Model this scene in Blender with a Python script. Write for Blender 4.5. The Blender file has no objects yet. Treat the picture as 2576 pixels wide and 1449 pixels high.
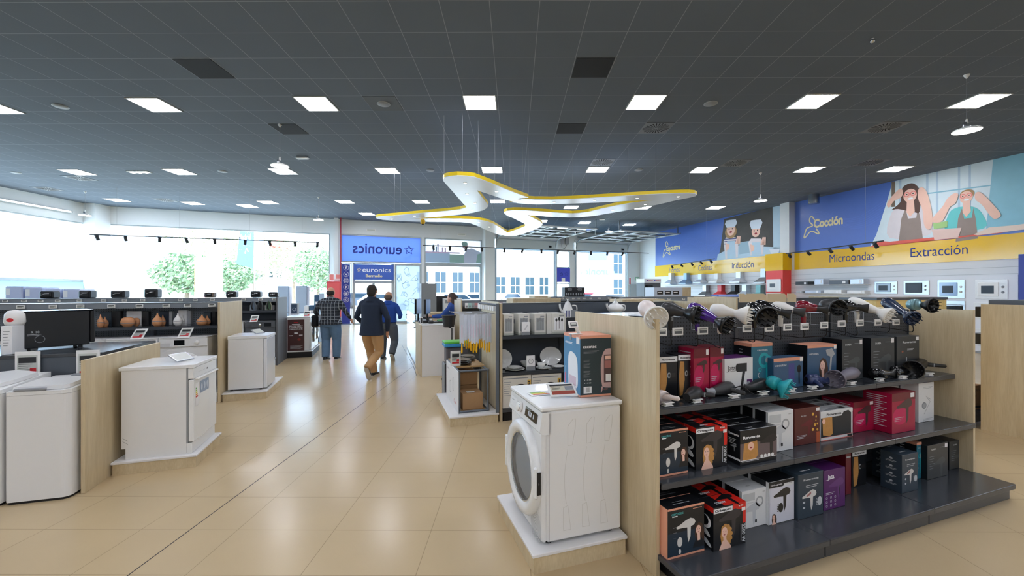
import bpy, math, random
from mathutils import Matrix, Vector
from mathutils.geometry import tessellate_polygon
random.seed(7)
SC = bpy.context.scene
COL = SC.collection
PI = math.pi
# ---------------------------------------------------------------- camera, sky, exposure
FPX = 1045.0; HOR = 730.0; EYE = 1.68; YAW = math.radians(0.3)
cam = bpy.data.cameras.new('camera'); cam_o = bpy.data.objects.new('camera', cam); COL.objects.link(cam_o)
cam.sensor_width = 36.0; cam.lens = 36.0 * FPX / 2576.0
cam.shift_y = (HOR - 724.5) / 2576.0
cam.clip_end = 400; cam.clip_start = 0.05
cam_o.location = (0, 0, EYE); cam_o.rotation_euler = (PI / 2, 0, YAW)
SC.camera = cam_o
SC.view_settings.view_transform = 'Standard'; SC.view_settings.look = 'None'
SC.view_settings.gamma = 1.0; SC.view_settings.use_curve_mapping = False
SC.view_settings.exposure = 0.33
SC.cycles.use_denoising = True
SC.cycles.max_bounces = 7; SC.cycles.diffuse_bounces = 4; SC.cycles.glossy_bounces = 3
SC.cycles.transparent_max_bounces = 10; SC.cycles.transmission_bounces = 4
SC.cycles.sample_clamp_indirect = 6.0
SC.cycles.caustics_reflective = False; SC.cycles.caustics_refractive = False
wd = bpy.data.worlds.new('sky'); SC.world = wd; wd.use_nodes = True
bgn = wd.node_tree.nodes['Background']
bgn.inputs[0].default_value = (0.52, 0.75, 1.0, 1); bgn.inputs[1].default_value = 8.0
sun = bpy.data.lights.new('sun', 'SUN'); sun.energy = 9.0; sun.angle = 0.01; sun.color = (1, .95, .85)
sun_o = bpy.data.objects.new('sun', sun); COL.objects.link(sun_o); sun_o.rotation_euler = (math.radians(38), 0, math.radians(-25))
PANEL_E = 30.0

# ---------------------------------------------------------------- geometry from the survey of the shop
def PP(px, py, z):
    a = (px - 1288) / FPX; t = (z - EYE) / ((HOR - py) / FPX)
    return (t * (a * math.cos(YAW) - math.sin(YAW)), t * (a * math.sin(YAW) + math.cos(YAW)))
def zat(py, x, y):
    return EYE + (HOR - py) * (-x * math.sin(YAW) + y * math.cos(YAW)) / FPX
class Fr:
    """a run of fixtures: origin, direction; u along, v into depth"""
    def __init__(s, x, y, deg):
        s.x, s.y, s.a = x, y, math.radians(deg); s.c, s.s = math.cos(s.a), math.sin(s.a)
    def at(s, u, v, z=0.0): return (s.x + u * s.c - v * s.s, s.y + u * s.s + v * s.c, z)
    def u(s, px, v=0.0):
        a = (px - 1288) / FPX; rx = a * math.cos(YAW) - math.sin(YAW); ry = a * math.sin(YAW) + math.cos(YAW)
        bx, by, _ = s.at(0, v)
        # bx + u c = t rx ; by + u s = t ry
        return (bx * ry - by * rx) / (rx * s.s - ry * s.c)
    def z(s, px, py, v=0.0):
        x, y, _ = s.at(s.u(px, v), v); return zat(py, x, y)
    def v(s, px, u=0.0):
        a = (px - 1288) / FPX; rx = a * math.cos(YAW) - math.sin(YAW); ry = a * math.sin(YAW) + math.cos(YAW)
        bx, by, _ = s.at(u, 0)
        return (bx * ry - by * rx) / (rx * s.c + ry * s.s)
    def uv(s, px, py, z):
        x, y = PP(px, py, z); dx, dy = x - s.x, y - s.y
        return (dx * s.c + dy * s.s, -dx * s.s + dy * s.c)

# ---------------------------------------------------------------- materials
def lin(h):
    if isinstance(h, str):
        h = h.lstrip('#'); h = [int(h[i:i + 2], 16) / 255 for i in (0, 2, 4)]
        return [c / 12.92 if c <= .04045 else ((c + .055) / 1.055) ** 2.4 for c in h]
    return list(h)[:3]
MATS = {}
def mt(name, col='#808080', rough=.5, metal=0.0, emit=0.0, spec=.5, var=0.0, vscale=4.0, bump=0.0, bscale=60.0, coat=0.0, stretch=None):
    if name in MATS: return MATS[name]
    m = bpy.data.materials.new(name); m.use_nodes = True; nt = m.node_tree; N = nt.nodes; L = nt.links
    b = N['Principled BSDF']; c = lin(col)
    b.inputs['Base Color'].default_value = (*c, 1); b.inputs['Roughness'].default_value = rough
    b.inputs['Metallic'].default_value = metal; b.inputs['Specular IOR Level'].default_value = spec
    if coat: b.inputs['Coat Weight'].default_value = coat; b.inputs['Coat Roughness'].default_value = .05
    if emit: b.inputs['Emission Color'].default_value = (*c, 1); b.inputs['Emission Strength'].default_value = emit
    if var or bump:
        tc = N.new('ShaderNodeTexCoord'); mp = N.new('ShaderNodeMapping')
        if stretch: mp.inputs['Scale'].default_value = stretch
        L.new(tc.outputs['Object'], mp.inputs[0])
        nz = N.new('ShaderNodeTexNoise'); nz.inputs['Scale'].default_value = vscale; nz.inputs['Detail'].default_value = 6
        L.new(mp.outputs[0], nz.inputs['Vector'])
        if var:
            rp = N.new('ShaderNodeMix'); rp.data_type = 'RGBA'
            rp.inputs[6].default_value = (*[x * (1 - var) for x in c], 1); rp.inputs[7].default_value = (*[min(1, x * (1 + var)) for x in c], 1)
            L.new(nz.outputs[0], rp.inputs[0]); L.new(rp.outputs[2], b.inputs['Base Color'])
        if bump:
            n2 = N.new('ShaderNodeTexNoise'); n2.inputs['Scale'].default_value = bscale; L.new(mp.outputs[0], n2.inputs['Vector'])
            bp = N.new('ShaderNodeBump'); bp.inputs['Strength'].default_value = bump; bp.inputs['Distance'].default_value = .01
            L.new(n2.outputs[0], bp.inputs['Height']); L.new(bp.outputs[0], b.inputs['Normal'])
    MATS[name] = m; return m
def mathn(N, L, op, a, b=None):
    n = N.new('ShaderNodeMath'); n.operation = op
    for i, v in enumerate((a, b)):
        if v is None: continue
        if isinstance(v, (int, float)): n.inputs[i].default_value = v
        else: L.new(v, n.inputs[i])
    return n.outputs[0]
def grid_mat(name, base, line, sx, sy, ox, oy, w, rough=.6, var=.1, stag=0.0, spec=.5, bump=0.0, vscale=1.2):
    m = bpy.data.materials.new(name); m.use_nodes = True; N = m.node_tree.nodes; L = m.node_tree.links; b = N['Principled BSDF']
    tc = N.new('ShaderNodeTexCoord'); sp = N.new('ShaderNodeSeparateXYZ'); L.new(tc.outputs['Object'], sp.inputs[0])
    yy = mathn(N, L, 'DIVIDE', mathn(N, L, 'SUBTRACT', sp.outputs[1], oy), sy)
    xx = mathn(N, L, 'DIVIDE', mathn(N, L, 'SUBTRACT', sp.outputs[0], ox), sx)
    fx = mathn(N, L, 'FRACT', xx); fy = mathn(N, L, 'FRACT', yy)
    def edge(f, ww):
        return mathn(N, L, 'GREATER_THAN', mathn(N, L, 'ABSOLUTE', mathn(N, L, 'SUBTRACT', f, .5)), .5 - ww)
    e = mathn(N, L, 'MAXIMUM', edge(fx, w / sx), edge(fy, w / sy))
    nz = N.new('ShaderNodeTexNoise'); nz.inputs['Scale'].default_value = vscale; nz.inputs['Detail'].default_value = 8; L.new(tc.outputs['Object'], nz.inputs['Vector'])
    c = lin(base); mx = N.new('ShaderNodeMix'); mx.data_type = 'RGBA'
    mx.inputs[6].default_value = (*[x * (1 - var) for x in c], 1); mx.inputs[7].default_value = (*[x * (1 + var) for x in c], 1); L.new(nz.outputs[0], mx.inputs[0])
    m2 = N.new('ShaderNodeMix'); m2.data_type = 'RGBA'; L.new(e, m2.inputs[0]); L.new(mx.outputs[2], m2.inputs[6]); m2.inputs[7].default_value = (*lin(line), 1)
    L.new(m2.outputs[2], b.inputs['Base Color']); b.inputs['Roughness'].default_value = rough; b.inputs['Specular IOR Level'].default_value = spec
    if bump:
        n2 = N.new('ShaderNodeTexNoise'); n2.inputs['Scale'].default_value = 140; L.new(tc.outputs['Object'], n2.inputs['Vector'])
        bp = N.new('ShaderNodeBump'); bp.inputs['Strength'].default_value = bump; bp.inputs['Distance'].default_value = .004
        L.new(n2.outputs[0], bp.inputs['Height']); L.new(bp.outputs[0], b.inputs['Normal'])
    MATS[name] = m; return m
def peg_mat(name, base, hole, pitch, r, ax=(0, 2)):
    m = bpy.data.materials.new(name); m.use_nodes = True; N = m.node_tree.nodes; L = m.node_tree.links; b = N['Principled BSDF']
    tc = N.new('ShaderNodeTexCoord'); sp = N.new('ShaderNodeSeparateXYZ'); L.new(tc.outputs['Object'], sp.inputs[0])
    d = []
    for a in ax:
        f = mathn(N, L, 'SUBTRACT', mathn(N, L, 'FRACT', mathn(N, L, 'DIVIDE', sp.outputs[a], pitch)), .5)
        d.append(mathn(N, L, 'MULTIPLY', f, f))
    e = mathn(N, L, 'LESS_THAN', mathn(N, L, 'ADD', d[0], d[1]), (r / pitch) ** 2)
    m2 = N.new('ShaderNodeMix'); m2.data_type = 'RGBA'; L.new(e, m2.inputs[0]); m2.inputs[6].default_value = (*lin(base), 1); m2.inputs[7].default_value = (*lin(hole), 1)
    L.new(m2.outputs[2], b.inputs['Base Color']); b.inputs['Roughness'].default_value = .5
    MATS[name] = m; return m
def wood_mat(name, a, bcol, axis=(9, 9, .6), rough=.5):
    m = bpy.data.materials.new(name); m.use_nodes = True; N = m.node_tree.nodes; L = m.node_tree.links; b = N['Principled BSDF']
    tc = N.new('ShaderNodeTexCoord'); mp = N.new('ShaderNodeMapping'); mp.inputs['Scale'].default_value = axis; L.new(tc.outputs['Object'], mp.inputs[0])
    nz = N.new('ShaderNodeTexNoise'); nz.inputs['Scale'].default_value = 1.6; nz.inputs['Detail'].default_value = 5; nz.inputs['Roughness'].default_value = .6; L.new(mp.outputs[0], nz.inputs['Vector'])
    n2 = N.new('ShaderNodeTexNoise'); n2.inputs['Scale'].default_value = 14; n2.inputs['Detail'].default_value = 3; L.new(mp.outputs[0], n2.inputs['Vector'])
    s = mathn(N, L, 'ADD', mathn(N, L, 'MULTIPLY', nz.outputs[0], .65), mathn(N, L, 'MULTIPLY', n2.outputs[0], .35))
    rp = N.new('ShaderNodeValToRGB'); rp.color_ramp.elements[0].position = .35; rp.color_ramp.elements[1].position = .65
    rp.color_ramp.elements[0].color = (*lin(a), 1); rp.color_ramp.elements[1].color = (*lin(bcol), 1); L.new(s, rp.inputs[0]); L.new(rp.outputs[0], b.inputs['Base Color'])
    b.inputs['Roughness'].default_value = rough; MATS[name] = m; return m
def glass_mat(name, tint=(1, 1, 1), refl=.08, alpha_col=None, fac=0.0):
    """thin window pane: mostly clear, a little mirror, optional printed film"""
    m = bpy.data.materials.new(name); m.use_nodes = True; N = m.node_tree.nodes; L = m.node_tree.links
    N.remove(N['Principled BSDF']); out = N['Material Output']
    tr = N.new('ShaderNodeBsdfTransparent'); tr.inputs[0].default_value = (*tint, 1)
    gl = N.new('ShaderNodeBsdfGlossy'); gl.inputs['Roughness'].default_value = .03
    mx = N.new('ShaderNodeMixShader'); fr = N.new('ShaderNodeFresnel'); fr.inputs[0].default_value = 1.3
    L.new(fr.outputs[0], mx.inputs[0]); L.new(tr.outputs[0], mx.inputs[1]); L.new(gl.outputs[0], mx.inputs[2]); o = mx.outputs[0]
    if alpha_col:
        tl = N.new('ShaderNodeBsdfTranslucent'); tl.inputs[0].default_value = (*lin(alpha_col), 1)
        df = N.new('ShaderNodeBsdfDiffuse'); df.inputs[0].default_value = (*lin(alpha_col), 1)
        a1 = N.new('ShaderNodeMixShader'); a1.inputs[0].default_value = .45; L.new(tl.outputs[0], a1.inputs[1]); L.new(df.outputs[0], a1.inputs[2])
        m2 = N.new('ShaderNodeMixShader'); m2.inputs[0].default_value = fac; L.new(o, m2.inputs[1]); L.new(a1.outputs[0], m2.inputs[2]); o = m2.outputs[0]
    L.new(o, out.inputs[0]); MATS[name] = m; return m

# ---------------------------------------------------------------- mesh builder
def RZ(a): return Matrix.Rotation(a, 4, 'Z')
def RX(a): return Matrix.Rotation(a, 4, 'X')
def RY(a): return Matrix.Rotation(a, 4, 'Y')
def TR(x, y, z): return Matrix.Translation((x, y, z))
FRONT = RX(PI / 2)                                    # draws x,y as x,z facing -y
def SIDE(d, x=0.0): return Matrix(((0, 0, -1, x), (-1, 0, 0, d), (0, 1, 0, 0), (0, 0, 0, 1)))    # faces -x
def RSIDE(x, d=0.0): return Matrix(((0, 0, 1, x), (1, 0, 0, d), (0, 1, 0, 0), (0, 0, 0, 1)))     # faces +x
TXT = {}
def text_geo(s, bold=0.0, res=3, align='CENTER'):
    k = (s, bold, res, align)
    if k not in TXT:
        cu = bpy.data.curves.new('t', 'FONT'); cu.body = s; cu.size = 1; cu.align_x = align; cu.align_y = 'CENTER'; cu.offset = bold; cu.resolution_u = res
        ob = bpy.data.objects.new('t', cu); me = ob.to_mesh()
        TXT[k] = ([tuple(v.co) for v in me.vertices], [tuple(p.vertices) for p in me.polygons])
        ob.to_mesh_clear(); bpy.data.objects.remove(ob); bpy.data.curves.remove(cu)
    return TXT[k]
class MB:
    def __init__(s): s.v = []; s.f = []; s.m = []; s.sm = []; s.mats = []
    def mi(s, mat):
        if mat not in s.mats: s.mats.append(mat)
        return s.mats.index(mat)
    def add(s, V, F, mat, T=None, smooth=False):
        o = len(s.v); k = s.mi(mat)
        s.v += [tuple(T @ Vector(p)) for p in V] if T is not None else [tuple(p) for p in V]
        for f in F: s.f.append([i + o for i in f]); s.m.append(k); s.sm.append(smooth)
        return s
    def box(s, x0, x1, y0, y1, z0, z1, mat, b=0.0, T=None):
        if b <= 0:
            V = [(x, y, z) for z in (z0, z1) for y in (y0, y1) for x in (x0, x1)]
            return s.add(V, [(0, 2, 3, 1), (4, 5, 7, 6), (0, 1, 5, 4), (2, 6, 7, 3), (0, 4, 6, 2), (1, 3, 7, 5)], mat, T)
        b = min(b, abs(x1 - x0) / 2.01, abs(y1 - y0) / 2.01, abs(z1 - z0) / 2.01)
        cx, cy, cz = (x0 + x1) / 2, (y0 + y1) / 2, (z0 + z1) / 2; hx, hy, hz = abs(x1 - x0) / 2, abs(y1 - y0) / 2, abs(z1 - z0) / 2
        V = []; idx = {}
        for i in (-1, 1):
            for j in (-1, 1):
                for k in (-1, 1):
                    for a in range(3):
                        p = [hx, hy, hz]
                        for q in range(3):
                            if q != a: p[q] -= b
                        idx[(i, j, k, a)] = len(V); V.append((cx + i * p[0], cy + j * p[1], cz + k * p[2]))
        F = []
        g = lambda i, j, k, a: idx[(i, j, k, a)]
        for i in (-1, 1):
            q = [g(i, -1, -1, 0), g(i, 1, -1, 0), g(i, 1, 1, 0), g(i, -1, 1, 0)]; F.append(q if i > 0 else q[::-1])
            q = [g(-1, i, -1, 1), g(1, i, -1, 1), g(1, i, 1, 1), g(-1, i, 1, 1)]; F.append(q if i < 0 else q[::-1])
            q = [g(-1, -1, i, 2), g(1, -1, i, 2), g(1, 1, i, 2), g(-1, 1, i, 2)]; F.append(q if i > 0 else q[::-1])
            for j in (-1, 1):
                q = [g(i, j, -1, 0), g(i, j, 1, 0), g(i, j, 1, 1), g(i, j, -1, 1)]; F.append(q if i * j < 0 else q[::-1])
                q = [g(i, -1, j, 0), g(i, 1, j, 0), g(i, 1, j, 2), g(i, -1, j, 2)]; F.append(q if i * j > 0 else q[::-1])
                q = [g(-1, i, j, 1), g(1, i, j, 1), g(1, i, j, 2), g(-1, i, j, 2)]; F.append(q if i * j < 0 else q[::-1])
                for k in (-1, 1):
                    q = [g(i, j, k, 0), g(i, j, k, 1), g(i, j, k, 2)]; F.append(q if i * j * k > 0 else q[::-1])
        return s.add(V, F, mat, T)
    def lathe(s, prof, mat, T=None, n=24, smooth=True, sx=1.0, sy=1.0, cap=True):
        V = []; F = []; k = len(prof)
        for r, z in prof:
            for i in range(n): a = 2 * PI * i / n; V.append((r * math.cos(a) * sx, r * math.sin(a) * sy, z))
        for j in range(k - 1):
            for i in range(n): i2 = (i + 1) % n; F.append((j * n + i, j * n + i2, (j + 1) * n + i2, (j + 1) * n + i))
        s.add(V, F, mat, T, smooth)
        if cap:
            if prof[0][0] > 1e-5: s.add(V[:n], [tuple(range(n))[::-1]], mat, T)
            if prof[-1][0] > 1e-5: s.add(V[-n:], [tuple(range(n))], mat, T)
        return s
    def cyl(s, p0, p1, r, mat, n=16, r1=None):
        p0 = Vector(p0); p1 = Vector(p1); d = p1 - p0
        q = d.to_track_quat('Z', 'Y').to_matrix().to_4x4()
        return s.lathe([(r, 0), (r if r1 is None else r1, d.length)], mat, Matrix.Translation(p0) @ q, n)
    def ring(s, R, r, mat, T=None, n=32, k=8):
        V = []; F = []
        for i in range(n):
            a = 2 * PI * i / n
            for j in range(k):
                b = 2 * PI * j / k; V.append(((R + r * math.cos(b)) * math.cos(a), (R + r * math.cos(b)) * math.sin(a), r * math.sin(b)))
        for i in range(n):
            for j in range(k): F.append((i * k + j, ((i + 1) % n) * k + j, ((i + 1) % n) * k + (j + 1) % k, i * k + (j + 1) % k))
        return s.add(V, F, mat, T, True)
    def tube(s, pts, r, mat, n=8, T=None, closed=False, smooth=True, sx=1.0):
        pts = [Vector(p) for p in pts]; m = len(pts); V = []; F = []; up = None
        for i, p in enumerate(pts):
            a = pts[i - 1] if (i > 0 or closed) else p; b = pts[(i + 1) % m] if (i < m - 1 or closed) else p
            t = (b - a).normalized() if (b - a).length > 1e-9 else Vector((0, 0, 1))
            if up is None: up = Vector((0, 0, 1)) if abs(t.z) < .9 else Vector((0, 1, 0))
            sd = t.cross(up)
            if sd.length < 1e-6: sd = t.orthogonal()
            sd.normalize(); up = sd.cross(t).normalized(); rr = r[i] if isinstance(r, (list, tuple)) else r
            for j in range(n): an = 2 * PI * j / n; V.append(p + sd * (rr * sx * math.cos(an)) + up * (rr * math.sin(an)))
        for i in range(m if closed else m - 1):
            for j in range(n): F.append((i * n + j, i * n + (j + 1) % n, ((i + 1) % m) * n + (j + 1) % n, ((i + 1) % m) * n + j))
        s.add(V, F, mat, T, smooth)
        if not closed: s.add(V[:n], [tuple(range(n))[::-1]], mat, T); s.add(V[-n:], [tuple(range(n))], mat, T)
        return s
    def ball(s, c, r, mat, n=16, k=10, T=None, R=None):
        if isinstance(r, (int, float)): r = (r, r, r)
        V = []; F = []
        for j in range(k + 1):
            ph = PI * j / k
            for i in range(n): a = 2 * PI * i / n; V.append(Vector((r[0] * math.sin(ph) * math.cos(a), r[1] * math.sin(ph) * math.sin(a), r[2] * math.cos(ph))))
        if R is not None: V = [R @ v for v in V]
        V = [v + Vector(c) for v in V]
        for j in range(k):
            for i in range(n): F.append((j * n + i, (j + 1) * n + i, (j + 1) * n + (i + 1) % n, j * n + (i + 1) % n))
        return s.add(V, F, mat, T, True)
    def prism(s, poly, z0, z1, mat, T=None, side=None, holes=(), top=None, smooth_side=False):
        loops = [list(poly)] + [list(h) for h in holes]
        flat = [p for l in loops for p in l]; tris = tessellate_polygon([[Vector((p[0], p[1], 0)) for p in l] for l in loops])
        n = len(flat)
        def ccw(t):
            a, b, c = (flat[i] for i in t); return (b[0] - a[0]) * (c[1] - a[1]) - (b[1] - a[1]) * (c[0] - a[0]) > 0
        up = [tuple(t) if ccw(t) else tuple(t)[::-1] for t in tris]
        s.add([(p[0], p[1], z1) for p in flat], up, top or mat, T)
        if z1 - z0 > 1e-6 or z0 != z1:
            s.add([(p[0], p[1], z0) for p in flat], [t[::-1] for t in up], mat, T)
            for li, l in enumerate(loops):
                m = len(l); ar = sum(l[i][0] * l[(i + 1) % m][1] - l[(i + 1) % m][0] * l[i][1] for i in range(m))
                fl = (ar < 0) != (li > 0)
                V = [(p[0], p[1], z0) for p in l] + [(p[0], p[1], z1) for p in l]
                F = [(i, (i + 1) % m, m + (i + 1) % m, m + i) for i in range(m)]
                s.add(V, [f[::-1] for f in F] if fl else F, side or mat, T, smooth_side)
        return s
    def flat(s, poly, mat, T=None, z=0.0): return s.prism(poly, z, z, mat, T)
    def rect(s, x0, x1, y0, y1, mat, T=None, z=0.0): return s.add([(x0, y0, z), (x1, y0, z), (x1, y1, z), (x0, y1, z)], [(0, 1, 2, 3)], mat, T)
    def ell(s, cx, cy, rx, ry, mat, T=None, z=0.0, n=24, a0=0.0, a1=2 * PI, rot=0.0):
        V = []
        for i in range(n):
            t = a0 + (a1 - a0) * i / (n if a1 - a0 > 6.2 else n - 1); x, y = rx * math.cos(t), ry * math.sin(t)
            V.append((cx + x * math.cos(rot) - y * math.sin(rot), cy + x * math.sin(rot) + y * math.cos(rot), z))
        return s.add(V, [tuple(range(n))], mat, T)
    def annulus(s, cx, cy, r0, r1, mat, T=None, z=0.0, n=28, a0=0.0, a1=2 * PI, ky=1.0):
        V = []; full = a1 - a0 > 6.2; m = n if full else n + 1
        for i in range(m): t = a0 + (a1 - a0) * i / n; V += [(cx + r0 * math.cos(t), cy + ky * r0 * math.sin(t), z), (cx + r1 * math.cos(t), cy + ky * r1 * math.sin(t), z)]
        F = [(2 * i, 2 * i + 1, (2 * i + 3) % (2 * m), (2 * i + 2) % (2 * m)) for i in range(n)]
        return s.add(V, F, mat, T)
    def line(s, pts, w, mat, T=None, z=0.0, closed=False):
        """flat 2D stroke"""
        P = [Vector((p[0], p[1])) for p in pts]; n = len(P); V = []; F = []
        for i in range(n):
            a = P[i - 1] if (i > 0 or closed) else P[i]; b = P[(i + 1) % n] if (i < n - 1 or closed) else P[i]
            d1 = (P[i] - a); d2 = (b - P[i]); t = (d1.normalized() if d1.length > 1e-9 else Vector((0, 0))) + (d2.normalized() if d2.length > 1e-9 else Vector((0, 0)))
            t = t.normalized() if t.length > 1e-6 else Vector((1, 0)); nn = Vector((-t.y, t.x)) * (w / 2)
            V += [(P[i].x + nn.x, P[i].y + nn.y, z), (P[i].x - nn.x, P[i].y - nn.y, z)]
        for i in range(n if closed else n - 1): j = (i + 1) % n; F.append((2 * i + 1, 2 * j + 1, 2 * j, 2 * i))
        return s.add(V, F, mat, T)
    def text(s, t, size, x, y, mat, T=None, z=0.0, bold=0.0, width=None, align='CENTER', mirror=False, rot=0.0, res=3):
        V, F = text_geo(t, bold, res, align)
        if not V: return s
        k = size; kx = size
        if width:
            w = max(v[0] for v in V) - min(v[0] for v in V); kx = width / w if w > 0 else size
        if mirror: kx = -kx
        c, sn = math.cos(rot), math.sin(rot)
        W = [(x + v[0] * kx * c - v[1] * k * sn, y + v[0] * kx * sn + v[1] * k * c, z) for v in V]
        return s.add(W, [f[::-1] for f in F] if mirror else F, mat, T)
    def build(s, name, parent=None, loc=None, rz=0.0):
        me = bpy.data.meshes.new(name); me.from_pydata(s.v, [], s.f)
        for m in s.mats: me.materials.append(m)
        me.polygons.foreach_set('material_index', s.m); me.polygons.foreach_set('use_smooth', s.sm); me.update()
        ob = bpy.data.objects.new(name, me); COL.objects.link(ob)
        if parent is not None: ob.parent = parent
        if loc is not None: ob.location = loc
        ob.rotation_euler = (0, 0, rz); return ob
def sharp(ob, deg=35):
    try: ob.data.set_sharp_from_angle(angle=math.radians(deg))
    except Exception: pass
    return ob
def tag(o, label, cat, group=None, kind=None):
    if label: o['label'] = label
    if cat: o['category'] = cat
    if group: o['group'] = group
    if kind: o['kind'] = kind
    return o
def thing(name, label, cat, loc=(0, 0, 0), rz=0.0, group=None):
    o = bpy.data.objects.new(name, None); COL.objects.link(o); o.empty_display_size = .1
    o.location = loc; o.rotation_euler = (0, 0, rz); return tag(o, label, cat, group)
def struct(name, mb, label=None):
    o = mb.build(name); o['kind'] = 'structure'
    if label: o['label'] = label
    return o
def dup(root, loc, rz=None, label=None, group=None):
    r = root.copy(); COL.objects.link(r); r.location = loc
    if rz is not None: r.rotation_euler = (0, 0, rz)
    if label: r['label'] = label
    if group: r['group'] = group
    for ch in list(root.children):
        c = ch.copy(); COL.objects.link(c); c.parent = r
        for g in list(ch.children): d = g.copy(); COL.objects.link(d); d.parent = c
    return r
def smoothpath(pts, n=6, closed=False):
    """Catmull-Rom through the points"""
    out = []; m = len(pts)
    for i in range(m if closed else m - 1):
        p = [Vector(pts[(i + k) % m] if closed else pts[max(0, min(m - 1, i + k))]) for k in (-1, 0, 1, 2)]
        for j in range(n):
            t = j / n; out.append(.5 * ((2 * p[1]) + (p[2] - p[0]) * t + (2 * p[0] - 5 * p[1] + 4 * p[2] - p[3]) * t * t + (3 * p[1] - p[0] - 3 * p[2] + p[3]) * t ** 3))
    if not closed: out.append(Vector(pts[-1]))
    return [tuple(q) for q in out]

# common materials
W_WALL = mt('white_paint', '#dfe4e6', .7, var=.02, bump=.02)
WOOD = wood_mat('pale_oak', '#c3b08c', '#d8c8a6')
WOODH = wood_mat('pale_oak_horizontal', '#c3b08c', '#d8c8a6', axis=(7, 7, 2))
WHITE = mt('white_lacquer', '#eceeee', .25, var=.01, coat=.2)
APPL = mt('white_appliance_steel', '#e9eaea', .3, var=.01, coat=.15)
PLAST_W = mt('white_plastic', '#eeeeec', .4, var=.01)
LAM_W = mt('white_laminate', '#e6e6e6', .35, var=.02)
DARK = mt('dark_steel_shelf', '#3c4046', .28, metal=0.0, spec=.7, var=.06, bump=.03, bscale=200)
DARKB = mt('dark_steel_back', '#4c535c', .5, var=.04)
GREYB = mt('grey_steel_back', '#7e868e', .5, var=.04)
BLACK = mt('black_plastic', '#101113', .3, var=.05)
BLACKM = mt('black_matt', '#0d0e10', .6)
GLOSSB = mt('black_gloss', '#08090a', .06, spec=.8)
CHROME = mt('chrome', '#d8dadc', .15, 1.0)
STEEL = mt('brushed_steel', '#b4b8bc', .32, 1.0, var=.05)
GREY = mt('grey_plastic', '#8d9196', .45)
SCREEN = mt('price_screen', '#c8ccc6', .3, var=.05)
INK = mt('dark_ink', '#26282b', .6)
RED = mt('red_print', '#c8202a', .45)
YEL = mt('yellow_print', '#f2bd1a', .35, var=.02)
BLUE = mt('blue_print', '#3350c8', .4, var=.02)
NAVY = mt('navy_print', '#1e2a78', .4)
WPRINT = mt('white_print', '#f2f4f6', .5)
PEG = peg_mat('dark_pegboard', '#42474e', '#14161a', .0265, .0055)
PEGG = peg_mat('grey_pegboard', '#858d96', '#4a5058', .03, .006)
GLASS = glass_mat('window_glass')
# ================================================================ the shell
CH = 5.11
BW = Fr(-16.9, 16.8, 21.0)           # back wall, from the left corner
BL = 26.6
rwx, rwy = BW.at(BL, 0)[:2]
RWn = (12.75 + .289 * 22, 10.46 - .957 * 22)   # right wall runs from behind the camera to the corner
RW = Fr(RWn[0], RWn[1], math.degrees(math.atan2(rwy - RWn[1], rwx - RWn[0])))   # u grows into the distance, v to the left
RL = math.hypot(rwx - RWn[0], rwy - RWn[1])
# ---- floor and ceiling
xs = (-17.2, 20.5); ys = (-11.2, 28.0)
FLOOR = grid_mat('beige_floor_tiles', '#c3ae8a', '#9a8868', .679, .4615, -.60 + .02, 2.44, .0018, rough=.22, var=.09, spec=.3, bump=.01)
poly = [(-17.1, -11), (20.2, -11), (RWn[0] + .1, RWn[1]), (rwx + .1, rwy + .1), (-16.9 - .1, 16.9)]
fl = MB().prism(poly, -.1, 0, FLOOR)
struct('floor', fl)
jm = MB(); JD = mt('floor_joint_rubber', '#2a2624', .7)
def joint(a, b, w=.008):
    a = Vector(a); b = Vector(b); n = Vector((-(b - a).y, (b - a).x)).normalized() * w / 2
    jm.add([(a.x + n.x, a.y + n.y, .0008), (a.x - n.x, a.y - n.y, .0008), (b.x - n.x, b.y - n.y, .0008), (b.x + n.x, b.y + n.y, .0008)], [(0, 1, 2, 3)], JD)
joint((-2.29, 0), (-2.23, 9.18)); joint((-2.23, 9.18), (-3.4, 12.6)); joint((-2.23, 9.18), (-1.9, 8.1))
struct('trim_1', jm)
CEIL = grid_mat('dark_ceiling_tiles', '#67717d', '#8f98a2', .6, .6, -.895, 7.32, .005, rough=.85, var=.07, spec=.15, bump=.05, vscale=.8)
struct('ceiling', MB().prism(poly, CH, CH + .15, CEIL))
# ---- walls
def wall_strip(name, fr, rects, mat, thick=.25, v0=0.0, label=None):
    m = MB()
    for (u0, u1, z0, z1) in rects:
        V = [fr.at(u, v, z) for z in (z0, z1) for v in (v0, v0 + thick) for u in (u0, u1)]
        m.add(V, [(0, 2, 3, 1), (4, 5, 7, 6), (0, 1, 5, 4), (2, 6, 7, 3), (0, 4, 6, 2), (1, 3, 7, 5)], mat)
    return struct(name, m, label)
bu = lambda px: BW.u(px)
w1a, w1b = bu(262), bu(830); sg0, sg1 = bu(857), bu(1061); kw0, kw1 = bu(1068), bu(1213)
d1a, d1b, n0, n1, d2a, d2b = bu(1245), bu(1397), bu(1401), bu(1434), bu(1446), bu(1577)
WT = 4.4
wall_strip('wall_back', BW, [(0, w1a, 0, CH), (w1a, w1b, WT, CH), (w1a, w1b, 0, .55), (w1b, sg0, 0, CH), (sg0, sg1, 4.42, CH), (sg1, kw0, 0, CH), (kw0, kw1, 4.42, CH), (kw0, kw1, 0, .35),
                             (kw1, d1a, 0, CH), (d1a, d1b, 4.62, CH), (d1b, n0, 0, CH), (n0, n1, 4.0, CH), (n1, d2a, 0, CH), (d2a, d2b, 4.62, CH), (d2b, BL, 0, CH)], W_WALL)
RWL = mt('slat_wall_white', '#dfe2e4', .5, var=.02)
wall_strip('wall_right', RW, [(0, RL, 0, CH)], RWL, -.25)
lw = MB()
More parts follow.
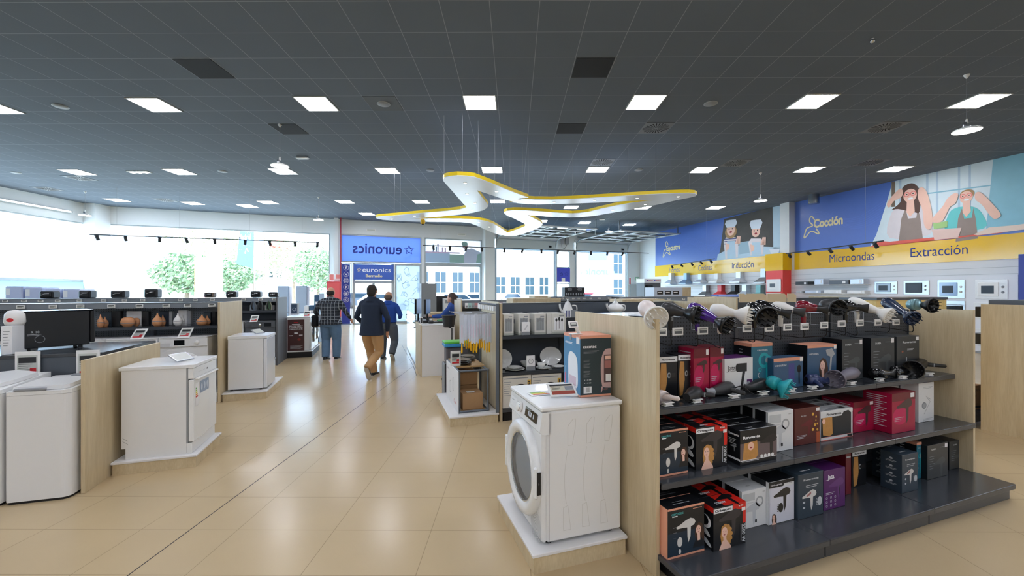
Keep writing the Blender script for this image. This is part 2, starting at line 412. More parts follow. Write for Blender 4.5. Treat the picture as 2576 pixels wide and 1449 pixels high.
for (y0, y1, z0, z1) in [(-11, 4, 0, CH), (4, 16.55, 4.35, CH), (4, 16.55, 0, .3), (16.55, 16.9, 0, CH)]: lw.box(-17.25, -17.0, y0, y1, z0, z1, W_WALL)
struct('wall_left', lw)
struct('wall_rear', MB().box(-17.2, 20.2, -11.2, -11, 0, CH, W_WALL))
# columns
cl = MB(); cl.box(-17.0, -16.55, 16.3, 16.95, 0, CH, W_WALL); struct('trim_2', cl)
cl = MB()
for px0, px1 in ((841, 852), (1216, 1240), (1637, 1648)):
    a, b = bu(px0), bu(px1); V = [BW.at(u, v, z) for z in (0, CH) for v in (-.35, .01) for u in (a, b)]
    cl.add(V, [(0, 2, 3, 1), (4, 5, 7, 6), (0, 1, 5, 4), (2, 6, 7, 3), (0, 4, 6, 2), (1, 3, 7, 5)], W_WALL)
struct('trim_3', cl)
# ---- windows: frame plus pane
ALU = mt('grey_aluminium', '#a9b2b6', .4, .3)
def window(name, fr, u0, u1, z0, z1, glass, bars=(), fw=.09, hb=(), label=None, frame=ALU, v=.05):
    root = thing(name, None, None); root['kind'] = 'structure'
    if label: root['label'] = label
    f = MB()
    def bar(a, b, c, d, vv0=v, vv1=v + .12):
        V = [fr.at(u, w, z) for z in (c, d) for w in (vv0, vv1) for u in (a, b)]
        f.add(V, [(0, 2, 3, 1), (4, 5, 7, 6), (0, 1, 5, 4), (2, 6, 7, 3), (0, 4, 6, 2), (1, 3, 7, 5)], frame)
    bar(u0, u1, z0, z0 + fw); bar(u0, u1, z1 - fw, z1); bar(u0, u0 + fw, z0 + fw, z1 - fw); bar(u1 - fw, u1, z0 + fw, z1 - fw)
    for b in bars: bar(b - fw / 2, b + fw / 2, z0 + fw, z1 - fw)
    for h in hb: bar(u0 + fw, u1 - fw, h - fw / 2, h + fw / 2)
    f.build('window_frame', root)
    p = MB(); p.add([fr.at(u0 + .02, v + .06, z0 + .02), fr.at(u1 - .02, v + .06, z0 + .02), fr.at(u1 - .02, v + .06, z1 - .02), fr.at(u0 + .02, v + .06, z1 - .02)], [(0, 1, 2, 3)], glass)
    p.build('pane', root); return root
LWf = Fr(-17.0, 4, 90)
window('window_1', BW, w1a, w1b, .55, WT, GLASS, bars=(), fw=.05)
TEAL = glass_mat('teal_film_glass', (1, 1, 1), alpha_col='#6d8888', fac=.95)
window('window_2', LWf, 0, 12.55, 2.06, 4.35, GLASS, bars=(4.2, 8.4), fw=.05)
window('window_3', LWf, 0, 12.55, .3, 2.06, TEAL, bars=(4.2, 8.4), fw=.05)
# blue backlit film sign over the entrance, light shines through the printed glass
BFILM = glass_mat('blue_film_glass', alpha_col='#4459a0', fac=.99)
LBFILM = glass_mat('pale_blue_film_glass', alpha_col='#80898f', fac=.95)
KFILM = glass_mat('kitchen_print_glass', alpha_col='#99908f', fac=.93)
zz = lambda px, py: BW.z(px, py, .05)
window('window_4', BW, sg0, sg1, zz(900, 660), 4.42, BFILM, fw=.06)
window('window_5', BW, kw0, kw1, zz(1100, 664), 4.42, KFILM, fw=.06)
window('window_6', BW, kw0, kw1, .35, zz(1100, 664), GLASS, fw=.12)
zm = zz(900, 661)
window('window_7', BW, bu(993), sg1, 0, zm, LBFILM, fw=.09)
DB = mt('deep_blue_film', '#2b3c9c', .4)
window('window_8', BW, sg0, bu(885), 0, zm, GLASS, fw=.05)
sgn = MB(); v = .02
def wq(m, fr, u0, u1, z0, z1, vv, mat): m.add([fr.at(u0, vv, z0), fr.at(u1, vv, z0), fr.at(u1, vv, z1), fr.at(u0, vv, z1)], [(0, 1, 2, 3)], mat)
# entrance: double glass door under a sign board
et = zz(940, 712)
dr = thing('door_1', None, None); dr['kind'] = 'structure'
m = MB(); ud0, ud1 = bu(886), bu(992); um = (ud0 + ud1) / 2
for (a, b, c, d) in [(ud0, ud0 + .14, 0, zm), (ud1 - .14, ud1, 0, zm), (ud0, ud1, et - .02, et + .12), (um - .06, um + .06, 0, et), (ud0, ud1, 0, .06), (ud0, ud1, zm - .06, zm)]:
    V = [BW.at(u, w, z) for z in (c, d) for w in (.04, .16) for u in (a, b)]
    m.add(V, [(0, 2, 3, 1), (4, 5, 7, 6), (0, 1, 5, 4), (2, 6, 7, 3), (0, 4, 6, 2), (1, 3, 7, 5)], ALU)
m.build('door_frame', dr)
for a, b in ((ud0 + .14, um - .06), (um + .06, ud1 - .14)):
    m = MB(); wq(m, BW, a, b, .06, et, .1, GLASS); m.build('door_leaf_glass', dr)
    m = MB(); uh = b - .08 if a < um - .2 else a + .08; m.tube([BW.at(uh, .05, .9), BW.at(uh, 0, .95), BW.at(uh, 0, 1.25), BW.at(uh, .05, 1.3)], .015, STEEL); m.build('door_handle', dr)
# signs as boards with lettering
def star_pts(r, k=.45, n=5, rot=PI / 2):
    return [((r if i % 2 == 0 else r * k) * math.cos(rot + i * PI / n), (r if i % 2 == 0 else r * k) * math.sin(rot + i * PI / n)) for i in range(2 * n)]
TB = lambda fr, u0, z0, vv: Matrix.Translation(fr.at(u0, vv, z0)) @ RZ(fr.a) @ FRONT
SKYB = mt('sign_blue', '#3f63bd', .5, var=.02); CREAM = mt('cream_print', '#e9dcae', .5); WSIGN = mt('sign_white', '#dfe8f4', .5)
a, b = bu(890), bu(990); z0, z1 = zz(940, 704), zz(940, 666); w = b - a; h = z1 - z0
m = MB(); m.box(0, w, 0, .04, 0, h, SKYB); T = FRONT
m.text('euronics', .34 * h / .8, w * .57, h * .64, WSIGN, T, .003, bold=.012, width=w * .72); m.text('Bermello', .2 * h / .8, w * .5, h * .25, CREAM, T, .003, bold=.03, width=w * .42)
m.line([(w * .13 + p[0], h * .64 + p[1]) for p in star_pts(.1)], .025, CREAM, T, .003, closed=True)
tag(m.build('shop_sign', None, BW.at(a, -.03, z0), BW.a), 'blue sign board over the entrance doors with white and cream shop lettering', 'sign')
DBLUE = mt('dark_blue_letters', '#1f3590', .5)
a, b = bu(860), bu(1058); z0 = zz(900, 660) + .06; w = b - a
m = MB(); m.text('euronics', .75, w * .44, .62, DBLUE, FRONT, .0, bold=.015, width=w * .62, mirror=True, res=4)
m.line([(w * .845 + p[0], .62 + p[1]) for p in star_pts(.24, .42)], .05, DBLUE, FRONT, .0, closed=True)
tag(m.build('window_lettering', None, BW.at(a, -.02, z0), BW.a), 'dark blue shop name seen mirrored on the large blue window above the entrance', 'window lettering')
# social strip
a, b = bu(860), bu(881); zb, zt = .05, zz(870, 665); w = b - a
m = MB(); m.box(0, w, 0, .03, zb, zt, DB); T = FRONT
for i, py in enumerate((674, 690, 706, 722, 738, 754)):
    zc = BW.z(870, py, 0); r = w * .33; m.annulus(w / 2, zc, r * .88, r, WPRINT, T, .003, n=24); q = r
    if i == 0: m.text('f', r * 1.5, w / 2, zc, WPRINT, T, .003, bold=.05)
    elif i == 1: m.line([(w / 2 - .45 * q, zc + .45 * q), (w / 2 + .45 * q, zc - .45 * q)], .03, WPRINT, T, .003); m.line([(w / 2 - .45 * q, zc - .45 * q), (w / 2 + .45 * q, zc + .45 * q)], .02, WPRINT, T, .003)
    elif i == 2: m.line([(w / 2 - .5 * q, zc - .5 * q), (w / 2 + .5 * q, zc - .5 * q), (w / 2 + .5 * q, zc + .5 * q), (w / 2 - .5 * q, zc + .5 * q)], .025, WPRINT, T, .003, closed=True); m.annulus(w / 2, zc, q * .2, q * .28, WPRINT, T, .003, n=16)
    elif i == 3: m.text('p', r * 1.4, w / 2, zc + .02, WPRINT, T, .003, bold=.04)
    elif i == 4: m.rect(w / 2 - .55 * q, w / 2 + .55 * q, zc - .4 * q, zc + .4 * q, WPRINT, T, .003); m.flat([(w / 2 - .12 * q, zc - .18 * q), (w / 2 + .2 * q, zc), (w / 2 - .12 * q, zc + .18 * q)], DB, T, .005)
    else: m.annulus(w / 2, zc, q * .48, q * .58, WPRINT, T, .003, n=16); m.line([(w / 2 - .2 * q, zc + .2 * q), (w / 2 - .05 * q, zc - .1 * q), (w / 2 + .2 * q, zc - .2 * q)], .03, WPRINT, T, .003)
tag(m.build('window_banner', None, BW.at(a, -.02, 0), BW.a), 'tall navy strip of six round white icons left of the entrance doors', 'banner')
# line drawings of appliances on the pale film
a, b = bu(998), bu(1058); w = b - a; m = MB(); LN = mt('grey_blue_line', '#7f9dbd', .6)
zc = lambda py: BW.z(1025, py, 0); T = FRONT; lw_ = .022
ic = lambda px: BW.u(px) - a
m.line([(ic(1016), zc(680)), (ic(1022), zc(672)), (ic(1028), zc(676)), (ic(1030), zc(688)), (ic(1033), zc(694)), (ic(1026), zc(695)), (ic(1020), zc(690))], lw_, LN, T, closed=True); m.annulus(ic(1026), zc(690), .03, .05, LN, T)
m.line([(ic(999), zc(690)), (ic(1008), zc(689)), (ic(1011), zc(706)), (ic(1002), zc(710))], lw_, LN, T, closed=True); m.annulus(ic(1004), zc(702), .08, .1, LN, T); m.annulus(ic(1004), zc(694), .03, .05, LN, T)
m.line([(ic(1033), zc(705)), (ic(1047), zc(692)), (ic(1051), zc(704)), (ic(1042), zc(707))], lw_, LN, T, closed=True); m.annulus(ic(1048), zc(702), .05, .07, LN, T)
m.line([(ic(1011), zc(715)), (ic(1028), zc(709)), (ic(1031), zc(719)), (ic(1016), zc(727))], lw_, LN, T, closed=True); m.line([(ic(1012), zc(715)), (ic(1024), zc(706))], lw_, LN, T); m.annulus(ic(1026), zc(717), .04, .055, LN, T)
m.line([(ic(1008), zc(744)), (ic(1013), zc(734)), (ic(1021), zc(735)), (ic(1026), zc(744)), (ic(1022), zc(747)), (ic(1017), zc(742))], lw_, LN, T, closed=True); m.annulus(ic(1016), zc(738), .04, .055, LN, T)
m.line([(ic(1041), zc(730)), (ic(1050), zc(722)), (ic(1056), zc(730))], lw_, LN, T, closed=True); m.line([(ic(1046), zc(733)), (ic(1037), zc(743))], lw_, LN, T)
m.line([(ic(1020), zc(756)), (ic(1030), zc(760)), (ic(1026), zc(770)), (ic(1014), zc(766))], lw_, LN, T, closed=True); m.line([(ic(1038), zc(750)), (ic(1047), zc(756)), (ic(1043), zc(764)), (ic(1034), zc(760))], lw_, LN, T, closed=True)
tag(m.build('window_drawing', None, BW.at(a, .02, 0), BW.a), 'grey line drawings of appliances on the pale blue glass beside the entrance', 'window drawing')
# faded kitchen print
a, b = bu(1071), bu(1211); w = b - a; m = MB(); z0 = zz(1100, 660); z1 = 4.35; h = z1 - z0
KG = [mt('faded_' + n, c, .8) for n, c in (('green', '#8fb3b0'), ('skin', '#d9b5c0'), ('cabinet', '#a9c6e6'), ('shelf', '#c9b9d8'), ('shirt', '#c3cfe8'), ('dark', '#7f9cc0'))]
m.rect(0, w * .42, 0, h * .4, KG[2], T, .0); m.rect(w * .42, w * .68, 0, h * .36, KG[0], T, .002); m.rect(0, w * .6, h * .4, h * .46, KG[3], T, .002)
m.ell(w * .7, h * .75, w * .05, h * .13, KG[1], T, .004); m.ell(w * .69, h * .85, w * .055, h * .1, KG[0], T, .006)
m.flat([(w * .62, 0), (w * .72, h * .6), (w * .82, h * .66), (w * .98, h * .5), (w, 0)], KG[4], T, .001); m.flat([(w * .9, 0), (w * .93, h * .4), (w, h * .45), (w, 0)], KG[0], T, .003)
for q, hh in ((.12, .3), (.17, .22), (.2, .34), (.28, .2), (.33, .18)): m.rect(w * q, w * (q + .025), h * .46, h * (.46 + hh), KG[5 if q < .2 else 3], T, .004)
tag(m.build('window_print', None, BW.at(a, .02, z0), BW.a), 'faded kitchen scene printed on the upper window right of the blue sign', 'window print')
# narrow bay between the two lift doors
window('window_9', BW, n0, n1, zz(1418, 674), 4.0, GLASS, fw=.05); window('window_10', BW, n0, n1, 0, zz(1418, 674), GLASS, fw=.05, hb=(zz(1418, 713),))
a, b = bu(1401), bu(1434); w = b - a; z0, z1 = zz(1418, 710), zz(1418, 675); m = MB(); PUR = mt('violet_blue_film', '#4a55cf', .5)
m.box(0, w, 0, .02, 0, z1 - z0, PUR); m.text('e', .42, w * .35, (z1 - z0) * .6, DBLUE, T, .003, mirror=True); m.line([(w * .72 + p[0], (z1 - z0) * .6 + p[1]) for p in star_pts(.13)], .02, DBLUE, T, .003, closed=True); m.rect(w * .35, w * .62, .02, .24, WPRINT, T, .003)
tag(m.build('window_sign', None, BW.at(a, 0, z0), BW.a), 'small violet blue square sign on the narrow glazed bay between lift doors', 'sign')
# ---- two sectional lift doors, open, sections lying under the ceiling
SECT = mt('door_section_white', '#c9d2d6', .5); TRK = mt('galvanised_track', '#8e989e', .4, .6); SGL = glass_mat('door_section_glass', (.75, .85, .95))
for i, (u0, u1) in enumerate(((d1a, d1b), (d2a, d2b))):
    window('window_%d' % (11 + i), BW, u0, u1, 0, 4.02, GLASS, fw=.08)
    r = thing('lift_door', 'open sectional lift door under the ceiling, ' + ('nearer the entrance' if i == 0 else 'nearest the blue mural'), 'lift door', group='sectional lift doors', loc=BW.at(u0, 0, 0), rz=BW.a); W = u1 - u0
    m = MB(); m.box(0, W, -.14, -.08, 4.0, 4.52, SECT, .01); m.box(W - .5, W - .32, -.16, -.14, 4.14, 4.24, BLACKM); m.build('door_header_section', r)
    m = MB(); m.box(-.02, W + .02, -.1, .0, 4.5, 4.64, W_WALL); m.build('lintel_strip', r)
    zs = 4.62
    m = MB(); L0 = .55; m.tube([(.03, -.1, 0), (.03, -.1, 4.1), (.03, -.2, 4.45), (.03, -.55, zs), (.03, -4.6, zs + .02)], .035, TRK); m.tube([(W - .03, -.1, 0), (W - .03, -.1, 4.1), (W - .03, -.2, 4.45), (W - .03, -.55, zs), (W - .03, -4.6, zs + .02)], .035, TRK)
    m.build('track', r)
    m = MB()
    for k in range(4):
        y0 = -.6 - k * 1.0
        for yy in (y0, y0 - .9): m.box(.05, W - .05, yy - .04, yy + .04, zs - .03, zs + .03, SECT)
        for q in range(4): x = .05 + (W - .1) * q / 3; m.box(x - .035, x + .035, y0 - .9, y0, zs - .03, zs + .03, SECT)
    m.build('glazed_sections', r)
    m = MB(); m.box(.06, W - .06, -4.5, -.6, zs - .003, zs + .003, SGL); m.build('section_panes', r)
    m = MB()
    for x in (.03, W - .03):
        for y in (-4.4, -2.2): m.box(x - .02, x + .02, y - .02, y + .02, zs, CH, TRK)
    m.build('hanger', r)
    m = MB(); m.cyl((0, -.3, 4.78), (W, -.3, 4.78), .05, TRK); m.build('torsion_shaft', r)
m = MB(); m.box(0, .22, -.25, -.1, 0, .4, GREY, .01); m.box(.35, .57, -.25, -.1, 0, .4, GREY, .01); m.tube([(.1, -.2, 0), (.12, -.2, -.2), (.3, -.2, -.25), (.4, -.2, -.1), (.45, -.2, 0)], .012, BLACK)
tag(m.build('door_motor', None, BW.at(bu(1405), 0, 4.35), BW.a), 'pair of grey lift door motor boxes on the pillar between the lift doors', 'motor')
# pipes
RP = mt('red_pipe_paint', '#a02a40', .5)
m = MB(); x, y, _ = BW.at(bu(851) + .12, -.42); m.cyl((x, y, 1.6), (x, y, CH), .03, RP, 10); tag(m.build('fire_pipe'), 'thin red pipe running up the column left of the blue sign', 'pipe')
m = MB(); x, y, _ = BW.at(bu(1625), -.1); m.cyl((x, y, 2.6), (x, y, 4.35), .035, RP, 10); tag(m.build('fire_pipe'), 'short red vertical pipe on the white wall right of the lift doors', 'pipe')
m = MB(); m.box(0, .62, -.25, 0, 0, 1.68, mt('hydrant_red', '#cf4a50', .4), .02); m.box(.05, .57, -.265, -.25, .6, 1.62, mt('hydrant_red2', '#d85a5e', .4), .01)
tag(m.build('fire_hose_cabinet', None, BW.at(bu(824), -.47, .4), BW.a), 'red fire hose cabinet on the column behind the plaid shirt man', 'cabinet')
m = MB(); m.box(0, .55, -.02, 0, 0, .32, WPRINT); m.rect(.02, .2, .02, .3, mt('pale_red', '#e08a84', .5), FRONT, .021); m.rect(.3, .52, .1, .3, MATS['pale_red'], FRONT, .021); m.rect(.24, .52, .02, .07, MATS['pale_red'], FRONT, .021)
tag(m.build('safety_sign', None, BW.at(bu(829), -.37, 2.12), BW.a), 'white safety sign with pale red pictograms above the red hose cabinet', 'sign')
# grey service door, exit sign at the far right of the back wall
dd = thing('door_2', None, None, BW.at(bu(1584), -.02, 0), BW.a); dd['kind'] = 'structure'
m = MB(); m.box(0, 1.0, -.05, 0, 0, 2.05, mt('grey_door', '#a4abae', .5)); m.build('door_leaf', dd); m = MB(); m.box(.85, .95, -.1, -.05, 1, 1.04, BLACK); m.build('door_handle', dd)
m = MB(); m.box(0, .3, -.02, 0, 0, .2, mt('exit_green', '#6fbf94', .5)); m.rect(.05, .12, .04, .16, WPRINT, FRONT, .021); m.rect(.18, .25, .04, .16, WPRINT, FRONT, .021)
tag(m.build('exit_sign', None, BW.at(bu(1597), -.02, 2.3), BW.a), 'small green exit sign above the grey service door', 'sign')
m = MB(); m.box(0, .16, -.02, 0, 0, .5, WPRINT); m.rect(.03, .13, .05, .45, RED, FRONT, .021)
tag(m.build('extinguisher_sign', None, BW.at(bu(1581), -.02, 2.0), BW.a), 'narrow white and red safety sign left of the grey service door', 'sign')
for i, px in enumerate((921, 1151)):
    m = MB(); m.box(0, .45, -.03, 0, 0, .12, PLAST_W, .01); m.rect(.04, .41, .03, .09, SCREEN, FRONT, .031)
    tag(m.build('emergency_light', None, BW.at(bu(px), 0, 4.6), BW.a), 'flat white emergency light on the wall ' + ('over the blue entrance sign' if i == 0 else 'over the kitchen print window'), 'emergency light')
m = MB(); m.box(0, 6.2, -.08, 0, 0, .07, ALU, .01); m.box(.1, 6.1, -.12, -.08, .01, .06, mt('tube_glow', '#ffffff', .5, emit=2.5))
tag(m.build('tube_light', None, (-16.95, 9.6, 4.62), PI / 2), 'long linear tube light above the left window wall', 'ceiling light')
# ================================================================ ceiling fittings
LUM = mt('panel_light', '#f3f4fd', .5, emit=PANEL_E); RIM = mt('panel_rim', '#c9c9c4', .5)
def place_panel(proto, x, y, lab):
    return dup(proto, (x, y, CH), 0, lab) if proto else None
pp = thing('ceiling_light', 'square', 'ceiling light', group='square light panels in the ceiling')
m = MB(); s = .296
for (a, b, c, d) in ((-s, s, -s, -s + .02), (-s, s, s - .02, s), (-s, -s + .02, -s, s), (s - .02, s, -s, s)): m.box(a, b, c, d, -.012, .0, RIM)
m.build('frame', pp)
m = MB(); m.box(-s + .02, s - .02, -s + .02, s - .02, -.009, -.001, LUM); m.build('diffuser', pp)
names = ['leftmost', 'second', 'third', 'fourth', 'fifth', 'sixth', 'seventh', 'eighth', 'rightmost']
rows = [('nearest row over the shop', [(-20, 269), (390, 264), (797, 261), (1208, 258), (1624, 257), (2043, 255), (2460, 254)]),
        ('second row', [(195, 433), (453, 432), (713, 431), (975, 429), (1238, 427), (1503, 426), (1769, 427), (2036, 426), (2251, 425)]),
        ('third row', [(295, 503), (485, 511), (623, 518), (675, 509), (867, 507), (1059, 507), (1252, 506), (1437, 521), (1617, 522), (1800, 522)])]
far = [(923, 538), (1362, 556), (1470, 560), (1583, 565), (1100, 541)]
k = 0; first = True
def setp(x, y, lab):
    global first
    if first: pp.location = (x, y, CH); pp['label'] = lab; first = False
    else: dup(pp, (x, y, CH), 0, lab)
for rn, lst in rows:
    for i, (px, py) in enumerate(lst):
        x, y = PP(px, py, CH)
        w = 'leftmost' if i == 0 else 'rightmost' if i == len(lst) - 1 else ['second', 'third', 'fourth', 'fifth', 'sixth', 'seventh', 'eighth', 'ninth'][i - 1]
        setp(x, y, 'square white ceiling light panel, %s from the left in the %s' % (w, rn) if i not in (0, len(lst) - 1) else 'square white ceiling light panel, %s in the %s' % (w, rn))
for (px, py), l in zip(far, ('just left of the star lamp, before the blue sign', 'beyond the lower lobe of the star lamp', 'over the left lift door', 'over the right lift door', 'behind the left arm of the star lamp')):
    x, y = PP(px, py, CH); setp(x, y, 'square white ceiling light panel ' + l)
for yy in (3.42, -.78, -4.98, -8.6):
    for xx in ((-12.6, -9.6, -6.6, -3.6, -.6, 2.4, 5.4, 8.4, 11.4, 14.4)):
        if yy > 3 and abs(xx) < 6: pass
        o = dup(pp, (xx, yy, CH), 0, 'square white ceiling light panel above and behind the viewer')
# open tiles, speakers, vents
HT = mt('open_tile_black', '#24282d', .9)
for i, (px, py, l) in enumerate(((1493, 167, 'large dark opened ceiling tile near the top centre'), (510, 174, 'dark opened ceiling tile at upper left'), (727, 327, 'dark ceiling tile above the left pendant lamp'), (1435, 322, 'small dark ceiling tile between the star wires and the round vent'))):
    x, y = PP(px, py, CH); x = -.895 + .6 * round((x + .895 - .3) / .6) + .3; y = 7.32 + .6 * round((y - 7.32 - .3) / .6) + .3
    m = MB(); m.box(-.285, .285, -.285, .285, -.006, .001, HT, .002); tag(m.build('ceiling_tile', None, (x, y, CH)), l, 'ceiling tile')
SPK = mt('speaker_grey', '#8b9196', .6)
sp0 = None
for px, py, l in ((965, 261, 'in its lighter tile above the star wires'), (1788, 260, 'between the fourth and fifth near light panels'), (152, 267, 'at far upper left'), (1082, 428, 'left of the star tip'), (1607, 427, 'right of the star wires'), (560, 431, 'left of the left pendant lamp'), (40, 434, 'near the left window wall')):
    x, y = PP(px, py, CH)
    if sp0 is None:
        sp0 = thing('ceiling_speaker', None, 'speaker', group='round ceiling speakers'); m = MB(); m.lathe([(0, -.02), (.1, -.02), (.115, -.008), (.12, 0)], SPK, n=24, cap=False); m.build('grille', sp0); m = MB(); m.ring(.112, .008, mt('speaker_rim', '#a8adb0', .5), TR(0, 0, -.006)); m.build('rim', sp0); o = sp0; o.location = (x, y, CH)
    else: o = dup(sp0, (x, y, CH))
    o['label'] = 'round grey ceiling speaker ' + l
m = MB(); x, y = PP(965, 261, CH); m.box(-.29, .29, -.29, .29, -.005, .001, mt('tile_lighter', '#5b6268', .8)); tag(m.build('ceiling_tile', None, (x, y, CH)), 'slightly lighter ceiling tile around the speaker above the star wires', 'ceiling tile')
VENT = mt('vent_grey', '#6a6f73', .5); vt0 = None
for px, py, l in ((1650, 322, 'large and clear, right of the star wires'), (1515, 408, 'just above a panel over the star'), (2225, 320, 'dim, left of the right pendant lamp'), (1850, 410, 'above the blue mural'), (2190, 409, 'above the cooking mural'), (120, 475, 'nearest the left window wall'), (200, 448, 'behind the leftmost second row panel'), (415, 503, 'between two third row panels at left')):
    x, y = PP(px, py, CH)
    if vt0 is None:
        vt0 = thing('ceiling_vent', None, 'vent', group='round swirl vents in the ceiling')
        m = MB(); m.box(-.29, .29, -.29, .29, -.008, 0, VENT, .002); m.build('plate', vt0)
        m = MB(); BK = mt('vent_slot_black', '#15171a', .9)
        for i in range(24):
            a = 2 * PI * i / 24; q = Matrix.Rotation(a, 4, 'Z') @ Matrix.Rotation(.25, 4, 'Z')
            m.add([(.09, -.006, -.0095), (.27, -.013, -.0095), (.27, .013, -.0095), (.09, .006, -.0095)], [(3, 2, 1, 0)], BK, q)
        for i in range(12):
            a = 2 * PI * i / 12; m.add([(.04, -.004, -.0095), (.075, -.008, -.0095), (.075, .008, -.0095), (.04, .004, -.0095)], [(3, 2, 1, 0)], BK, Matrix.Rotation(a, 4, 'Z'))
        m.build('slots', vt0); o = vt0; o.location = (x, y, CH)
    else: o = dup(vt0, (x, y, CH))
    o['label'] = 'round swirl ceiling vent, ' + l
m = MB(); m.box(-.16, .16, -.07, .07, -.05, 0, PLAST_W, .03); x, y = PP(761, 395, CH); tag(m.build('emergency_light', None, (x, y, CH)), 'white emergency light flush on the ceiling right of the left pendant', 'emergency light')
m = MB(); m.box(-.14, .14, -.06, .06, -.05, 0, PLAST_W, .02); x, y = PP(1515, 551, CH); tag(m.build('emergency_light', None, (x, y, CH)), 'small white emergency light on the ceiling before the right lift door', 'emergency light')
x, y = PP(350, 432, CH); m = MB(); m.box(-.3, .3, -.1, .1, -.02, 0, RIM, .005)
for q in (-.19, 0, .19): m.lathe([(.07, 0), (.06, -.01), (0, -.012)], mt('spot_glow', '#ffffff', .5, emit=14), TR(q, 0, -.02), 16, cap=False)
tag(m.build('triple_spotlight', None, (x, y, CH)), 'recessed triple spotlight between two left ceiling panels', 'ceiling light')
m = MB(); x, y = PP(2195, 97, CH); m.ball((0, 0, -.03), .03, CHROME); m.cyl((0, 0, -.03), (0, 0, 0), .02, PLAST_W, 10); tag(m.build('smoke_detector', None, (x, y, CH)), 'tiny shiny detector on the ceiling at upper right', 'detector')
# pendant disc lamps
GLOWW = mt('pendant_glow', '#fffaf0', .5, emit=18.0); pd0 = None
for rx_, ry_, dpy, l in ((2432, 188, 328, 'largest, hanging at right in front of a ceiling panel'), (704, 313, 417, 'hanging left of centre in front of a ceiling panel'), (1913, 435, 505, 'hanging above the cooking mural edge'), (214, 482, 541, 'at far left by the window corner'), (801, 496, 553, 'in front of the back wall left of the blue sign'), (1532, 530, 583, 'under the open right lift door')):
    x, y = PP(rx_, ry_, CH); z = zat(dpy, x, y)
    r = thing('pendant_lamp', 'round flat pendant lamp, ' + l, 'lamp', (x, y, z), 0, 'round pendant lamps')
    m = MB(); m.lathe([(0, .055), (.05, .055), (.08, .03), (.15, .02), (.175, 0), (.17, -.012)], PLAST_W, n=28, cap=False); m.lathe([(.03, .04), (.03, .1), (.012, .11)], STEEL, TR(-.03, 0, .02), 12); m.build('lamp_body', r)
    m = MB(); m.lathe([(.168, -.005), (.13, -.015), (0, -.02)], GLOWW, n=28, cap=False); m.build('diffuser', r)
    m = MB(); m.cyl((0, 0, .05), (0, 0, CH - z), .004, GREY, 6); m.lathe([(.012, .11), (.02, .12), (.012, .18)], PLAST_W, n=10); m.lathe([(.01, -.06), (.04, -.01), (.04, 0)], PLAST_W, TR(0, 0, CH - z), 14); m.build('cord', r)
# ---- star lamp
ZS = 3.88
c1 = lambda p: PP(930 + p[0] / 6.1333, 420 + p[1] / 6.1333, ZS)
c2 = lambda p: PP(1240 + p[0] / 4.7704, 420 + p[1] / 4.7704, ZS)
A = [(1128, 200), (1150, 168), (1220, 147), (1350, 136), (1500, 142), (1620, 158), (1750, 205), (1900, 262), (2050, 325), (2200, 385), (2350, 440), (2450, 475)]
B = [(300, 372), (400, 385), (500, 393), (700, 395), (900, 389), (1200, 373), (1600, 348), (2000, 325), (2250, 316), (2350, 315), (2420, 321), (2448, 335), (2430, 352), (2350, 371), (2200, 400), (2000, 447), (1800, 487), (1600, 522), (1400, 556), (1200, 590), (1050, 603), (900, 606), (700, 600), (570, 589), (470, 581), (415, 577), (470, 607), (560, 652), (588, 675), (595, 692), (570, 722), (450, 772), (350, 808), (280, 824), (180, 828), (90, 816)]
Cc = [(2000, 1048), (1890, 1012), (1800, 972), (1650, 905), (1550, 868), (1400, 852), (1200, 850), (1000, 848), (700, 843), (400, 832), (200, 815), (110, 798), (92, 782), (130, 770), (400, 750), (800, 713), (1200, 680), (1400, 655), (1480, 630), (1496, 612), (1450, 575), (1300, 400), (1145, 228)]
outer = [c1(p) for p in A] + [c2(p) for p in B] + [c1(p) for p in Cc]
D = [(1655, 360), (1850, 425), (2050, 492), (2150, 520), (2300, 560), (2450, 578)]
E_ = [(200, 418), (300, 436), (400, 447), (550, 450), (800, 445), (1200, 430), (1640, 408), (1940, 400), (1700, 427), (1500, 460), (1300, 503), (1150, 540), (1050, 553), (950, 560), (800, 553), (600, 537), (400, 523), (250, 520), (170, 528), (132, 545), (142, 565), (180, 590), (240, 612), (330, 657), (380, 683), (390, 700), (380, 714), (300, 748), (178, 788), (130, 758)]
G_ = [(2000, 930), (1900, 875), (1800, 838), (1700, 820), (1600, 808), (1400, 798), (1200, 796), (900, 795), (640, 797), (900, 780), (1100, 765), (1400, 735), (1600, 705), (1750, 670), (1810, 632), (1828, 600), (1815, 570), (1750, 490), (1700, 422)]
inner = [c1(p) for p in D] + [c2(p) for p in E_] + [c1(p) for p in G_]
STU = mt('star_underside_white', '#e4e8ec', .25, var=.02); STY = mt('star_edge_yellow', '#f2d416', .4, var=.02)
star = thing('star_lamp', 'large white star shaped lamp with yellow edge and small spots, hung on wires', 'lamp')
TH = .085
m = MB(); m.prism(outer, ZS, ZS + .012, STU, holes=[inner]); m.prism(outer, ZS + .012, ZS + TH, STY, holes=[inner], top=STU); m.build('star_band', star)
SG = mt('spot_warm_glow', '#fff2dd', .5, emit=40.0)
sp1 = [(1473, 250), (1503, 418), (1623, 557), (1578, 665), (1143, 718), (693, 755), (342, 802), (1278, 826), (1683, 855), (1842, 925), (1957, 990), (2108, 1035), (2305, 997), (2263, 712), (2368, 795), (1958, 378), (2310, 507)]
sp2 = [(735, 423), (1220, 400), (1730, 376), (2222, 356), (1830, 448), (1437, 522), (1073, 578), (673, 569), (482, 675), (447, 732)]
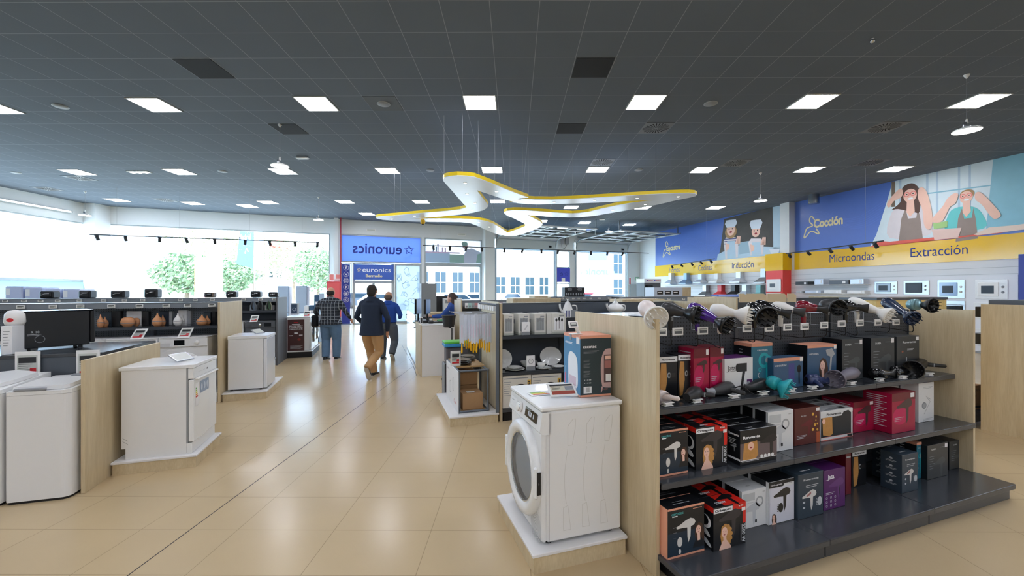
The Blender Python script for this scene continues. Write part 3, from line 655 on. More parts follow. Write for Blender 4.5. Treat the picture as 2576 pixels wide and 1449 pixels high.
for p in [c1(q) for q in sp1] + [c2(q) for q in sp2]:
    m = MB(); m.lathe([(.045, .004), (.04, -.006), (.03, -.006)], STU, TR(p[0], p[1], ZS), 14, cap=False); m.lathe([(.032, -.004), (0, -.009)], SG, TR(p[0], p[1], ZS), 14, cap=False); m.build('spotlight', star)
wires = [(1117, 437, 283), (1203, 446, 345), (1163, 433, 380), (992, 533, 445), (1007, 530, 420), (1735, 478, 352), (1688, 478, 330), (1650, 481, 352), (1440, 494, 430), (1475, 492, 430), (1580, 487, 430), (1315, 490, 420), (1330, 492, 415), (1377, 495, 355), (1283, 470, 395), (1245, 460, 420), (1243, 565, 500), (1235, 560, 500)]
for px, py, _ in wires:
    x, y = PP(px, py, ZS + TH); m = MB(); m.cyl((x, y, ZS + TH), (x, y, CH), .0035, GREY, 5); m.build('wire', star)
x, y = c1((820, 800)); r = thing('dome_camera', 'small yellow dome camera hanging under the left arm of the star lamp', 'camera', (x, y, ZS))
m = MB(); m.lathe([(.05, 0), (.05, -.03), (.07, -.05), (.075, -.12), (.05, -.16), (.03, -.17)], mt('camera_yellow', '#e4b400', .35), n=18); m.build('housing', r); m = MB(); m.lathe([(.045, -.155), (.03, -.185), (0, -.19)], GLOSSB, n=16, cap=False); m.build('lens_dome', r)
# ---- track lights
def track(lab, p0, p1, z, spots, wires=(), tilt=0.5, glow=False):
    x0, y0 = PP(*p0, z); x1, y1 = PP(*p1, z); an = math.atan2(y1 - y0, x1 - x0); L = math.hypot(x1 - x0, y1 - y0); fr = Fr(x0, y0, math.degrees(an))
    r = thing('track_light', lab, 'track light', (x0, y0, z), an)
    m = MB(); m.box(0, L, -.018, .018, -.015, .015, BLACKM); m.build('rail', r)
    for i, px in enumerate(spots):
        u = fr.u(px); T = TR(u, 0, -.05) @ RX(tilt * (1 if i % 2 else .7)) @ RY(.2 * ((i % 3) - 1))
        m = MB(); m.box(-.05, .05, -.02, .02, -.04, -.0, BLACKM, T=TR(u, 0, 0)); m.lathe([(.045, -.13), (.045, 0), (.02, .01)], BLACKM, T, 14); m.lathe([(.04, -.128), (0, -.125)], mt('spot_lens', '#fff4e0', .3, emit=70.0), T, 12, cap=False); m.build('spotlight', r)
    for px in wires:
        u = fr.u(px); m = MB(); m.cyl((u, 0, 0), (u, 0, CH - z), .003, GREY, 5); m.build('wire', r)
track('long black track with eight spots before the left windows', (226, 590), (803, 610), 3.5, [243, 315, 402, 468, 540, 617, 678, 742, 799], (294, 452, 628, 760))
track('black spotlight track before the kitchen print window and lift doors', (1063, 617), (1632, 637), 3.5, [1090, 1132, 1173, 1212, 1269, 1315, 1362, 1404, 1446, 1487, 1528, 1567], (1107, 1210))
track('black spotlight track under the blue mural with children in chef hats', (1797, 651), (1688, 668), 3.0, [1690, 1713, 1739, 1762, 1787], (1778,), -.9)
track('black spotlight track before the cooking mural with the yellow word', (2222, 606), (1978, 638), 3.0, [1985, 2031, 2086, 2140, 2200], (2001, 2177), -.9)
# ================================================================ right wall
RF = Fr(rwx, rwy, math.degrees(RW.a) - 180)
ru = lambda px: RF.u(px, -.01)
rz_ = RF.a
def RLoc(px, z, off=0.0): return RF.at(ru(px), off, z)
YB0, YB1 = 2.48, 3.12
YW = mt('yellow_wall_band', '#efc020', .12, var=.02, spec=.6); BLM = mt('mural_blue', '#5878c8', .3, var=.04)
def scenic(mb, *a, **k): pass
def mural(name, lab, px0, px1, z0, z1):
    u0, u1 = ru(px0), ru(px1); r = thing(name, lab, 'mural', RF.at(u0, -.012, z0), rz_); return r, u1 - u0, z1 - z0
SKN = mt('mural_skin', '#f4c8b4', .5, var=.06); SKP = mt('mural_skin_pink', '#f08f86', .5); HRD = mt('mural_hair_dark', '#5a4238', .6); HRL = mt('mural_hair_fair', '#b08a5e', .6)
APR = mt('mural_apron', '#9a8a82', .6, var=.1); SHW = mt('mural_shirt_white', '#e4dde0', .6, var=.05); SHA = mt('mural_shirt_aqua', '#6fd0d0', .6); SKB = mt('mural_window', '#dcecf2', .5, var=.06); SKB2 = mt('mural_window_blue', '#8fc6d8', .5, var=.08)
DKM = mt('mural_dark_kitchen', '#4b4844', .6, var=.3, vscale=2.0); GRM = mt('mural_green', '#a8cf88', .6); REDV = mt('mural_tomato', '#e86a58', .5, var=.15); LBM = mt('mural_light_blue', '#b9d2e2', .6, var=.06); MTH = mt('mural_mouth', '#a03038', .5); BRN = mt('mural_brown', '#7a6a5c', .6, var=.15)
LNB = mt('mural_line_blue', '#5f7fd4', .5)
def logo_star(m, x, y, s, mat, T, z):
    P = [(.52, 1.0), (.42, .99), (.36, .82), (.38, .62), (.5, .48), (.18, .3), (.0, -.28), (.08, -.36), (.5, -.0), (.98, -.22), (1.02, -.14), (.82, .18)]
    m.line([(x + p[0] * s, y + p[1] * s) for p in smoothpath([(p[0], p[1], 0) for p in [(.75, .72), (.62, .95), (.5, 1.02), (.4, .88), (.42, .64), (.62, .4), (.3, .3), (.16, .2), (.0, -.3), (.1, -.34), (.5, .02), (.98, -.22), (1.02, -.12), (.84, .16)]], 4)], .085 * s, mat, T, z)
# mural A
r, w, h = mural('wall_mural', 'blue wall mural with two laughing children in chef hats and a cream star', 1649, 1963, YB1, CH)
A_ = lambda px, py: (ru(px) - ru(1649), zat(py, *RF.at(ru(px), -.012)[:2]) - YB1)
m = MB(); m.rect(0, w, 0, h, BLM, FRONT, 0)
for k in range(7):
    c0 = A_(1760, 630); m.line([(c0[0] - 1.6 + .09 * k + q * .38, .75 + .05 * k + .28 * math.sin(q * .8 + .15 * k)) for q in range(13)], .014, LNB, FRONT, .002)
m.build('backdrop', r)
m = MB(); lx, ly = A_(1668, 637); logo_star(m, lx, ly, .62, CREAM, FRONT, .004); tx, ty = A_(1695, 623); m.text('Encastre', .42, tx - .05, ty, CREAM, FRONT, .004, bold=.035, width=A_(1712, 620)[0] - A_(1677, 620)[0]); m.build('lettering', r)
m = MB(); P = lambda L: [A_(*q) for q in L]
m.flat(P([(1822, 551), (1963, 515), (1963, 641), (1803, 657), (1812, 630), (1820, 570)]), DKM, FRONT, .003)
m.flat(P([(1944, 521), (1963, 516), (1963, 640), (1946, 641)]), LBM, FRONT, .005); m.flat(P([(1806, 640), (1850, 618), (1963, 622), (1963, 641), (1803, 657)]), LBM, FRONT, .005); m.flat(P([(1860, 610), (1885, 606), (1888, 636), (1860, 640)]), mt('mural_cupboard', '#9bb8c8', .6), FRONT, .006)
m.flat(P([(1935, 626), (1962, 626), (1958, 640), (1940, 640)]), WSIGN, FRONT, .007)
def kid(cx, hat_top, face_y, sh_y, bot_y, stripe, f):
    m.flat(P([(cx - 16 * f, sh_y + 10), (cx - 10 * f, sh_y), (cx + 10 * f, sh_y), (cx + 17 * f, sh_y + 8), (cx + 15 * f, bot_y), (cx - 12 * f, bot_y + 3)]), SHW, FRONT, .008)
    if stripe:
        for q in range(3): m.flat(P([(cx - 14 * f, sh_y + 4 + 6 * q), (cx + 14 * f, sh_y + 2 + 6 * q), (cx + 14 * f, sh_y + 4 + 6 * q), (cx - 14 * f, sh_y + 6 + 6 * q)]), NAVY, FRONT, .009)
    m.flat(P([(cx - 8 * f, sh_y + 10), (cx + 9 * f, sh_y + 9), (cx + 11 * f, bot_y), (cx - 8 * f, bot_y + 3)]), LBM, FRONT, .01)
    x0, y0 = A_(cx, face_y); x1, _ = A_(cx + 9 * f, face_y); rr = abs(x1 - x0)
    if stripe: m.ell(x0, y0 - .1, rr * 1.45, rr * 1.3, HRL, FRONT, .011)
    m.ell(x0, y0, rr, rr * 1.15, SKN, FRONT, .012); m.ell(x0, y0 - rr * .45, rr * .32, rr * .2, MTH, FRONT, .014); m.ell(x0 - rr * .4, y0 + rr * .15, .03, .035, INK, FRONT, .014); m.ell(x0 + rr * .4, y0 + rr * .15, .03, .035, INK, FRONT, .014)
    m.flat(P([(cx - 9 * f, face_y - 5), (cx + 9 * f, face_y - 7), (cx + 14 * f, hat_top + 8), (cx + 11 * f, hat_top), (cx, hat_top + 1), (cx - 10 * f, hat_top + 3), (cx - 13 * f, hat_top + 12)]), WSIGN, FRONT, .013)
    m.flat(P([(cx - 12 * f, sh_y + 14), (cx - 3 * f, sh_y + 18), (cx - 4 * f, sh_y + 30), (cx - 10 * f, sh_y + 34)]), SKN, FRONT, .015)
    for q in (-1, 0, 1): m.flat(P([(cx + 12 * f + q * 3, sh_y + 16), (cx + 17 * f + q * 3, sh_y - 4), (cx + 19 * f + q * 3, sh_y - 3), (cx + 18 * f + q * 3, sh_y + 16)]), SKN, FRONT, .015)
kid(1839, 552, 578, 597, 648, True, 1.15); kid(1902, 552, 582, 600, 640, False, 1.2)
m.build('photograph', r)
# mural B
r, w, h = mural('wall_mural', 'large wall mural of two people holding pepper rings to their eyes', 1999, 2760, YB1, CH)
A_ = lambda px, py: (ru(px) - ru(1999), zat(py, *RF.at(ru(px), -.012)[:2]) - YB1)
m = MB(); m.rect(0, w, 0, h, BLM, FRONT, 0)
for k in range(7): m.line([(.3 + .05 * k + q * .3, .9 + .06 * k + .25 * math.sin(q * .7 + .2 * k)) for q in range(10)], .01, LNB, FRONT, .002)
m.build('backdrop', r)
m = MB(); lx, ly = A_(2023, 585); logo_star(m, lx, ly, .55, CREAM, FRONT, .004); tx, ty = A_(2083, 559); m.text('Cocción', .42, tx, ty, CREAM, FRONT, .004, bold=.045, width=A_(2119, 558)[0] - A_(2046, 558)[0], res=5); m.build('lettering', r)
m = MB(); P = lambda L: [A_(*q) for q in L]
m.flat(P([(2243, 458), (2760, 322), (2760, 552), (2190, 620), (2205, 590), (2232, 505), (2242, 470)]), SKB, FRONT, .003)
m.flat(P([(2500, 388), (2760, 322), (2760, 552), (2480, 588)]), SKB2, FRONT, .004)
for a in (2262, 2330, 2355, 2410, 2437): m.flat(P([(a, 452 - (a - 2243) * .26), (a + 6, 451 - (a - 2243) * .26), (a + 6, 590), (a, 592)]), LBM, FRONT, .005)
m.flat(P([(2243, 497), (2760, 430), (2760, 434), (2243, 500)]), SKB2, FRONT, .006)
m.flat(P([(2243, 457), (2252, 456), (2252, 520), (2243, 521)]), BRN, FRONT, .006)
sm = lambda L: [(q[0], q[1]) for q in smoothpath([(a, b, 0) for a, b in P(L)], 4, True)]
def person_m(cx, fy, fr_, hair, shirt, sh, wide, top, longh):
    # shoulders, apron, face, raised arms, rings
    m.flat(sm([(cx - wide, 598 if longh else 582), (cx - wide * .95, sh + 22), (cx - wide * .55, sh + 3), (cx + wide * .35, sh), (cx + wide * .85, sh + 18), (cx + wide * .95, 590 if longh else 574)]), shirt, FRONT, .008)
    m.flat(P([(cx - wide * .55, 608), (cx - wide * .42, sh + 30), (cx - wide * .22, sh + 4), (cx - wide * .1, sh + 30), (cx + wide * .3, sh + 28), (cx + wide * .38, sh + 3), (cx + wide * .5, sh + 30), (cx + wide * .62, 600)]), APR, FRONT, .01)
    x0, y0 = A_(cx, fy); rr = abs(A_(cx + fr_, fy)[0] - x0)
    if longh: m.flat(sm([(cx - 12, top + 4), (cx + 10, top), (cx + 26, fy - 8), (cx + 24, fy + 40), (cx + 10, fy + 42), (cx - 30, fy + 34), (cx - 46, fy + 36), (cx - 24, fy + 16), (cx - 22, fy - 12)]), hair, FRONT, .011)
    else: m.ell(x0 + .02, y0 + rr * .55, rr * 1.1, rr * .95, hair, FRONT, .011)
    m.flat(P([(cx - 8, fy + 12), (cx + 10, fy + 10), (cx + 12, sh + 12), (cx, sh + 26), (cx - 9, sh + 14)]), SKN, FRONT, .012)
    m.ell(x0, y0, rr, rr * 1.2, SKN, FRONT, .013, n=30); m.ell(x0 + rr * .05, y0 - rr * .55, rr * .42, rr * .17, WPRINT, FRONT, .015); m.ell(x0 + rr * .05, y0 - rr * .5, rr * .45, rr * .08, MTH, FRONT, .014)
    for q in (-1, 1):
        ex = x0 + q * rr * .48; ey = y0 + rr * .28; m.annulus(ex, ey, rr * .3, rr * .46, SKP, FRONT, .016, n=24); m.ell(ex, ey, rr * .12, rr * .1, INK, FRONT, .017, n=12)
person_m(2290, 492, 17, HRD, SHW, 520, 52, 462, True)
for L in ([(2232, 514), (2240, 500), (2256, 482), (2268, 474), (2273, 486), (2266, 498), (2250, 506), (2238, 522)], [(2311, 478), (2321, 471), (2334, 486), (2345, 530), (2347, 562), (2338, 578), (2326, 566), (2322, 530), (2311, 500)]): m.flat(sm(L), SKN, FRONT, .019)
person_m(2431, 496, 17, HRL, SHA, 520, 48, 468, False)
for L in ([(2350, 560), (2348, 548), (2372, 520), (2384, 500), (2402, 486), (2412, 490), (2404, 512), (2390, 522), (2372, 556)], [(2455, 486), (2468, 484), (2488, 502), (2516, 534), (2516, 546), (2498, 549), (2472, 516), (2455, 502)]): m.flat(sm(L), SKN, FRONT, .019)
for L in ([(2190, 622), (2210, 606), (2240, 608), (2300, 602), (2360, 596), (2400, 600), (2520, 586), (2576, 575), (2760, 548), (2760, 555), (2190, 622)],): m.flat(P(L), REDV, FRONT, .02)
m.flat(P([(2345, 578), (2420, 573), (2412, 598), (2352, 604)]), mt('mural_glass_bowl', '#e8c8bc', .4), FRONT, .021); m.flat(P([(2450, 590), (2490, 572), (2560, 566), (2640, 552), (2640, 570), (2460, 592)]), mt('mural_plate', '#eed8c8', .5), FRONT, .0215)
m.flat(P([(2348, 562), (2385, 556), (2384, 572), (2350, 576)]), GRM, FRONT, .018)
m.build('photograph', r)
# yellow bands with words
def band(lab, px0, px1, words):
    u0, u1 = ru(px0), ru(px1); r = thing('wall_band', lab, 'sign band', RF.at(u0, -.02, YB0), rz_)
    m = MB(); m.box(0, u1 - u0, 0, .02, 0, YB1 - YB0, YW); m.build('panel', r)
    for t, a, b in words:
        m = MB(); ua, ub = ru(a) - u0, ru(b) - u0; m.text(t, .4, (ua + ub) / 2, (YB1 - YB0) * .5, NAVY, FRONT, .003, width=(ub - ua), res=5); m.build('lettering', r)
band('yellow wall band with the words Hornos, Cocinas and Inducción', 1648, 1928, [('Hornos', 1684, 1710), ('Cocinas', 1757, 1791), ('Inducción', 1842, 1896)])
band('yellow wall band with the words Microondas and Extracción', 1999, 2760, [('Microondas', 2087, 2200), ('Extracción', 2291, 2435)])
# pillar
u0, u1 = ru(1940), ru(1998)
pu = RF.v  # unused
PLa, PLb = RF.u(1927, -.43), RF.u(1969, -.43); PW = PLb - PLa
REDP = mt('pillar_red', '#e8423c', .35, var=.02)
r = thing('pillar_cladding', 'square pillar clad in red with a yellow top between the two murals', 'pillar', RF.at(PLa, -.43, 0), rz_)
m = MB(); m.box(0, PW, 0, .43, 0, YB0 - .02, REDP); m.build('red_cladding', r); m = MB(); m.box(-.02, PW + .02, -.02, .43, YB0 - .02, YB1 + .02, YW); m.build('yellow_cladding', r)
m = MB(); m.box(RF.u(1962, -.3) - PLa, RF.u(1985, -.3) - PLa, .13, .43, YB1 + .02, CH, W_WALL); m.build('white_column', r)
for k, (zz0, zz1) in enumerate(((1.72, 2.22), (1.2, 1.68))):
    pass
# blue pillar at the right edge
m = MB(); m.box(0, 1.2, -.35, 0, 0, 2.56, mt('royal_blue_panel', '#2f3f9c', .4)); tag(m.build('square_pillar', None, RF.at(RF.u(2562, -.37), -.02, 0), rz_), 'royal blue pillar panel on the right wall at the frame edge', 'pillar')
# slat grooves
m = MB(); GV = mt('slat_groove', '#a7adb2', .6)
for k in range(12):
    z = .4 + k * .17
    m.box(.3, RF.u(2800, 0), -.004, 0, z, z + .008, GV)
o = m.build('trim_4', None, RF.at(0, 0, 0), rz_); o['kind'] = 'structure'
# metal duct
x, y = PP(2047, 497, CH); m = MB(); m.lathe([(.17, 0), (.17, .32), (.17, .33)], mt('duct_metal', '#9aa0a4', .25, 1.0), n=28); zt = CH - .33
tag(m.build('steel_duct', None, (RF.at(RF.u(2047, -.6), -.6, zt))), 'short shiny steel duct hanging from the ceiling before the blue mural', 'duct')
# ================================================================ hair dryer gondola (right foreground)
DG = Fr(.84, 2.43, 20.1); GU = 3.28; ga = DG.a
SH_TOP, SH_MID, SH_BASE = .945, .55, .135
DARKTOP = mt('shelf_top_glossy_anthracite', '#3a3e44', .2, spec=.6, var=.05)
r = thing('shelving_unit', 'long dark steel gondola with pegboard, hung with hair dryers', 'shelving', DG.at(0, 0), ga)
m = MB(); m.box(.06, GU - .02, -.17, .45, 0, .1, BLACKM)
for k in range(3): m.box(.03 + k * 1.085, .03 + (k + 1) * 1.085 - .008, -.205, -.17, .0, .108, DARK, .003)
m.build('kick_plate', r)
for nm, z, v0 in (('base_shelf', SH_BASE, -.24), ('middle_shelf', SH_MID, -.012), ('upper_shelf', SH_TOP, .115)):
    m = MB()
    for k in range(3):
        a, b = .02 + k * 1.085, .02 + (k + 1) * 1.085 - .003
        m.box(a, b, v0, .45, z - .012, z, DARKTOP, .003); m.box(a, b, v0, v0 + .012, z - .04, z - .006, DARK, .003)
    if nm == 'base_shelf': m.box(.0, .02, v0, -.0, z - .03, z, DARK)
    m.build(nm, r)
m = MB(); m.box(.02, GU - .02, .45, .48, 0, 1.49, PEG); m.box(.02, GU - .02, .445, .485, 1.485, 1.5, DARK)
for k in range(4): x = .02 + k * 1.08; m.box(x - .015, x + .015, .44, .45, .1, 1.49, DARK)
m.build('pegboard', r)
for x0, x1, nm in ((-.012, .012, 'near_end_panel'), (GU - .02, GU + .01, 'far_end_panel')):
    m = MB(); m.box(x0, x1, 0, .98, 0, 1.51, WOOD, .001); m.build('end_panel', r)
m = MB(); m.box(.02, GU - .02, .5, .95, 1.47, 1.495, WHITE, .003); m.box(.02, GU - .02, .5, .95, .12, .14, DARK); m.build('rear_shelf', r)
# ---- cartons
def art_dryer(m, x, y, s, mat, T, z, flip=1, handle=None):
    P = [(-.5, -.02), (-.3, .05), (-.05, .17), (.2, .24), (.38, .18), (.45, .05), (.38, -.06), (.22, -.1), (.2, -.5), (.1, -.72), (.05, -.5), (.04, -.12), (-.2, -.1), (-.48, -.1)]
    m.flat([(x + flip * p[0] * s, y + p[1] * s) for p in P][::flip], mat, T, z)
def art_woman(m, x, y, s, hair, T, z, curl=False, skin=None, dress=None):
    sk = skin or SKN; L = (.62 if not curl else .5)
    m.flat([(x - .26 * s, y - .1 * s), (x - .2 * s, y + .3 * s), (x, y + .44 * s), (x + .22 * s, y + .34 * s), (x + .36 * s, y - .05 * s), (x + .34 * s, y - L * s), (x + .1 * s, y - .5 * s), (x - .2 * s, y - .45 * s)], hair, T, z)
    if curl:
        for k in range(9): a = -1.9 + k * .5; m.ell(x + .06 * s + .3 * s * math.cos(a), y - .1 * s + .42 * s * math.sin(a), .11 * s, .11 * s, hair, T, z + .0002, n=10)
    m.flat([(x - .12 * s, y - .3 * s), (x + .1 * s, y - .3 * s), (x + .36 * s, y - .62 * s), (x + .4 * s, y - .85 * s), (x - .4 * s, y - .85 * s), (x - .3 * s, y - .6 * s)], dress or sk, T, z + .0003)
    m.flat([(x - .1 * s, y - .1 * s), (x + .08 * s, y - .1 * s), (x + .1 * s, y - .5 * s), (x - .08 * s, y - .5 * s)], sk, T, z + .0004)
    m.ell(x - .02 * s, y + .06 * s, .17 * s, .24 * s, sk, T, z + .0006, n=18)
    m.ell(x - .03 * s, y - .05 * s, .05 * s, .02 * s, MTH, T, z + .0009, n=10)
    for q in (-1, 1): m.ell(x - .02 * s + q * .07 * s, y + .1 * s, .028 * s, .014 * s, INK, T, z + .0009, n=8)
def art_diff(m, x, y, s, mat, T, z):
    m.ell(x, y, .3 * s, .42 * s, mat, T, z, n=18)
    for k in range(5): m.rect(x - .45 * s, x - .2 * s, y - .3 * s + k * .14 * s, y - .24 * s + k * .14 * s, mat, T, z)
def lines(m, x, y, w, n, mat, T, z, dy=.01, hh=.0035):
    for k in range(n): m.rect(x, x + w * (1 - .3 * ((k * 7) % 3) / 2), y - k * dy, y - k * dy + hh, mat, T, z)
PEACH = mt('carton_peach', '#e5a184', .5); CBK = mt('carton_black', '#17191d', .3, var=.08); CDK = mt('carton_dark_blue', '#1f3040', .35, var=.06); CRD = mt('carton_red', '#d8281e', .35, var=.08); CWH = mt('carton_white', '#e3e5e6', .4, var=.02)
CGY = mt('carton_grey', '#a9adb1', .4); CMR = mt('carton_maroon', '#6e1524', .35, var=.1); CMG = mt('carton_magenta', '#a8123f', .35, var=.1); CPU = mt('carton_purple', '#5a2468', .35, var=.1); CBR = mt('carton_brown_red', '#5c2420', .35, var=.08)
CSL = mt('carton_slate', '#34424e', .35, var=.06); CTE = mt('carton_teal', '#2c6f86', .35, var=.1); CBL = mt('carton_steel_blue', '#365a7c', .35, var=.1); CAN = mt('carton_anthracite', '#33373a', .35, var=.08); TRQ = mt('turquoise_plastic', '#25a8b4', .35, var=.03)
HBL = mt('hair_blonde', '#c58f4e', .6, var=.2, vscale=30); HBR = mt('hair_brown', '#4e3626', .6, var=.2, vscale=30); GOLD = mt('print_gold', '#e2b24a', .5); PGREY = mt('print_grey', '#8a9096', .5); LTXT = mt('print_light', '#c9ced2', .5); PTEAL = mt('print_teal', '#4aa7a8', .5); DPH = mt('dryer_photo_dark', '#2c2a2a', .4); DPW = mt('dryer_photo_white', '#dcdad6', .4); DPL = mt('dryer_photo_rose', '#a9706c', .4); STK = mt('price_sticker', '#f1efef', .5)
FIL = mt('print_fill_dark', '#22262b', .4); TAUPE = mt('print_taupe', '#6d5f60', .5)
def carton_mesh(kind, w, d, h):
    m = MB(); F = FRONT; S = SIDE(d); e = .0007
    body = dict(peach=CBK, red=CBK, blond=CBK, white=CWH, brown=CBR, window=CWH, magenta=CMG, maroon=CMG, whitedryer=CWH, bwhite=CWH, slate=CSL, purple=CPU, maroon2=CMR, black=CBK, teal=CTE, bamba=CAN, rowblack=CBK, jata=CWH, steelblue=CBL, womanblue=CBL, rowdark=CAN, brownplain=CBR)[kind]
    m.box(0, w, 0, d, 0, h, body, .0015)
    if kind == 'peach':
        m.rect(0, w, 0, .012, PEACH, F, e); m.rect(0, w, h - .012, h, PEACH, F, e); m.rect(0, d, 0, h, PEACH, S, e)
        m.rect(.001, w - .001, .012, h * .5, CDK, F, e); art_dryer(m, w * .5, h * .62, w * .55, DPW, F, 2 * e); art_woman(m, w * .84, h * .44, w * .42, HBR, F, 2 * e, dress=CBK)
        m.ell(w * .32, h * .3, w * .07, h * .1, DPW, F, 2 * e); m.ell(w * .32, h * .11, w * .035, h * .05, DPW, F, 2 * e)
        m.text('cecotec', h * .085, w * .26, h * .88, PTEAL, F, e, bold=.02, width=w * .32); lines(m, w * .12, h * .82, w * .14, 1, WPRINT, F, e, hh=.006); lines(m, w * .68, h * .91, w * .25, 1, PEACH, F, e); lines(m, w * .14, h * .6, w * .12, 3, PGREY, F, e, dy=.03)
        m.rect(w * .25, w * .7, d * .3, d * .36, PGREY, TR(0, 0, h), e); m.rect(w * .3, w * .6, d * .5, d * .54, PGREY, TR(0, 0, h), e)
    elif kind == 'red':
        m.rect(w * .6, w, h * .84, h, CRD, F, e); m.rect(w * .9, w, h * .5, h * .86, CRD, F, e); m.rect(0, w * .58, h * .86, h * .97, WPRINT, F, 2 * e); m.text('Orbegozo', h * .07, w * .29, h * .915, INK, F, 3 * e, bold=.03, width=w * .5)
        art_dryer(m, w * .52, h * .72, w * .72, mt('dryer_ghost', '#3d393a', .4), F, 2 * e); art_woman(m, w * .34, h * .36, w * .52, HBL, F, 2 * e, curl=True)
        m.text('2200 W', w * .13, w * .92, h * .27, LTXT, F, 3 * e, bold=.04, rot=-PI / 2); m.rect(w * .83, w * .85, h * .1, h * .48, LTXT, F, 3 * e); m.rect(w * .86, w * .98, h * .8, h * .88, STK, F, 4 * e); m.text('SE 2205', h * .045, w * .84, h * .93, WPRINT, F, 3 * e, bold=.03)
        m.rect(w * .35, w, .0, d, CRD, TR(0, 0, h), e); art_dryer(m, w * .65, d * .65, w * .6, CBK, TR(0, 0, h), 2 * e); m.text('2200W', d * .22, w * .36, d * .3, LTXT, TR(0, 0, h), 2 * e, bold=.04)
        m.rect(0, d, h * .88, h, CRD, S, e); m.ell(d * .45, h * .6, d * .4, h * .16, WPRINT, S, e); m.ell(d * .35, h * .62, d * .34, h * .13, CBK, S, 2 * e); m.ell(d * .5, h * .36, d * .32, h * .06, WPRINT, S, e, rot=-.5); m.ell(d * .55, h * .14, d * .36, h * .055, WPRINT, S, e, rot=-.5)
    elif kind == 'blond':
        m.rect(0, w, h * .12, h * .62, TAUPE, F, e); m.text('Rowenta', h * .11, w * .3, h * .78, WPRINT, F, e, bold=.035, width=w * .46)
        m.flat([(w * .1, h * .62), (w * .45, h * .66), (w * .48, h * .25), (w * .4, h * .13), (w * .06, h * .13)], HBL, F, 2 * e); m.ell(w * .28, h * .52, w * .08, h * .12, SKN, F, 3 * e); m.ell(w * .28, h * .48, w * .03, h * .02, MTH, F, 4 * e)
        art_dryer(m, w * .78, h * .62, w * .5, DPH, F, 2 * e); m.rect(0, w, h * .12, h * .14, WPRINT, F, 3 * e); m.rect(w * .05, w * .5, h * .085, h * .1, LTXT, F, e)
        for k in range(4): m.ell(w * (.57 + .1 * k), h * .18, w * .04, h * .05, WPRINT, F, 4 * e, n=12)
        m.rect(w * .0, w, .0, d * .06, LTXT, TR(0, 0, h), e); m.text('Rowenta', d * .16, w * .35, d * .35, LTXT, TR(0, 0, h), e, bold=.03)
        m.text('Rowenta', d * .22, d * .5, h * .85, WPRINT, S, e, bold=.03); m.rect(0, d, h * .12, h * .18, WPRINT, S, e); lines(m, d * .1, h * .7, d * .6, 4, LTXT, S, e); art_dryer(m, d * .5, h * .5, d * .5, PGREY, S, e)
    elif kind in ('white', 'bwhite'):
        m.rect(0, d, 0, h, CBK, S, e); m.rect(d * .85, d, 0, h, CWH, S, 2 * e)
        m.rect(w * .05, w * .5, h * .72, h * .92, mt('print_silver', '#c3c7c9', .4), F, e); m.text('babyliss', h * .03, w * .85, h * .9, INK, F, e); m.text('PROFESSIONAL', h * .04, w * .3, h * .66, CGY, F, e)
        m.annulus(w * .68, h * .66, w * .1, w * .15, CGY, F, e); art_dryer(m, w * .38, h * .5, w * .7, mt('dryer_photo_pale', '#c9cdd2', .3), F, e); m.rect(w * .5, w * .57, h * .12, h * .2, INK, F, 2 * e)
        m.text('babyliss', d * .1, w * .5, d * .4, INK, TR(0, 0, h), e)
    elif kind == 'bwhite_': pass
    elif kind in ('brown', 'brownplain'):
        if kind == 'brown':
            for a, b, q in ((.72, .8, 1), (.85, .72, .7), (.8, .5, 1), (.9, .52, .7), (.72, .38, 1), (.9, .36, .8), (.84, .62, .5)): m.ell(w * a, h * b, w * .045 * q, w * .045 * q, GOLD, F, e, n=12)
            m.text('PRO DRY', h * .05, w * .35, h * .78, LTXT, F, e, bold=.03); lines(m, w * .08, h * .25, w * .4, 3, LTXT, F, e); m.rect(w * .86, w, 0, h * .3, mt('print_orange', '#b85c34', .5), F, e); m.rect(w * .84, w * .98, h * .88, h * .97, STK, F, 2 * e)
            art_dryer(m, w * .5, h * .55, w * .5, CMR, F, e)
    elif kind == 'window':
        m.rect(w * .0, w * .94, h * .12, h * .78, CBK, F, e); m.text('Rowenta', h * .1, w * .4, h * .87, INK, F, e, bold=.03, width=w * .46); m.rect(.0, w, .0, h * .03, mt('print_coral', '#d87a70', .5), F, 2 * e); m.rect(w * .0, w, h * .11, h * .125, MATS['print_coral'], F, 2 * e)
        m.flat([(w * .04, h * .78), (w * .34, h * .78), (w * .36, h * .2), (w * .25, h * .13), (w * .06, h * .2)], HBL, F, 2 * e); m.ell(w * .08, h * .66, w * .05, h * .08, SKN, F, 3 * e)
        m.flat([(w * .38, h * .12), (w * .38, h * .68), (w * .62, h * .76), (w * .7, h * .9), (w * .85, h * .94), (w * .94, h * .84), (w * .94, h * .12)], FIL, F, 2 * e); m.rect(w * .82, w * .98, h * .02, h * .1, CBK, F, 2 * e); m.rect(w * .9, w * .99, h * .88, h * .97, STK, F, 3 * e)
        m.flat([(w * .1, d * .1), (w * .5, d * .1), (w * .7, d * .5), (w * .5, d * .6)], CGY, TR(0, 0, h), e); m.rect(w * .7, w * .85, d * .2, d * .6, CBK, TR(0, 0, h), e)
    elif kind in ('magenta', 'maroon'):
        m.ell(w * .35, h * .42, w * .32, h * .22, mt('print_pink_glow', '#c8145a', .4), F, e); m.rect(0, w, h * .8, h, CMR, F, e); art_dryer(m, w * .55, h * .68, w * .7, mt('dryer_photo_bronze', '#4a3434', .3), F, 2 * e)
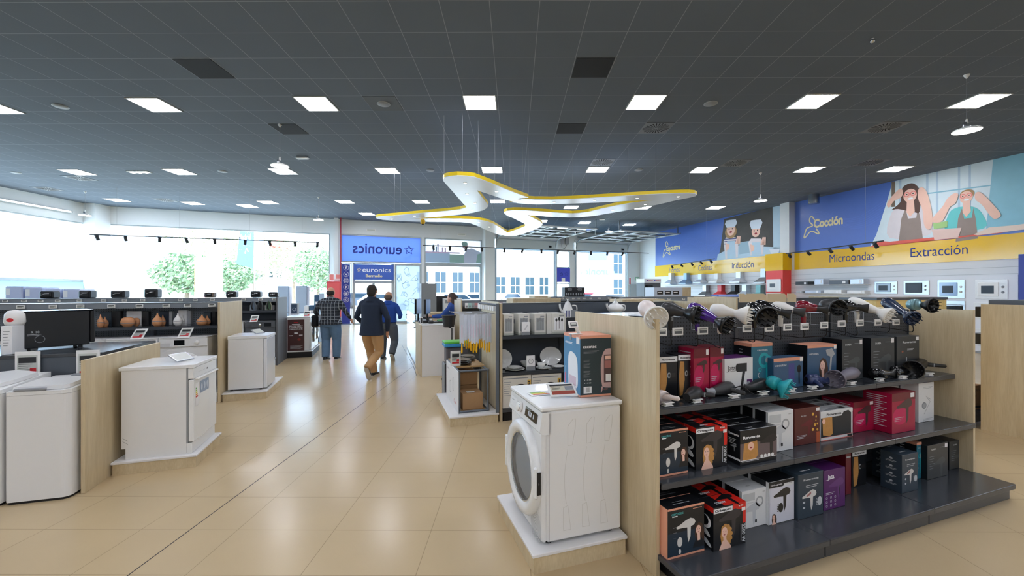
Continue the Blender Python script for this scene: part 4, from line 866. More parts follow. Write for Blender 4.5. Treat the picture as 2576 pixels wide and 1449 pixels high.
        m.rect(w * .78, w * .95, h * .86, h * .97, STK, F, 3 * e); lines(m, w * .1, h * .38, w * .4, 3, LTXT, F, 2 * e, dy=.013); lines(m, d * .12, h * .9, d * .7, 16, LTXT, S, e, dy=h * .05, hh=h * .018); m.rect(0, w, 0, d, CMR, TR(0, 0, h), e)
    elif kind == 'tallmagenta': pass
    elif kind == 'whitedryer':
        m.line([(w * .35, h * .2), (w * .75, h * .5), (w * .6, h * .58), (w * .45, h * .66), (w * .75, h * .56)], .004, PGREY, F, e); m.ell(w * .35, h * .42, w * .15, h * .085, PGREY, F, e); m.ell(w * .35, h * .42, w * .11, h * .06, CGY, F, 2 * e); lines(m, w * .3, h * .88, w * .6, 2, CGY, F, e); lines(m, w * .3, h * .07, w * .6, 2, CGY, F, e)
    elif kind == 'slate':
        m.text('Rowenta', h * .055, w * .5, h * .86, LTXT, F, e, bold=.03, width=w * .6); lines(m, w * .3, h * .72, w * .5, 2, LTXT, F, e, dy=.012); art_dryer(m, w * .45, h * .5, w * .6, DPW, F, e); m.flat([(w * .3, h * .5), (w * .5, h * .58), (w * .5, h * .52), (w * .34, h * .47)], DPL, F, 2 * e); art_diff(m, w * .85, h * .32, w * .3, LTXT, F, e)
        for q in (.36, .24): m.ell(w * .22, h * q, w * .05, h * .025, LTXT, F, e, n=10)
        for q in (.85, .65, .45, .25): m.ell(d * .5, h * q, d * .09, h * .03, LTXT, S, e, n=10); lines(m, d * .25, h * (q - .06), d * .5, 2, LTXT, S, e, dy=.008, hh=.003)
        m.rect(w * .3, w * .7, d * .3, d * .38, LTXT, TR(0, 0, h), e)
    elif kind == 'slateback':
        pass
    elif kind == 'purple':
        m.text('Jata', h * .16, w * .32, h * .82, WPRINT, F, e, bold=.02, res=4); m.line([(w * .08, h * .75), (w * .5, h * .78)], .002, WPRINT, F, e); art_dryer(m, w * .6, h * .62, w * .75, mt('dryer_ghost_purple', '#6d3f7c', .4), F, e); lines(m, w * .08, h * .42, w * .4, 2, LTXT, F, e); m.rect(w * .7, w * .73, h * .3, h * .55, LTXT, F, e)
        for a in (.12, .32, .52):
            for b in (.1, .2, .3): m.annulus(w * a, h * b, .006, .009, LTXT, F, e, n=10)
    elif kind == 'rowblack':
        m.rect(0, w, h * .87, h, WPRINT, F, e); m.text('Rowenta', h * .06, w * .5, h * .93, INK, F, 2 * e, bold=.03, width=w * .7)
        m.flat([(w * .12, h * .85), (w * .4, h * .84), (w * .44, h * .4), (w * .3, h * .05), (w * .1, h * .02), (w * .06, h * .5)], HBL, F, e); m.ell(w * .55, h * .55, w * .1, h * .07, CGY, F, e); m.ell(w * .55, h * .55, w * .05, h * .035, CBK, F, 2 * e); m.rect(w * .58, w * .9, h * .5, h * .6, DPH, F, e)
    elif kind == 'jata':
        m.text('Jata', h * .2, w * .24, h * .72, INK, F, e, res=4); m.line([(w * .06, h * .62), (w * .4, h * .64)], .002, INK, F, e); m.rect(w * .42, w * .78, h * .6, h * .84, DPH, F, e); m.ell(w * .42, h * .72, w * .04, h * .1, DPH, F, e); m.flat([(w * .62, h * .6), (w * .72, h * .6), (w * .62, h * .08), (w * .54, h * .08)], DPH, F, e); m.rect(w * .78, w * .97, h * .15, h * .36, CPU, F, e); m.ell(w * .84, h * .2, w * .08, h * .12, CGY, F, 2 * e); m.rect(0, w, 0, d, CPU, TR(0, 0, h), e)
    elif kind == 'teal':
        m.rect(0, d, 0, h, CBK, S, e); m.rect(0, w, h * .93, h, PEACH, F, e); m.rect(0, d, h * .93, h, PEACH, S, 2 * e); m.rect(0, w, 0, d, PEACH, TR(0, 0, h), e); m.text('cecotec', h * .06, w * .52, h * .85, LTXT, F, e, bold=.02, width=w * .5)
        m.annulus(w * .6, h * .62, w * .16, w * .27, TRQ, F, e); m.ell(w * .8, h * .62, w * .18, h * .1, TRQ, F, 2 * e); m.ell(w * .75, h * .62, w * .1, h * .06, CGY, F, 3 * e); m.flat([(w * .68, h * .55), (w * .88, h * .55), (w * .78, h * .15), (w * .68, h * .15)], TRQ, F, 2 * e); m.annulus(w * .4, h * .42, w * .04, w * .08, TRQ, F, 2 * e); m.annulus(w * .4, h * .3, w * .07, w * .1, LTXT, F, 2 * e, a0=2, a1=4.5)
        for q in range(6): m.rect(d * .3, d * .5, h * (.84 - .07 * q), h * (.86 - .07 * q), LTXT, S, 2 * e)
    elif kind == 'steelblue':
        m.rect(0, w, h * .88, h, PEACH, F, e); m.text('cecotec', h * .11, w * .24, h * .76, LTXT, F, 2 * e, bold=.02, width=w * .38); m.rect(w * .5, w * .7, h * .1, h * .8, mt('print_violet', '#4c4d8c', .5), F, e); m.ell(w * .86, h * .6, w * .07, h * .13, CBK, F, e); m.rect(w * .84, w * .88, h * .1, h * .5, CBK, F, e); m.rect(w * .88, w * .99, h * .85, h * .98, STK, F, 3 * e)
    elif kind == 'womanblue':
        m.rect(0, d, 0, h, CBK, S, e); m.rect(0, w, h * .93, h, PEACH, F, e); m.rect(0, w, 0, d, PEACH, TR(0, 0, h), e); m.text('cecotec', h * .08, w * .22, h * .78, LTXT, F, e, bold=.02, width=w * .32); art_woman(m, w * .52, h * .42, w * .5, HBR, F, e, dress=CBK); m.flat([(w * .62, h * .86), (w * .84, h * .9), (w * .94, h * .74), (w * .84, h * .66), (w * .8, h * .3), (w * .74, h * .3), (w * .78, h * .68), (w * .66, h * .72)], CGY, F, 2 * e); m.rect(w * .9, w * .99, h * .88, h * .97, STK, F, 3 * e)
    elif kind == 'bamba':
        m.text('BAMBA', h * .07, w * .3, h * .86, LTXT, F, e, bold=.02); lines(m, w * .6, h * .88, w * .25, 1, PGREY, F, e); m.rect(w * .84, w * .97, h * .86, h * .97, STK, F, 2 * e); art_dryer(m, w * .6, h * .45, w * .6, mt('dryer_ghost_grey', '#4b5053', .4), F, e); lines(m, w * .1, h * .65, w * .25, 6, PGREY, F, e, dy=h * .07)
        m.rect(0, d, 0, h, CBK, S, e)
    elif kind == 'rowdark':
        m.text('Rowenta', h * .08, w * .55, h * .84, LTXT, F, e, bold=.03, width=w * .6); lines(m, w * .45, h * .66, w * .3, 2, LTXT, F, e); m.ell(w * .25, h * .6, w * .04, h * .03, mt('print_copper', '#a0583c', .5), F, e, n=10); m.rect(w * .84, w * .97, h * .88, h * .97, STK, F, 2 * e); m.rect(w * .4, w * .44, h * .1, h * .45, LTXT, F, e)
    elif kind == 'maroon2' or kind == 'black': m.rect(w * .1, w * .9, h * .86, h * .9, LTXT, F, e)
    if kind == 'bwhite':
        m.flat([(0, h * .86), (w * .55, h * .86), (w * .6, h * .92), (w, h * .92), (w, h), (0, h)], CBK, F, 3 * e); m.rect(0, w, 0, d, CBK, TR(0, 0, h), 2 * e)
        m.text('Orbegozo', h * .05, w * .28, h * .92, WPRINT, F, 4 * e, bold=.03, width=w * .45); m.rect(w * .02, w * .98, h * .02, h * .85, mt('print_lilac_white', '#dcdde8', .4), F, 3 * e)
        art_dryer(m, w * .52, h * .68, w * .7, mt('dryer_photo_olive', '#37332b', .4), F, 4 * e); art_diff(m, w * .45, h * .36, w * .32, MATS['dryer_photo_olive'], F, 4 * e); art_woman(m, w * .18, h * .14, w * .3, HBR, F, 4 * e)
    return m
KT = {}
def carton(kind, px0, px1, v, z, ptop=None, h=None, d=.12, label='', group=None, rot=0.0, name='carton', n=1, gap=.004, back_labels=None, fr=DG, cat='box'):
    """front face between two photo columns on line v of the shelf; n cartons in a file behind it"""
    u0, u1 = fr.u(px0, v), fr.u(px1, v)
    if fr is DG: u0 = max(u0, .018)
    w = abs(u1 - u0)
    if h is None: h = fr.z((px0 + px1) / 2, ptop, v) - z
    key = (kind, round(w, 3), round(d, 3), round(h, 3))
    objs = []
    for k in range(n):
        if key in KT: ob = bpy.data.objects.new(name, KT[key]); COL.objects.link(ob)
        else: ob = carton_mesh(kind, w - gap, d, h).build(name); KT[key] = ob.data
        ob.location = fr.at(u0, v + k * (d + .004), z); ob.rotation_euler = (0, 0, fr.a + rot)
        lab = label if k == 0 else (back_labels[k - 1] if back_labels else ('next ' if k == 1 else 'last ' if k == n - 1 else 'further ') + 'in line behind: ' + label)
        lab = ' '.join(lab.split()[:16]); tag(ob, lab, cat, group); objs.append(ob)
    return objs
e_ = .004
# upper shelf
carton('rowblack', 1657, 1705, .3, SH_TOP, 898, d=.12, label='slim black and white dryer carton with blonde hair, against the near end panel', group='cartons on the upper shelf')
carton('rowblack', 1706, 1744, .3, SH_TOP, 893, d=.12, label='slim black and white dryer carton with blonde hair, touching the crimson carton', group='cartons on the upper shelf')
carton('magenta', 1745, 1785, .27, SH_TOP, 877, d=.15, label='tall crimson dryer carton, left of the two upper ones', group='cartons on the upper shelf')
carton('magenta', 1786, 1822, .27, SH_TOP, 874, d=.15, label='tall crimson dryer carton beside the white cut corner box', group='cartons on the upper shelf')
carton('jata', 1823, 1895, .25, SH_TOP, 901, d=.14, label='white dryer carton with handwritten black name and purple top', group='cartons on the upper shelf')
carton('teal', 1890, 1944, .29, SH_TOP, 864, d=.15, label='tall teal carton with turquoise dryer and peach top', group='cartons on the upper shelf')
carton('steelblue', 1946, 2021, .24, SH_TOP, 900, d=.1, label='low steel blue carton with peach stripe behind the turquoise diffuser', group='cartons on the upper shelf')
carton('womanblue', 2031, 2105, .26, SH_TOP, 868, d=.15, label='blue carton with portrait of a long haired woman', group='cartons on the upper shelf')
carton('bamba', 2118, 2171, .27, SH_TOP, 853, d=.15, label='black carton with grey lettering, left of its larger grey neighbour', group='cartons on the upper shelf')
carton('bamba', 2191, 2251, .25, SH_TOP, 850, d=.16, label='larger charcoal carton with grey lettering behind the black dryers', group='cartons on the upper shelf')
carton('rowdark', 2256, 2313, .25, SH_TOP, 846, d=.16, label='dark grey carton beside the far wooden end panel', group='cartons on the upper shelf')
# middle shelf
g = 'cartons on the middle shelf'
carton('peach', 1656, 1732, .06, SH_MID, 1081, d=.1, label='black and peach carton with white dryer, on the middle shelf', group=g, n=3)
carton('red', 1751, 1830, .06, SH_MID, 1072, d=.1, label='black and red carton with curly blonde, on the middle shelf', group=g, n=3)
carton('blond', 1862, 1955, .02, SH_MID, 1078, d=.1, label='wide black carton with smooth blonde hair, on the middle shelf', group=g, n=4)
carton('white', 1932, 1997, .11, SH_MID, 1034, d=.1, label='tall white carton with pale dryer, on the middle shelf', group=g, n=3)
carton('brown', 1999, 2063, .14, SH_MID, 1026, d=.09, label='reddish brown carton with gold dots, on the middle shelf', group=g, n=3)
carton('window', 2065, 2146, .14, SH_MID, 1031, d=.09, label='white framed carton with black window and blonde hair, middle shelf', group=g, n=3)
carton('magenta', 2147, 2199, .18, SH_MID, 1010, d=.12, label='crimson carton with bronze dryer, on the middle shelf', group=g, n=2)
carton('maroon', 2244, 2303, .06, SH_MID, 988, d=.2, label='large crimson carton with text on its side, before the white one', group=g)
carton('whitedryer', 2311, 2350, .16, SH_MID, 963, d=.13, label='tall white carton with grey sketched dryer by the far end panel', group=g)
carton('white', 2240, 2296, .3, SH_MID, 960, d=.12, label='white carton half hidden behind the large crimson one', group=g)
# base shelf
g = 'cartons on the base shelf'
carton('peach', 1668, 1773, -.06, SH_BASE, 1274, d=.11, label='large black and peach carton with white dryer, at the near base corner', group=g, n=3)
carton('red', 1795, 1877, -.09, SH_BASE, 1270, d=.12, label='black and red carton with curly blonde, on the base shelf', group=g, n=3)
carton('white', 1866, 1932, .02, SH_BASE, 1231, d=.13, label='tall white carton with pale dryer, on the base shelf', group=g, n=2)
carton('bwhite', 1934, 1999, .0, SH_BASE, 1208, d=.13, label='white carton with black cap, black dryer and diffuser, base shelf', group=g, n=3)
carton('slate', 2008, 2072, -.02, SH_BASE, 1190, d=.12, label='slate grey carton with white dryer beside the purple one', group=g, n=2)
carton('purple', 2073, 2127, .0, SH_BASE, 1180, d=.12, label='purple carton with handwritten white name', group=g, n=2)
carton('maroon2', 2128, 2142, .1, SH_BASE, 1137, d=.2, label='narrow maroon carton showing only a strip beside the purple one', group=g)
carton('rowblack', 2144, 2180, .16, SH_BASE, 1134, d=.2, label='dark carton with white top band set back on the base shelf', group=g)
carton('slate', 2269, 2310, -.03, SH_BASE, 1142, d=.14, label='slate grey carton with white dryer, alone toward the far end', group=g)
carton('slate', 2240, 2268, .13, SH_BASE, 1128, d=.13, label='slate grey carton with photo on its side, set back left of another', group=g)
carton('teal', 2306, 2319, .08, SH_BASE, 1113, d=.16, label='teal and peach carton squeezed between slate and black cartons', group=g)
carton('bamba', 2333, 2385, .04, SH_BASE, 1117, d=.16, label='black carton with white sticker second from the far end, base shelf', group=g)
carton('bamba', 2388, 2438, .09, SH_BASE, 1107, d=.2, label='large black carton at the far end of the base shelf', group=g)
# ---- hair dryers
def diffuser(m, T, mat, R=.068, n=10):
    m.lathe([(.022, 0), (.026, .02), (.045, .05), (R, .075), (R, .09), (R - .006, .092), (R - .008, .08), (.0, .074)], mat, T, 24, cap=False)
    for k in range(n): a = 2 * PI * k / n; m.cyl(T @ Vector((R * .78 * math.cos(a), R * .78 * math.sin(a), .076)), T @ Vector((R * .78 * math.cos(a), R * .78 * math.sin(a), .118)), .005, mat, 6, r1=.003)
    for k in range(5): a = 2 * PI * k / 5 + .3; m.cyl(T @ Vector((R * .38 * math.cos(a), R * .38 * math.sin(a), .076)), T @ Vector((R * .38 * math.cos(a), R * .38 * math.sin(a), .112)), .005, mat, 6, r1=.003)
    for k in range(14): a = 2 * PI * k / 14 + .1; m.ell(R * .58 * math.cos(a), R * .58 * math.sin(a), .004, .004, FIL, T, .0765, n=8)
def dryer(name, label, p_rear, p_nose, mat, nose='concentrator', nmat=None, hmat=None, scale=1.0, hand=(0, 0, -1), group='hair dryers hung on the pegboard', hlen=.13, cord=True, rear_chrome=False, fr=DG, cordto=None, drad=.068):
    """axis from rear to nose in the gondola's own coordinates (u, v, z)"""
    a = Vector(p_rear); b = Vector(p_nose); L = (b - a).length
    r = thing(name, label, 'hair dryer', fr.at(a.x, a.y, a.z), fr.a, group); d = b - a
    T = d.to_track_quat('Z', 'Y').to_matrix().to_4x4(); s = scale
    m = MB(); m.lathe([(0, -.005), (.03 * s, -.003), (.04 * s, .008), (.046 * s, .035), (.046 * s, .07), (.038 * s, L * .6), (.026 * s, L * .93), (.024 * s, L)], mat, T, 24); m.build('body', r)
    m = MB(); m.lathe([(.0, -.007), (.026 * s, -.006), (.032 * s, -.001), (.036 * s, .004)], CHROME if rear_chrome else (hmat or mat), T, 20, cap=False)
    for k in range(6): m.ell(0, 0, .004 + k * .003, .004 + k * .003, BLACKM, T @ RX(PI), .0075 + .0001 * (6 - k), n=14)
    m.build('intake_grille', r)
    nm = nmat or BLACK; m = MB()
    if nose == 'diffuser': diffuser(m, T @ TR(0, 0, L - .01), nm, drad); m.build('diffuser', r)
    elif nose == 'concentrator':
        V = []; ns = 16
        for z, rx, ry in ((0, .026, .026), (.03, .024, .022), (.065, .036, .008), (.07, .036, .007)):
            for i in range(ns): t = 2 * PI * i / ns; V.append((rx * s * math.cos(t), ry * s * math.sin(t), z))
        F = [(j * ns + i, j * ns + (i + 1) % ns, (j + 1) * ns + (i + 1) % ns, (j + 1) * ns + i) for j in range(3) for i in range(ns)]
        m.add(V, F, nm, T @ TR(0, 0, L - .01) @ RZ(PI / 2), True); m.add(V[-ns:], [tuple(range(ns))], BLACKM, T @ TR(0, 0, L - .01) @ RZ(PI / 2)); m.build('nozzle', r)
    h = Vector(hand).normalized(); st = d.normalized() * min(.055, L * .35); m = MB()
    pts = [st + h * .02, st + h * .05, st + h * (hlen * .7), st + h * hlen, st + h * (hlen + .008)]
    m.tube(pts, [.022 * s, .019 * s, .016 * s, .015 * s, .009], hmat or mat, 12); m.build('handle', r)
    m = MB(); q = st + h * (hlen * .45) + Vector((0, -.017, 0)); m.box(q.x - .006, q.x + .006, q.y - .003, q.y + .003, q.z - .015, q.z + .015, GREY, .002); m.build('switch', r)
    if cord:
        e = st + h * (hlen + .005); c = MB()
        ct = Vector(cordto) if cordto else e + Vector((.02, .06, -.06))
        pts = smoothpath([e, e + h * .04, e + Vector((.01, .01, -.1)) if h.z < -.5 else e + h * .08, (e + ct) / 2 + Vector((.03, .0, -.05 if h.z < -.5 else .0)), ct], 4); c.tube(pts, .0035, BLACKM, 6); c.build('cord', r)
    return r
def gp(px, py, v): return (DG.u(px, v), v, DG.z(px, py, v))
PRPL = mt('dryer_purple', '#4b2484', .22, coat=.4); DRED = mt('dryer_burgundy', '#7a0f22', .2, coat=.5); NVY = mt('dryer_navy', '#1b2a44', .25, coat=.3); SLVB = mt('dryer_teal_silver', '#7fa6ae', .25, .4); ROSE = mt('dryer_rose_white', '#e8dcd8', .3); DWH = mt('dryer_white', '#e6e4de', .35); DBKG = mt('dryer_black_gloss', '#111214', .15, coat=.4); DBKM = mt('dryer_dark_grey', '#2a2b2d', .35)
H = [('white and rose hair dryer with white diffuser at the near wooden panel', (1622, 772, .2), (1640, 790, .08), ROSE, 'diffuser', DWH),
     ('black hair dryer with gold line and black diffuser, between white and purple ones', (1668, 775, .22), (1722, 787, .1), DBKM, 'diffuser', BLACK),
     ('purple hair dryer with black finger diffuser', (1737, 774, .24), (1803, 807, .05), PRPL, 'diffuser', BLACK),
     ('white hair dryer with white finger diffuser, right of the purple one', (1790, 779, .22), (1848, 789, .1), DWH, 'diffuser', DWH),
     ('black hair dryer with wide round black diffuser', (1889, 772, .22), (1914, 789, .1), DBKG, 'diffuser', BLACK),
     ('glossy black hair dryer with narrow nozzle beside the wide diffuser', (1900, 767, .27), (1965, 786, .16), DBKG, 'concentrator', BLACK),
     ('white hair dryer with dark nozzle in the middle of the row', (1945, 772, .25), (2000, 783, .12), DWH, 'concentrator', DBKM),
     ('burgundy hair dryer with dark nozzle', (2003, 770, .25), (2058, 777, .14), DRED, 'concentrator', BLACK),
     ('black hair dryer with black diffuser seen edge on', (2072, 767, .24), (2094, 772, .14), DBKM, 'diffuser', BLACK),
     ('black hair dryer with long thin nozzle right of centre', (2110, 768, .26), (2160, 774, .15), DBKG, 'concentrator', BLACK),
     ('large white hair dryer with white finger diffuser near the far end', (2138, 758, .26), (2207, 784, .08), DWH, 'diffuser', DWH),
     ('navy hair dryer with dark blue finger diffuser near the far end', (2226, 758, .26), (2277, 790, .08), NVY, 'diffuser', NVY),
     ('teal silver hair dryer with round black diffuser, last in the row', (2286, 766, .21), (2320, 768, .11), SLVB, 'diffuser', BLACK)]
for i, (l, a, b, mat, nz, nm) in enumerate(H):
    pa, pb = Vector(gp(*a)), Vector(gp(*b)); hm = mat
    if i == 12: hm = BLACK
    dryer('hair_dryer', l, pa, pb, mat, nz, nm, hm, scale=1.0 if i != 0 else 1.15, hand=(.06, .05, -1), rear_chrome=(i == 4), hlen=.15 if i in (3, 10) else .13, drad=.072 if i in (0, 4) else .06, cordto=(pa.x * 0 + .05, .44 - pa.y, -.22 - .03 * (i % 3)))
# hooks with electronic labels
ORD = ['first', 'second', 'third', 'fourth', 'fifth', 'sixth', 'seventh', 'eighth', 'ninth', 'tenth', 'eleventh', 'twelfth', 'thirteenth', 'fourteenth', 'fifteenth', 'sixteenth']
TAGS = [1664, 1705, 1768, 1825, 1880, 1935, 1981, 2024, 2073, 2117, 2163, 2208, 2254]
TY = [836, 835, 833, 829, 827, 826, 824, 822, 819, 815, 813, 812, 811]
for i, (px, py) in enumerate(zip(TAGS, TY)):
    v = .14; u = DG.u(px, v); z = DG.z(px, py, v)
    r = thing('price_tag_hook', 'wire hook with small white electronic price tag, %s below the dryer row' % (ORD[i] + ' from the left'), 'price tag', DG.at(u, v, z), ga, 'hook price tags under the hair dryers')
    m = MB(); m.box(-.042, .042, -.004, .004, -.025, .025, PLAST_W, .002); m.build('tag_frame', r); m = MB(); m.rect(-.03, .03, -.014, .014, mt('tag_screen_dark', '#5d6064', .3), FRONT, .0045); m.rect(-.027, .027, .003, .011, SCREEN, FRONT, .005); m.build('screen', r)
    m = MB(); m.tube([(0, .004, .0), (0, .1, .0), (0, .1, .09), (0, .3, .09)], .003, STEEL, 6); m.tube([(-.03, .3, .09), (-.03, .02, .09), (-.03, .0, .1), (.03, .0, .1), (.03, .02, .09), (.03, .3, .09)], .003, STEEL, 6); m.build('hook', r)
# dryers lying on the upper shelf
zt = SH_TOP
def lie(label, a, b, mat, nz, nm, hand, va, vb, z=.048, group='hair dryers lying on the upper shelf', hm=None, sc=1.0, hl=.12, **k):
    return dryer('hair_dryer', label, (DG.u(a, va), va, zt + z), (DG.u(b, vb), vb, zt + z * .8), mat, nz, nm, hm or mat, sc, hand, group, hl, cord=False, **k)
lie('small white dryer lying at the near end panel on the upper shelf', 1658, 1668, ROSE, 'none', None, (.2, -.5, .02), .24, .2)
lie('compact black dryer with silver ring lying at the near end', 1755, 1727, DBKM, 'none', None, (.6, -.4, -.03), .22, .16, rear_chrome=True)
lie('matt black dryer with clear nozzle lying second on the shelf', 1838, 1790, DBKM, 'concentrator', GREY, (.3, -.8, -.1), .25, .22)
lie('matt black dryer lying left of the turquoise diffuser', 1925, 1885, DBKM, 'concentrator', BLACK, (.2, -.8, -.1), .25, .22)
lie('turquoise dryer with wide turquoise diffuser', 1932, 1950, TRQ, 'diffuser', TRQ, (.05, -.85, -.35), .19, .15, z=.09, drad=.075, hl=.1)
lie('indigo dryer with cork coloured handle end', 2030, 2070, mt('dryer_indigo', '#333f6a', .3, coat=.3), 'concentrator', MATS['dryer_indigo'], (-.45, -.8, -.15), .24, .2)
lie('grey mauve dryer with big flat round face', 2150, 2112, mt('dryer_mauve_grey', '#6e6a78', .4), 'diffuser', MATS['dryer_mauve_grey'], (.9, .15, -.05), .2, .15, drad=.07, z=.08)
lie('glossy black folded dryer lying right of the mauve one', 2190, 2235, DBKG, 'concentrator', BLACK, (-.4, -.6, -.05), .24, .2)
lie('glossy black dryer lying before the charcoal cartons', 2240, 2290, DBKG, 'concentrator', BLACK, (-.5, -.3, -.04), .25, .19)
lie('large black dryer with open round diffuser at the far end', 2320, 2302, BLACK, 'diffuser', BLACK, (.8, -.35, -.08), .24, .17, z=.09, drad=.075, hl=.2)
m = MB(); m.tube(smoothpath([(0, 0, .006), (.05, -.03, .02), (.1, .0, .006), (.06, .05, .008), (.02, .0, .015), (.12, -.04, .006), (.2, -.02, .006)], 5), .0035, BLACKM, 6)
tag(m.build('power_cord', None, DG.at(DG.u(1690, .2), .2, zt), ga), 'tangled black cord lying near the end panel on the upper shelf', 'cord')
m = MB(); m.tube(smoothpath([(0, 0, .05), (.04, -.03, .07), (.09, -.05, .03), (.14, -.06, .006), (.2, -.02, .006)], 5), .0035, BLACKM, 6)
tag(m.build('power_cord', None, DG.at(DG.u(1846, .2), .2, zt), ga), 'black cord arching between the two matt black lying dryers', 'cord')
for i, px in enumerate((1680, 1753, 1847, 1921, 1990, 2045, 2142, 2214, 2272, 2338)):
    r = thing('price_tag', 'small white tag lying at the upper shelf edge, ' + (['first', 'second', 'third', 'fourth', 'fifth', 'sixth', 'seventh', 'eighth', 'ninth', 'tenth'][i] + ' from the left'), 'price tag', DG.at(DG.u(px, .15), .15, zt), ga, 'shelf edge price tags of the dryer gondola')
    m = MB(); m.box(-.035, .035, -.014, .02, .0, .004, PLAST_W, .001); m.box(-.025, .025, -.012, .015, .004, .018, PLAST_W, .002, T=RX(0)); m.build('tag_holder', r); m = MB(); m.box(-.038, .038, -.018, .022, .018, .024, PLAST_W, .002); m.rect(-.024, .024, -.01, .012, MATS['tag_screen_dark'], TR(0, 0, .0245), 0); m.build('tag_frame', r)
# ================================================================ shelving of the rest of the shop
def gondola(label, fr, U0, U1, ztop, shelves, depth=.98, bv=.47, back=None, ends=(1, 1), mod=1.0, kick=.1, header=None, base=None, front0=.0, both=True, endmat=None, crown=None):
    r = thing('shelving_unit', label, 'shelving', fr.at(U0, 0, 0), fr.a); W = U1 - U0
    m = MB(); m.box(.02, W - .02, .03 if not base else .55, depth - .03, 0, kick, BLACKM); m.build('kick_plate', r)
    if base: m = MB(); m.box(.02, W - .02, .04, .5, 0, base, LAM_W, .003); m.build('base_plinth', r)
    m = MB(); m.box(0, W, bv, bv + .03, kick, ztop - .01, back or DARKB); m.box(0, W, bv - .005, bv + .035, ztop - .012, ztop, DARK)
    n = max(1, round(W / mod))
    for k in range(n + 1): x = W * k / n; m.box(max(0, x - .015), min(W, x + .015), bv - .01, bv, kick, ztop - .02, DARK)
    m.build('back_panel', r)
    for z, v0 in shelves:
        m = MB()
        for k in range(n): a, b = W * k / n + .002, W * (k + 1) / n - .002; m.box(a, b, v0, bv, z - .01, z, DARKTOP, .002); m.box(a, b, v0, v0 + .012, z - .045, z - .008, DARK, .002)
        m.build('shelf', r)
    if header: z0, z1, v = header; m = MB(); m.box(0, W, v, v + .02, z0, z1, GREYB); m.box(0, W, v - .004, bv, z1 - .004, z1 + .004, DARK); m.build('header_strip', r)
    for k, e in enumerate(ends):
        if e: x = -.03 if k == 0 else W; m = MB(); m.box(x, x + .03, front0, depth, 0, ztop + .01, endmat or WOOD, .001); m.build('end_panel', r)
    if crown: m = MB(); m.box(0, W, bv - .03, bv + .06, ztop - crown[0], ztop + .01, crown[1]); m.build('crown_board', r)
    return r
def etag(fr, px, v, z, label, group, s=1.0, tilt=0, name='price_tag', tall=False):
    r = thing(name, label, 'price tag', fr.at(fr.u(px, v), v, z), fr.a, group); w, h = (.045 * s, .025 * s) if not tall else (.075 * s, .11 * s)
    R = RX(tilt); m = MB(); m.box(-w, w, -.004, .004, -h, h, PLAST_W, .0015, T=R); m.build('frame', r); m = MB()
    m.rect(-w * .8, w * .8, -h * .75, h * .75, SCREEN, R @ FRONT, .0045); m.rect(-w * .7, w * .7, h * .2, h * .6, INK, R @ FRONT, .0055)
    if tall: lines(m, -w * .7, h * .1, w * 1.1, 4, INK, R @ FRONT, .0055, dy=h * .13, hh=h * .04); m.rect(-w * .7, w * .7, -h * .7, -h * .5, RED, R @ FRONT, .0055); m.rect(w * .2, w * .7, -h * .45, -h * .15, RED, R @ FRONT, .0055)
    else: lines(m, -w * .7, -h * .1, w * 1.1, 2, INK, R @ FRONT, .0055, dy=h * .3, hh=h * .12)
    m.build('screen', r); return r
def feet(r, xs_, ys_, rad, h):
    for a in xs_:
        for b in ys_: m = MB(); m.lathe([(rad, 0), (rad, h)], BLACK, TR(a, b, 0), 10); m.build('foot', r)
def nth(i): return ORD[i] if i < len(ORD) else str(i)
# ---- R2: cutlery and tableware
CG = Fr(-.15, 5.30, 18.5); cu1 = CG.u(1694, .47)
gondola('dark gondola with cutlery boxes and white tableware beyond the dryer', CG, 0, cu1, 1.50, [(1.09, .04), (.62, .02), (.16, -.0)], back=DARKB, front0=0)
cz1, cz2, cz3 = 1.09, .62, .16
def simple_box(name, label, fr, px0, px1, v, z, ptop, d, mat, group=None, cat='box', deco=None, h=None, b=.002):
    u0, u1 = fr.u(px0, v), fr.u(px1, v); w = u1 - u0; h = h or fr.z((px0 + px1) / 2, ptop, v) - z
    m = MB(); m.box(0, w, 0, d, 0, h, mat, b)
    if deco: deco(m, w, d, h)
    return tag(m.build(name, None, fr.at(u0, v, z), fr.a), label, cat, group)
def spoon(m, x, y, L, mat, T, z): m.ell(x, y + L * .4, L * .1, L * .16, mat, T, z, n=14); m.rect(x - L * .02, x + L * .02, y - L * .5, y + L * .28, mat, T, z)
SILV = mt('printed_silver', '#aeb2b4', .25, .3)
def cutl(dark=False):
    def f(m, w, d, h):
        m.rect(w * .15, w * .85, h * .18, h * .8, mt('print_box_grey', '#9aa0a3', .5) if not dark else WPRINT, FRONT, .001)
        for k, x in enumerate((.3, .5, .7)): spoon(m, w * x, h * (.46 + .05 * (k == 1)), h * .55, INK if dark else SILV, FRONT, .002)
        m.rect(0, w, 0, h * .1, mt('print_sage', '#b4b8ae', .5), FRONT, .001); m.rect(w * .5, w * .85, h * .86, h * .9, PGREY, FRONT, .001)
        m.rect(0, d, 0, h * .12, MATS['print_sage'], SIDE(d), .001); m.rect(d * .1, d * .5, h * .5, h * .7, PGREY, SIDE(d), .001)
    return f
BXW = mt('carton_cream_white', '#dcdcd6', .5, var=.02)
g = 'cutlery boxes on the top shelf'
simple_box('cutlery_box', 'white cutlery box with three spoons, against the wooden end panel', CG, 1267, 1292, .08, cz1, 791, .3, BXW, g, deco=cutl())
simple_box('cutlery_box', 'white cutlery box partly hidden by a small grey card', CG, 1304, 1332, .08, cz1, 790, .3, BXW, g, deco=cutl())
simple_box('cutlery_box', 'white cutlery box with fork and spoon, third along the shelf', CG, 1345, 1373, .08, cz1, 790, .3, BXW, g, deco=cutl())
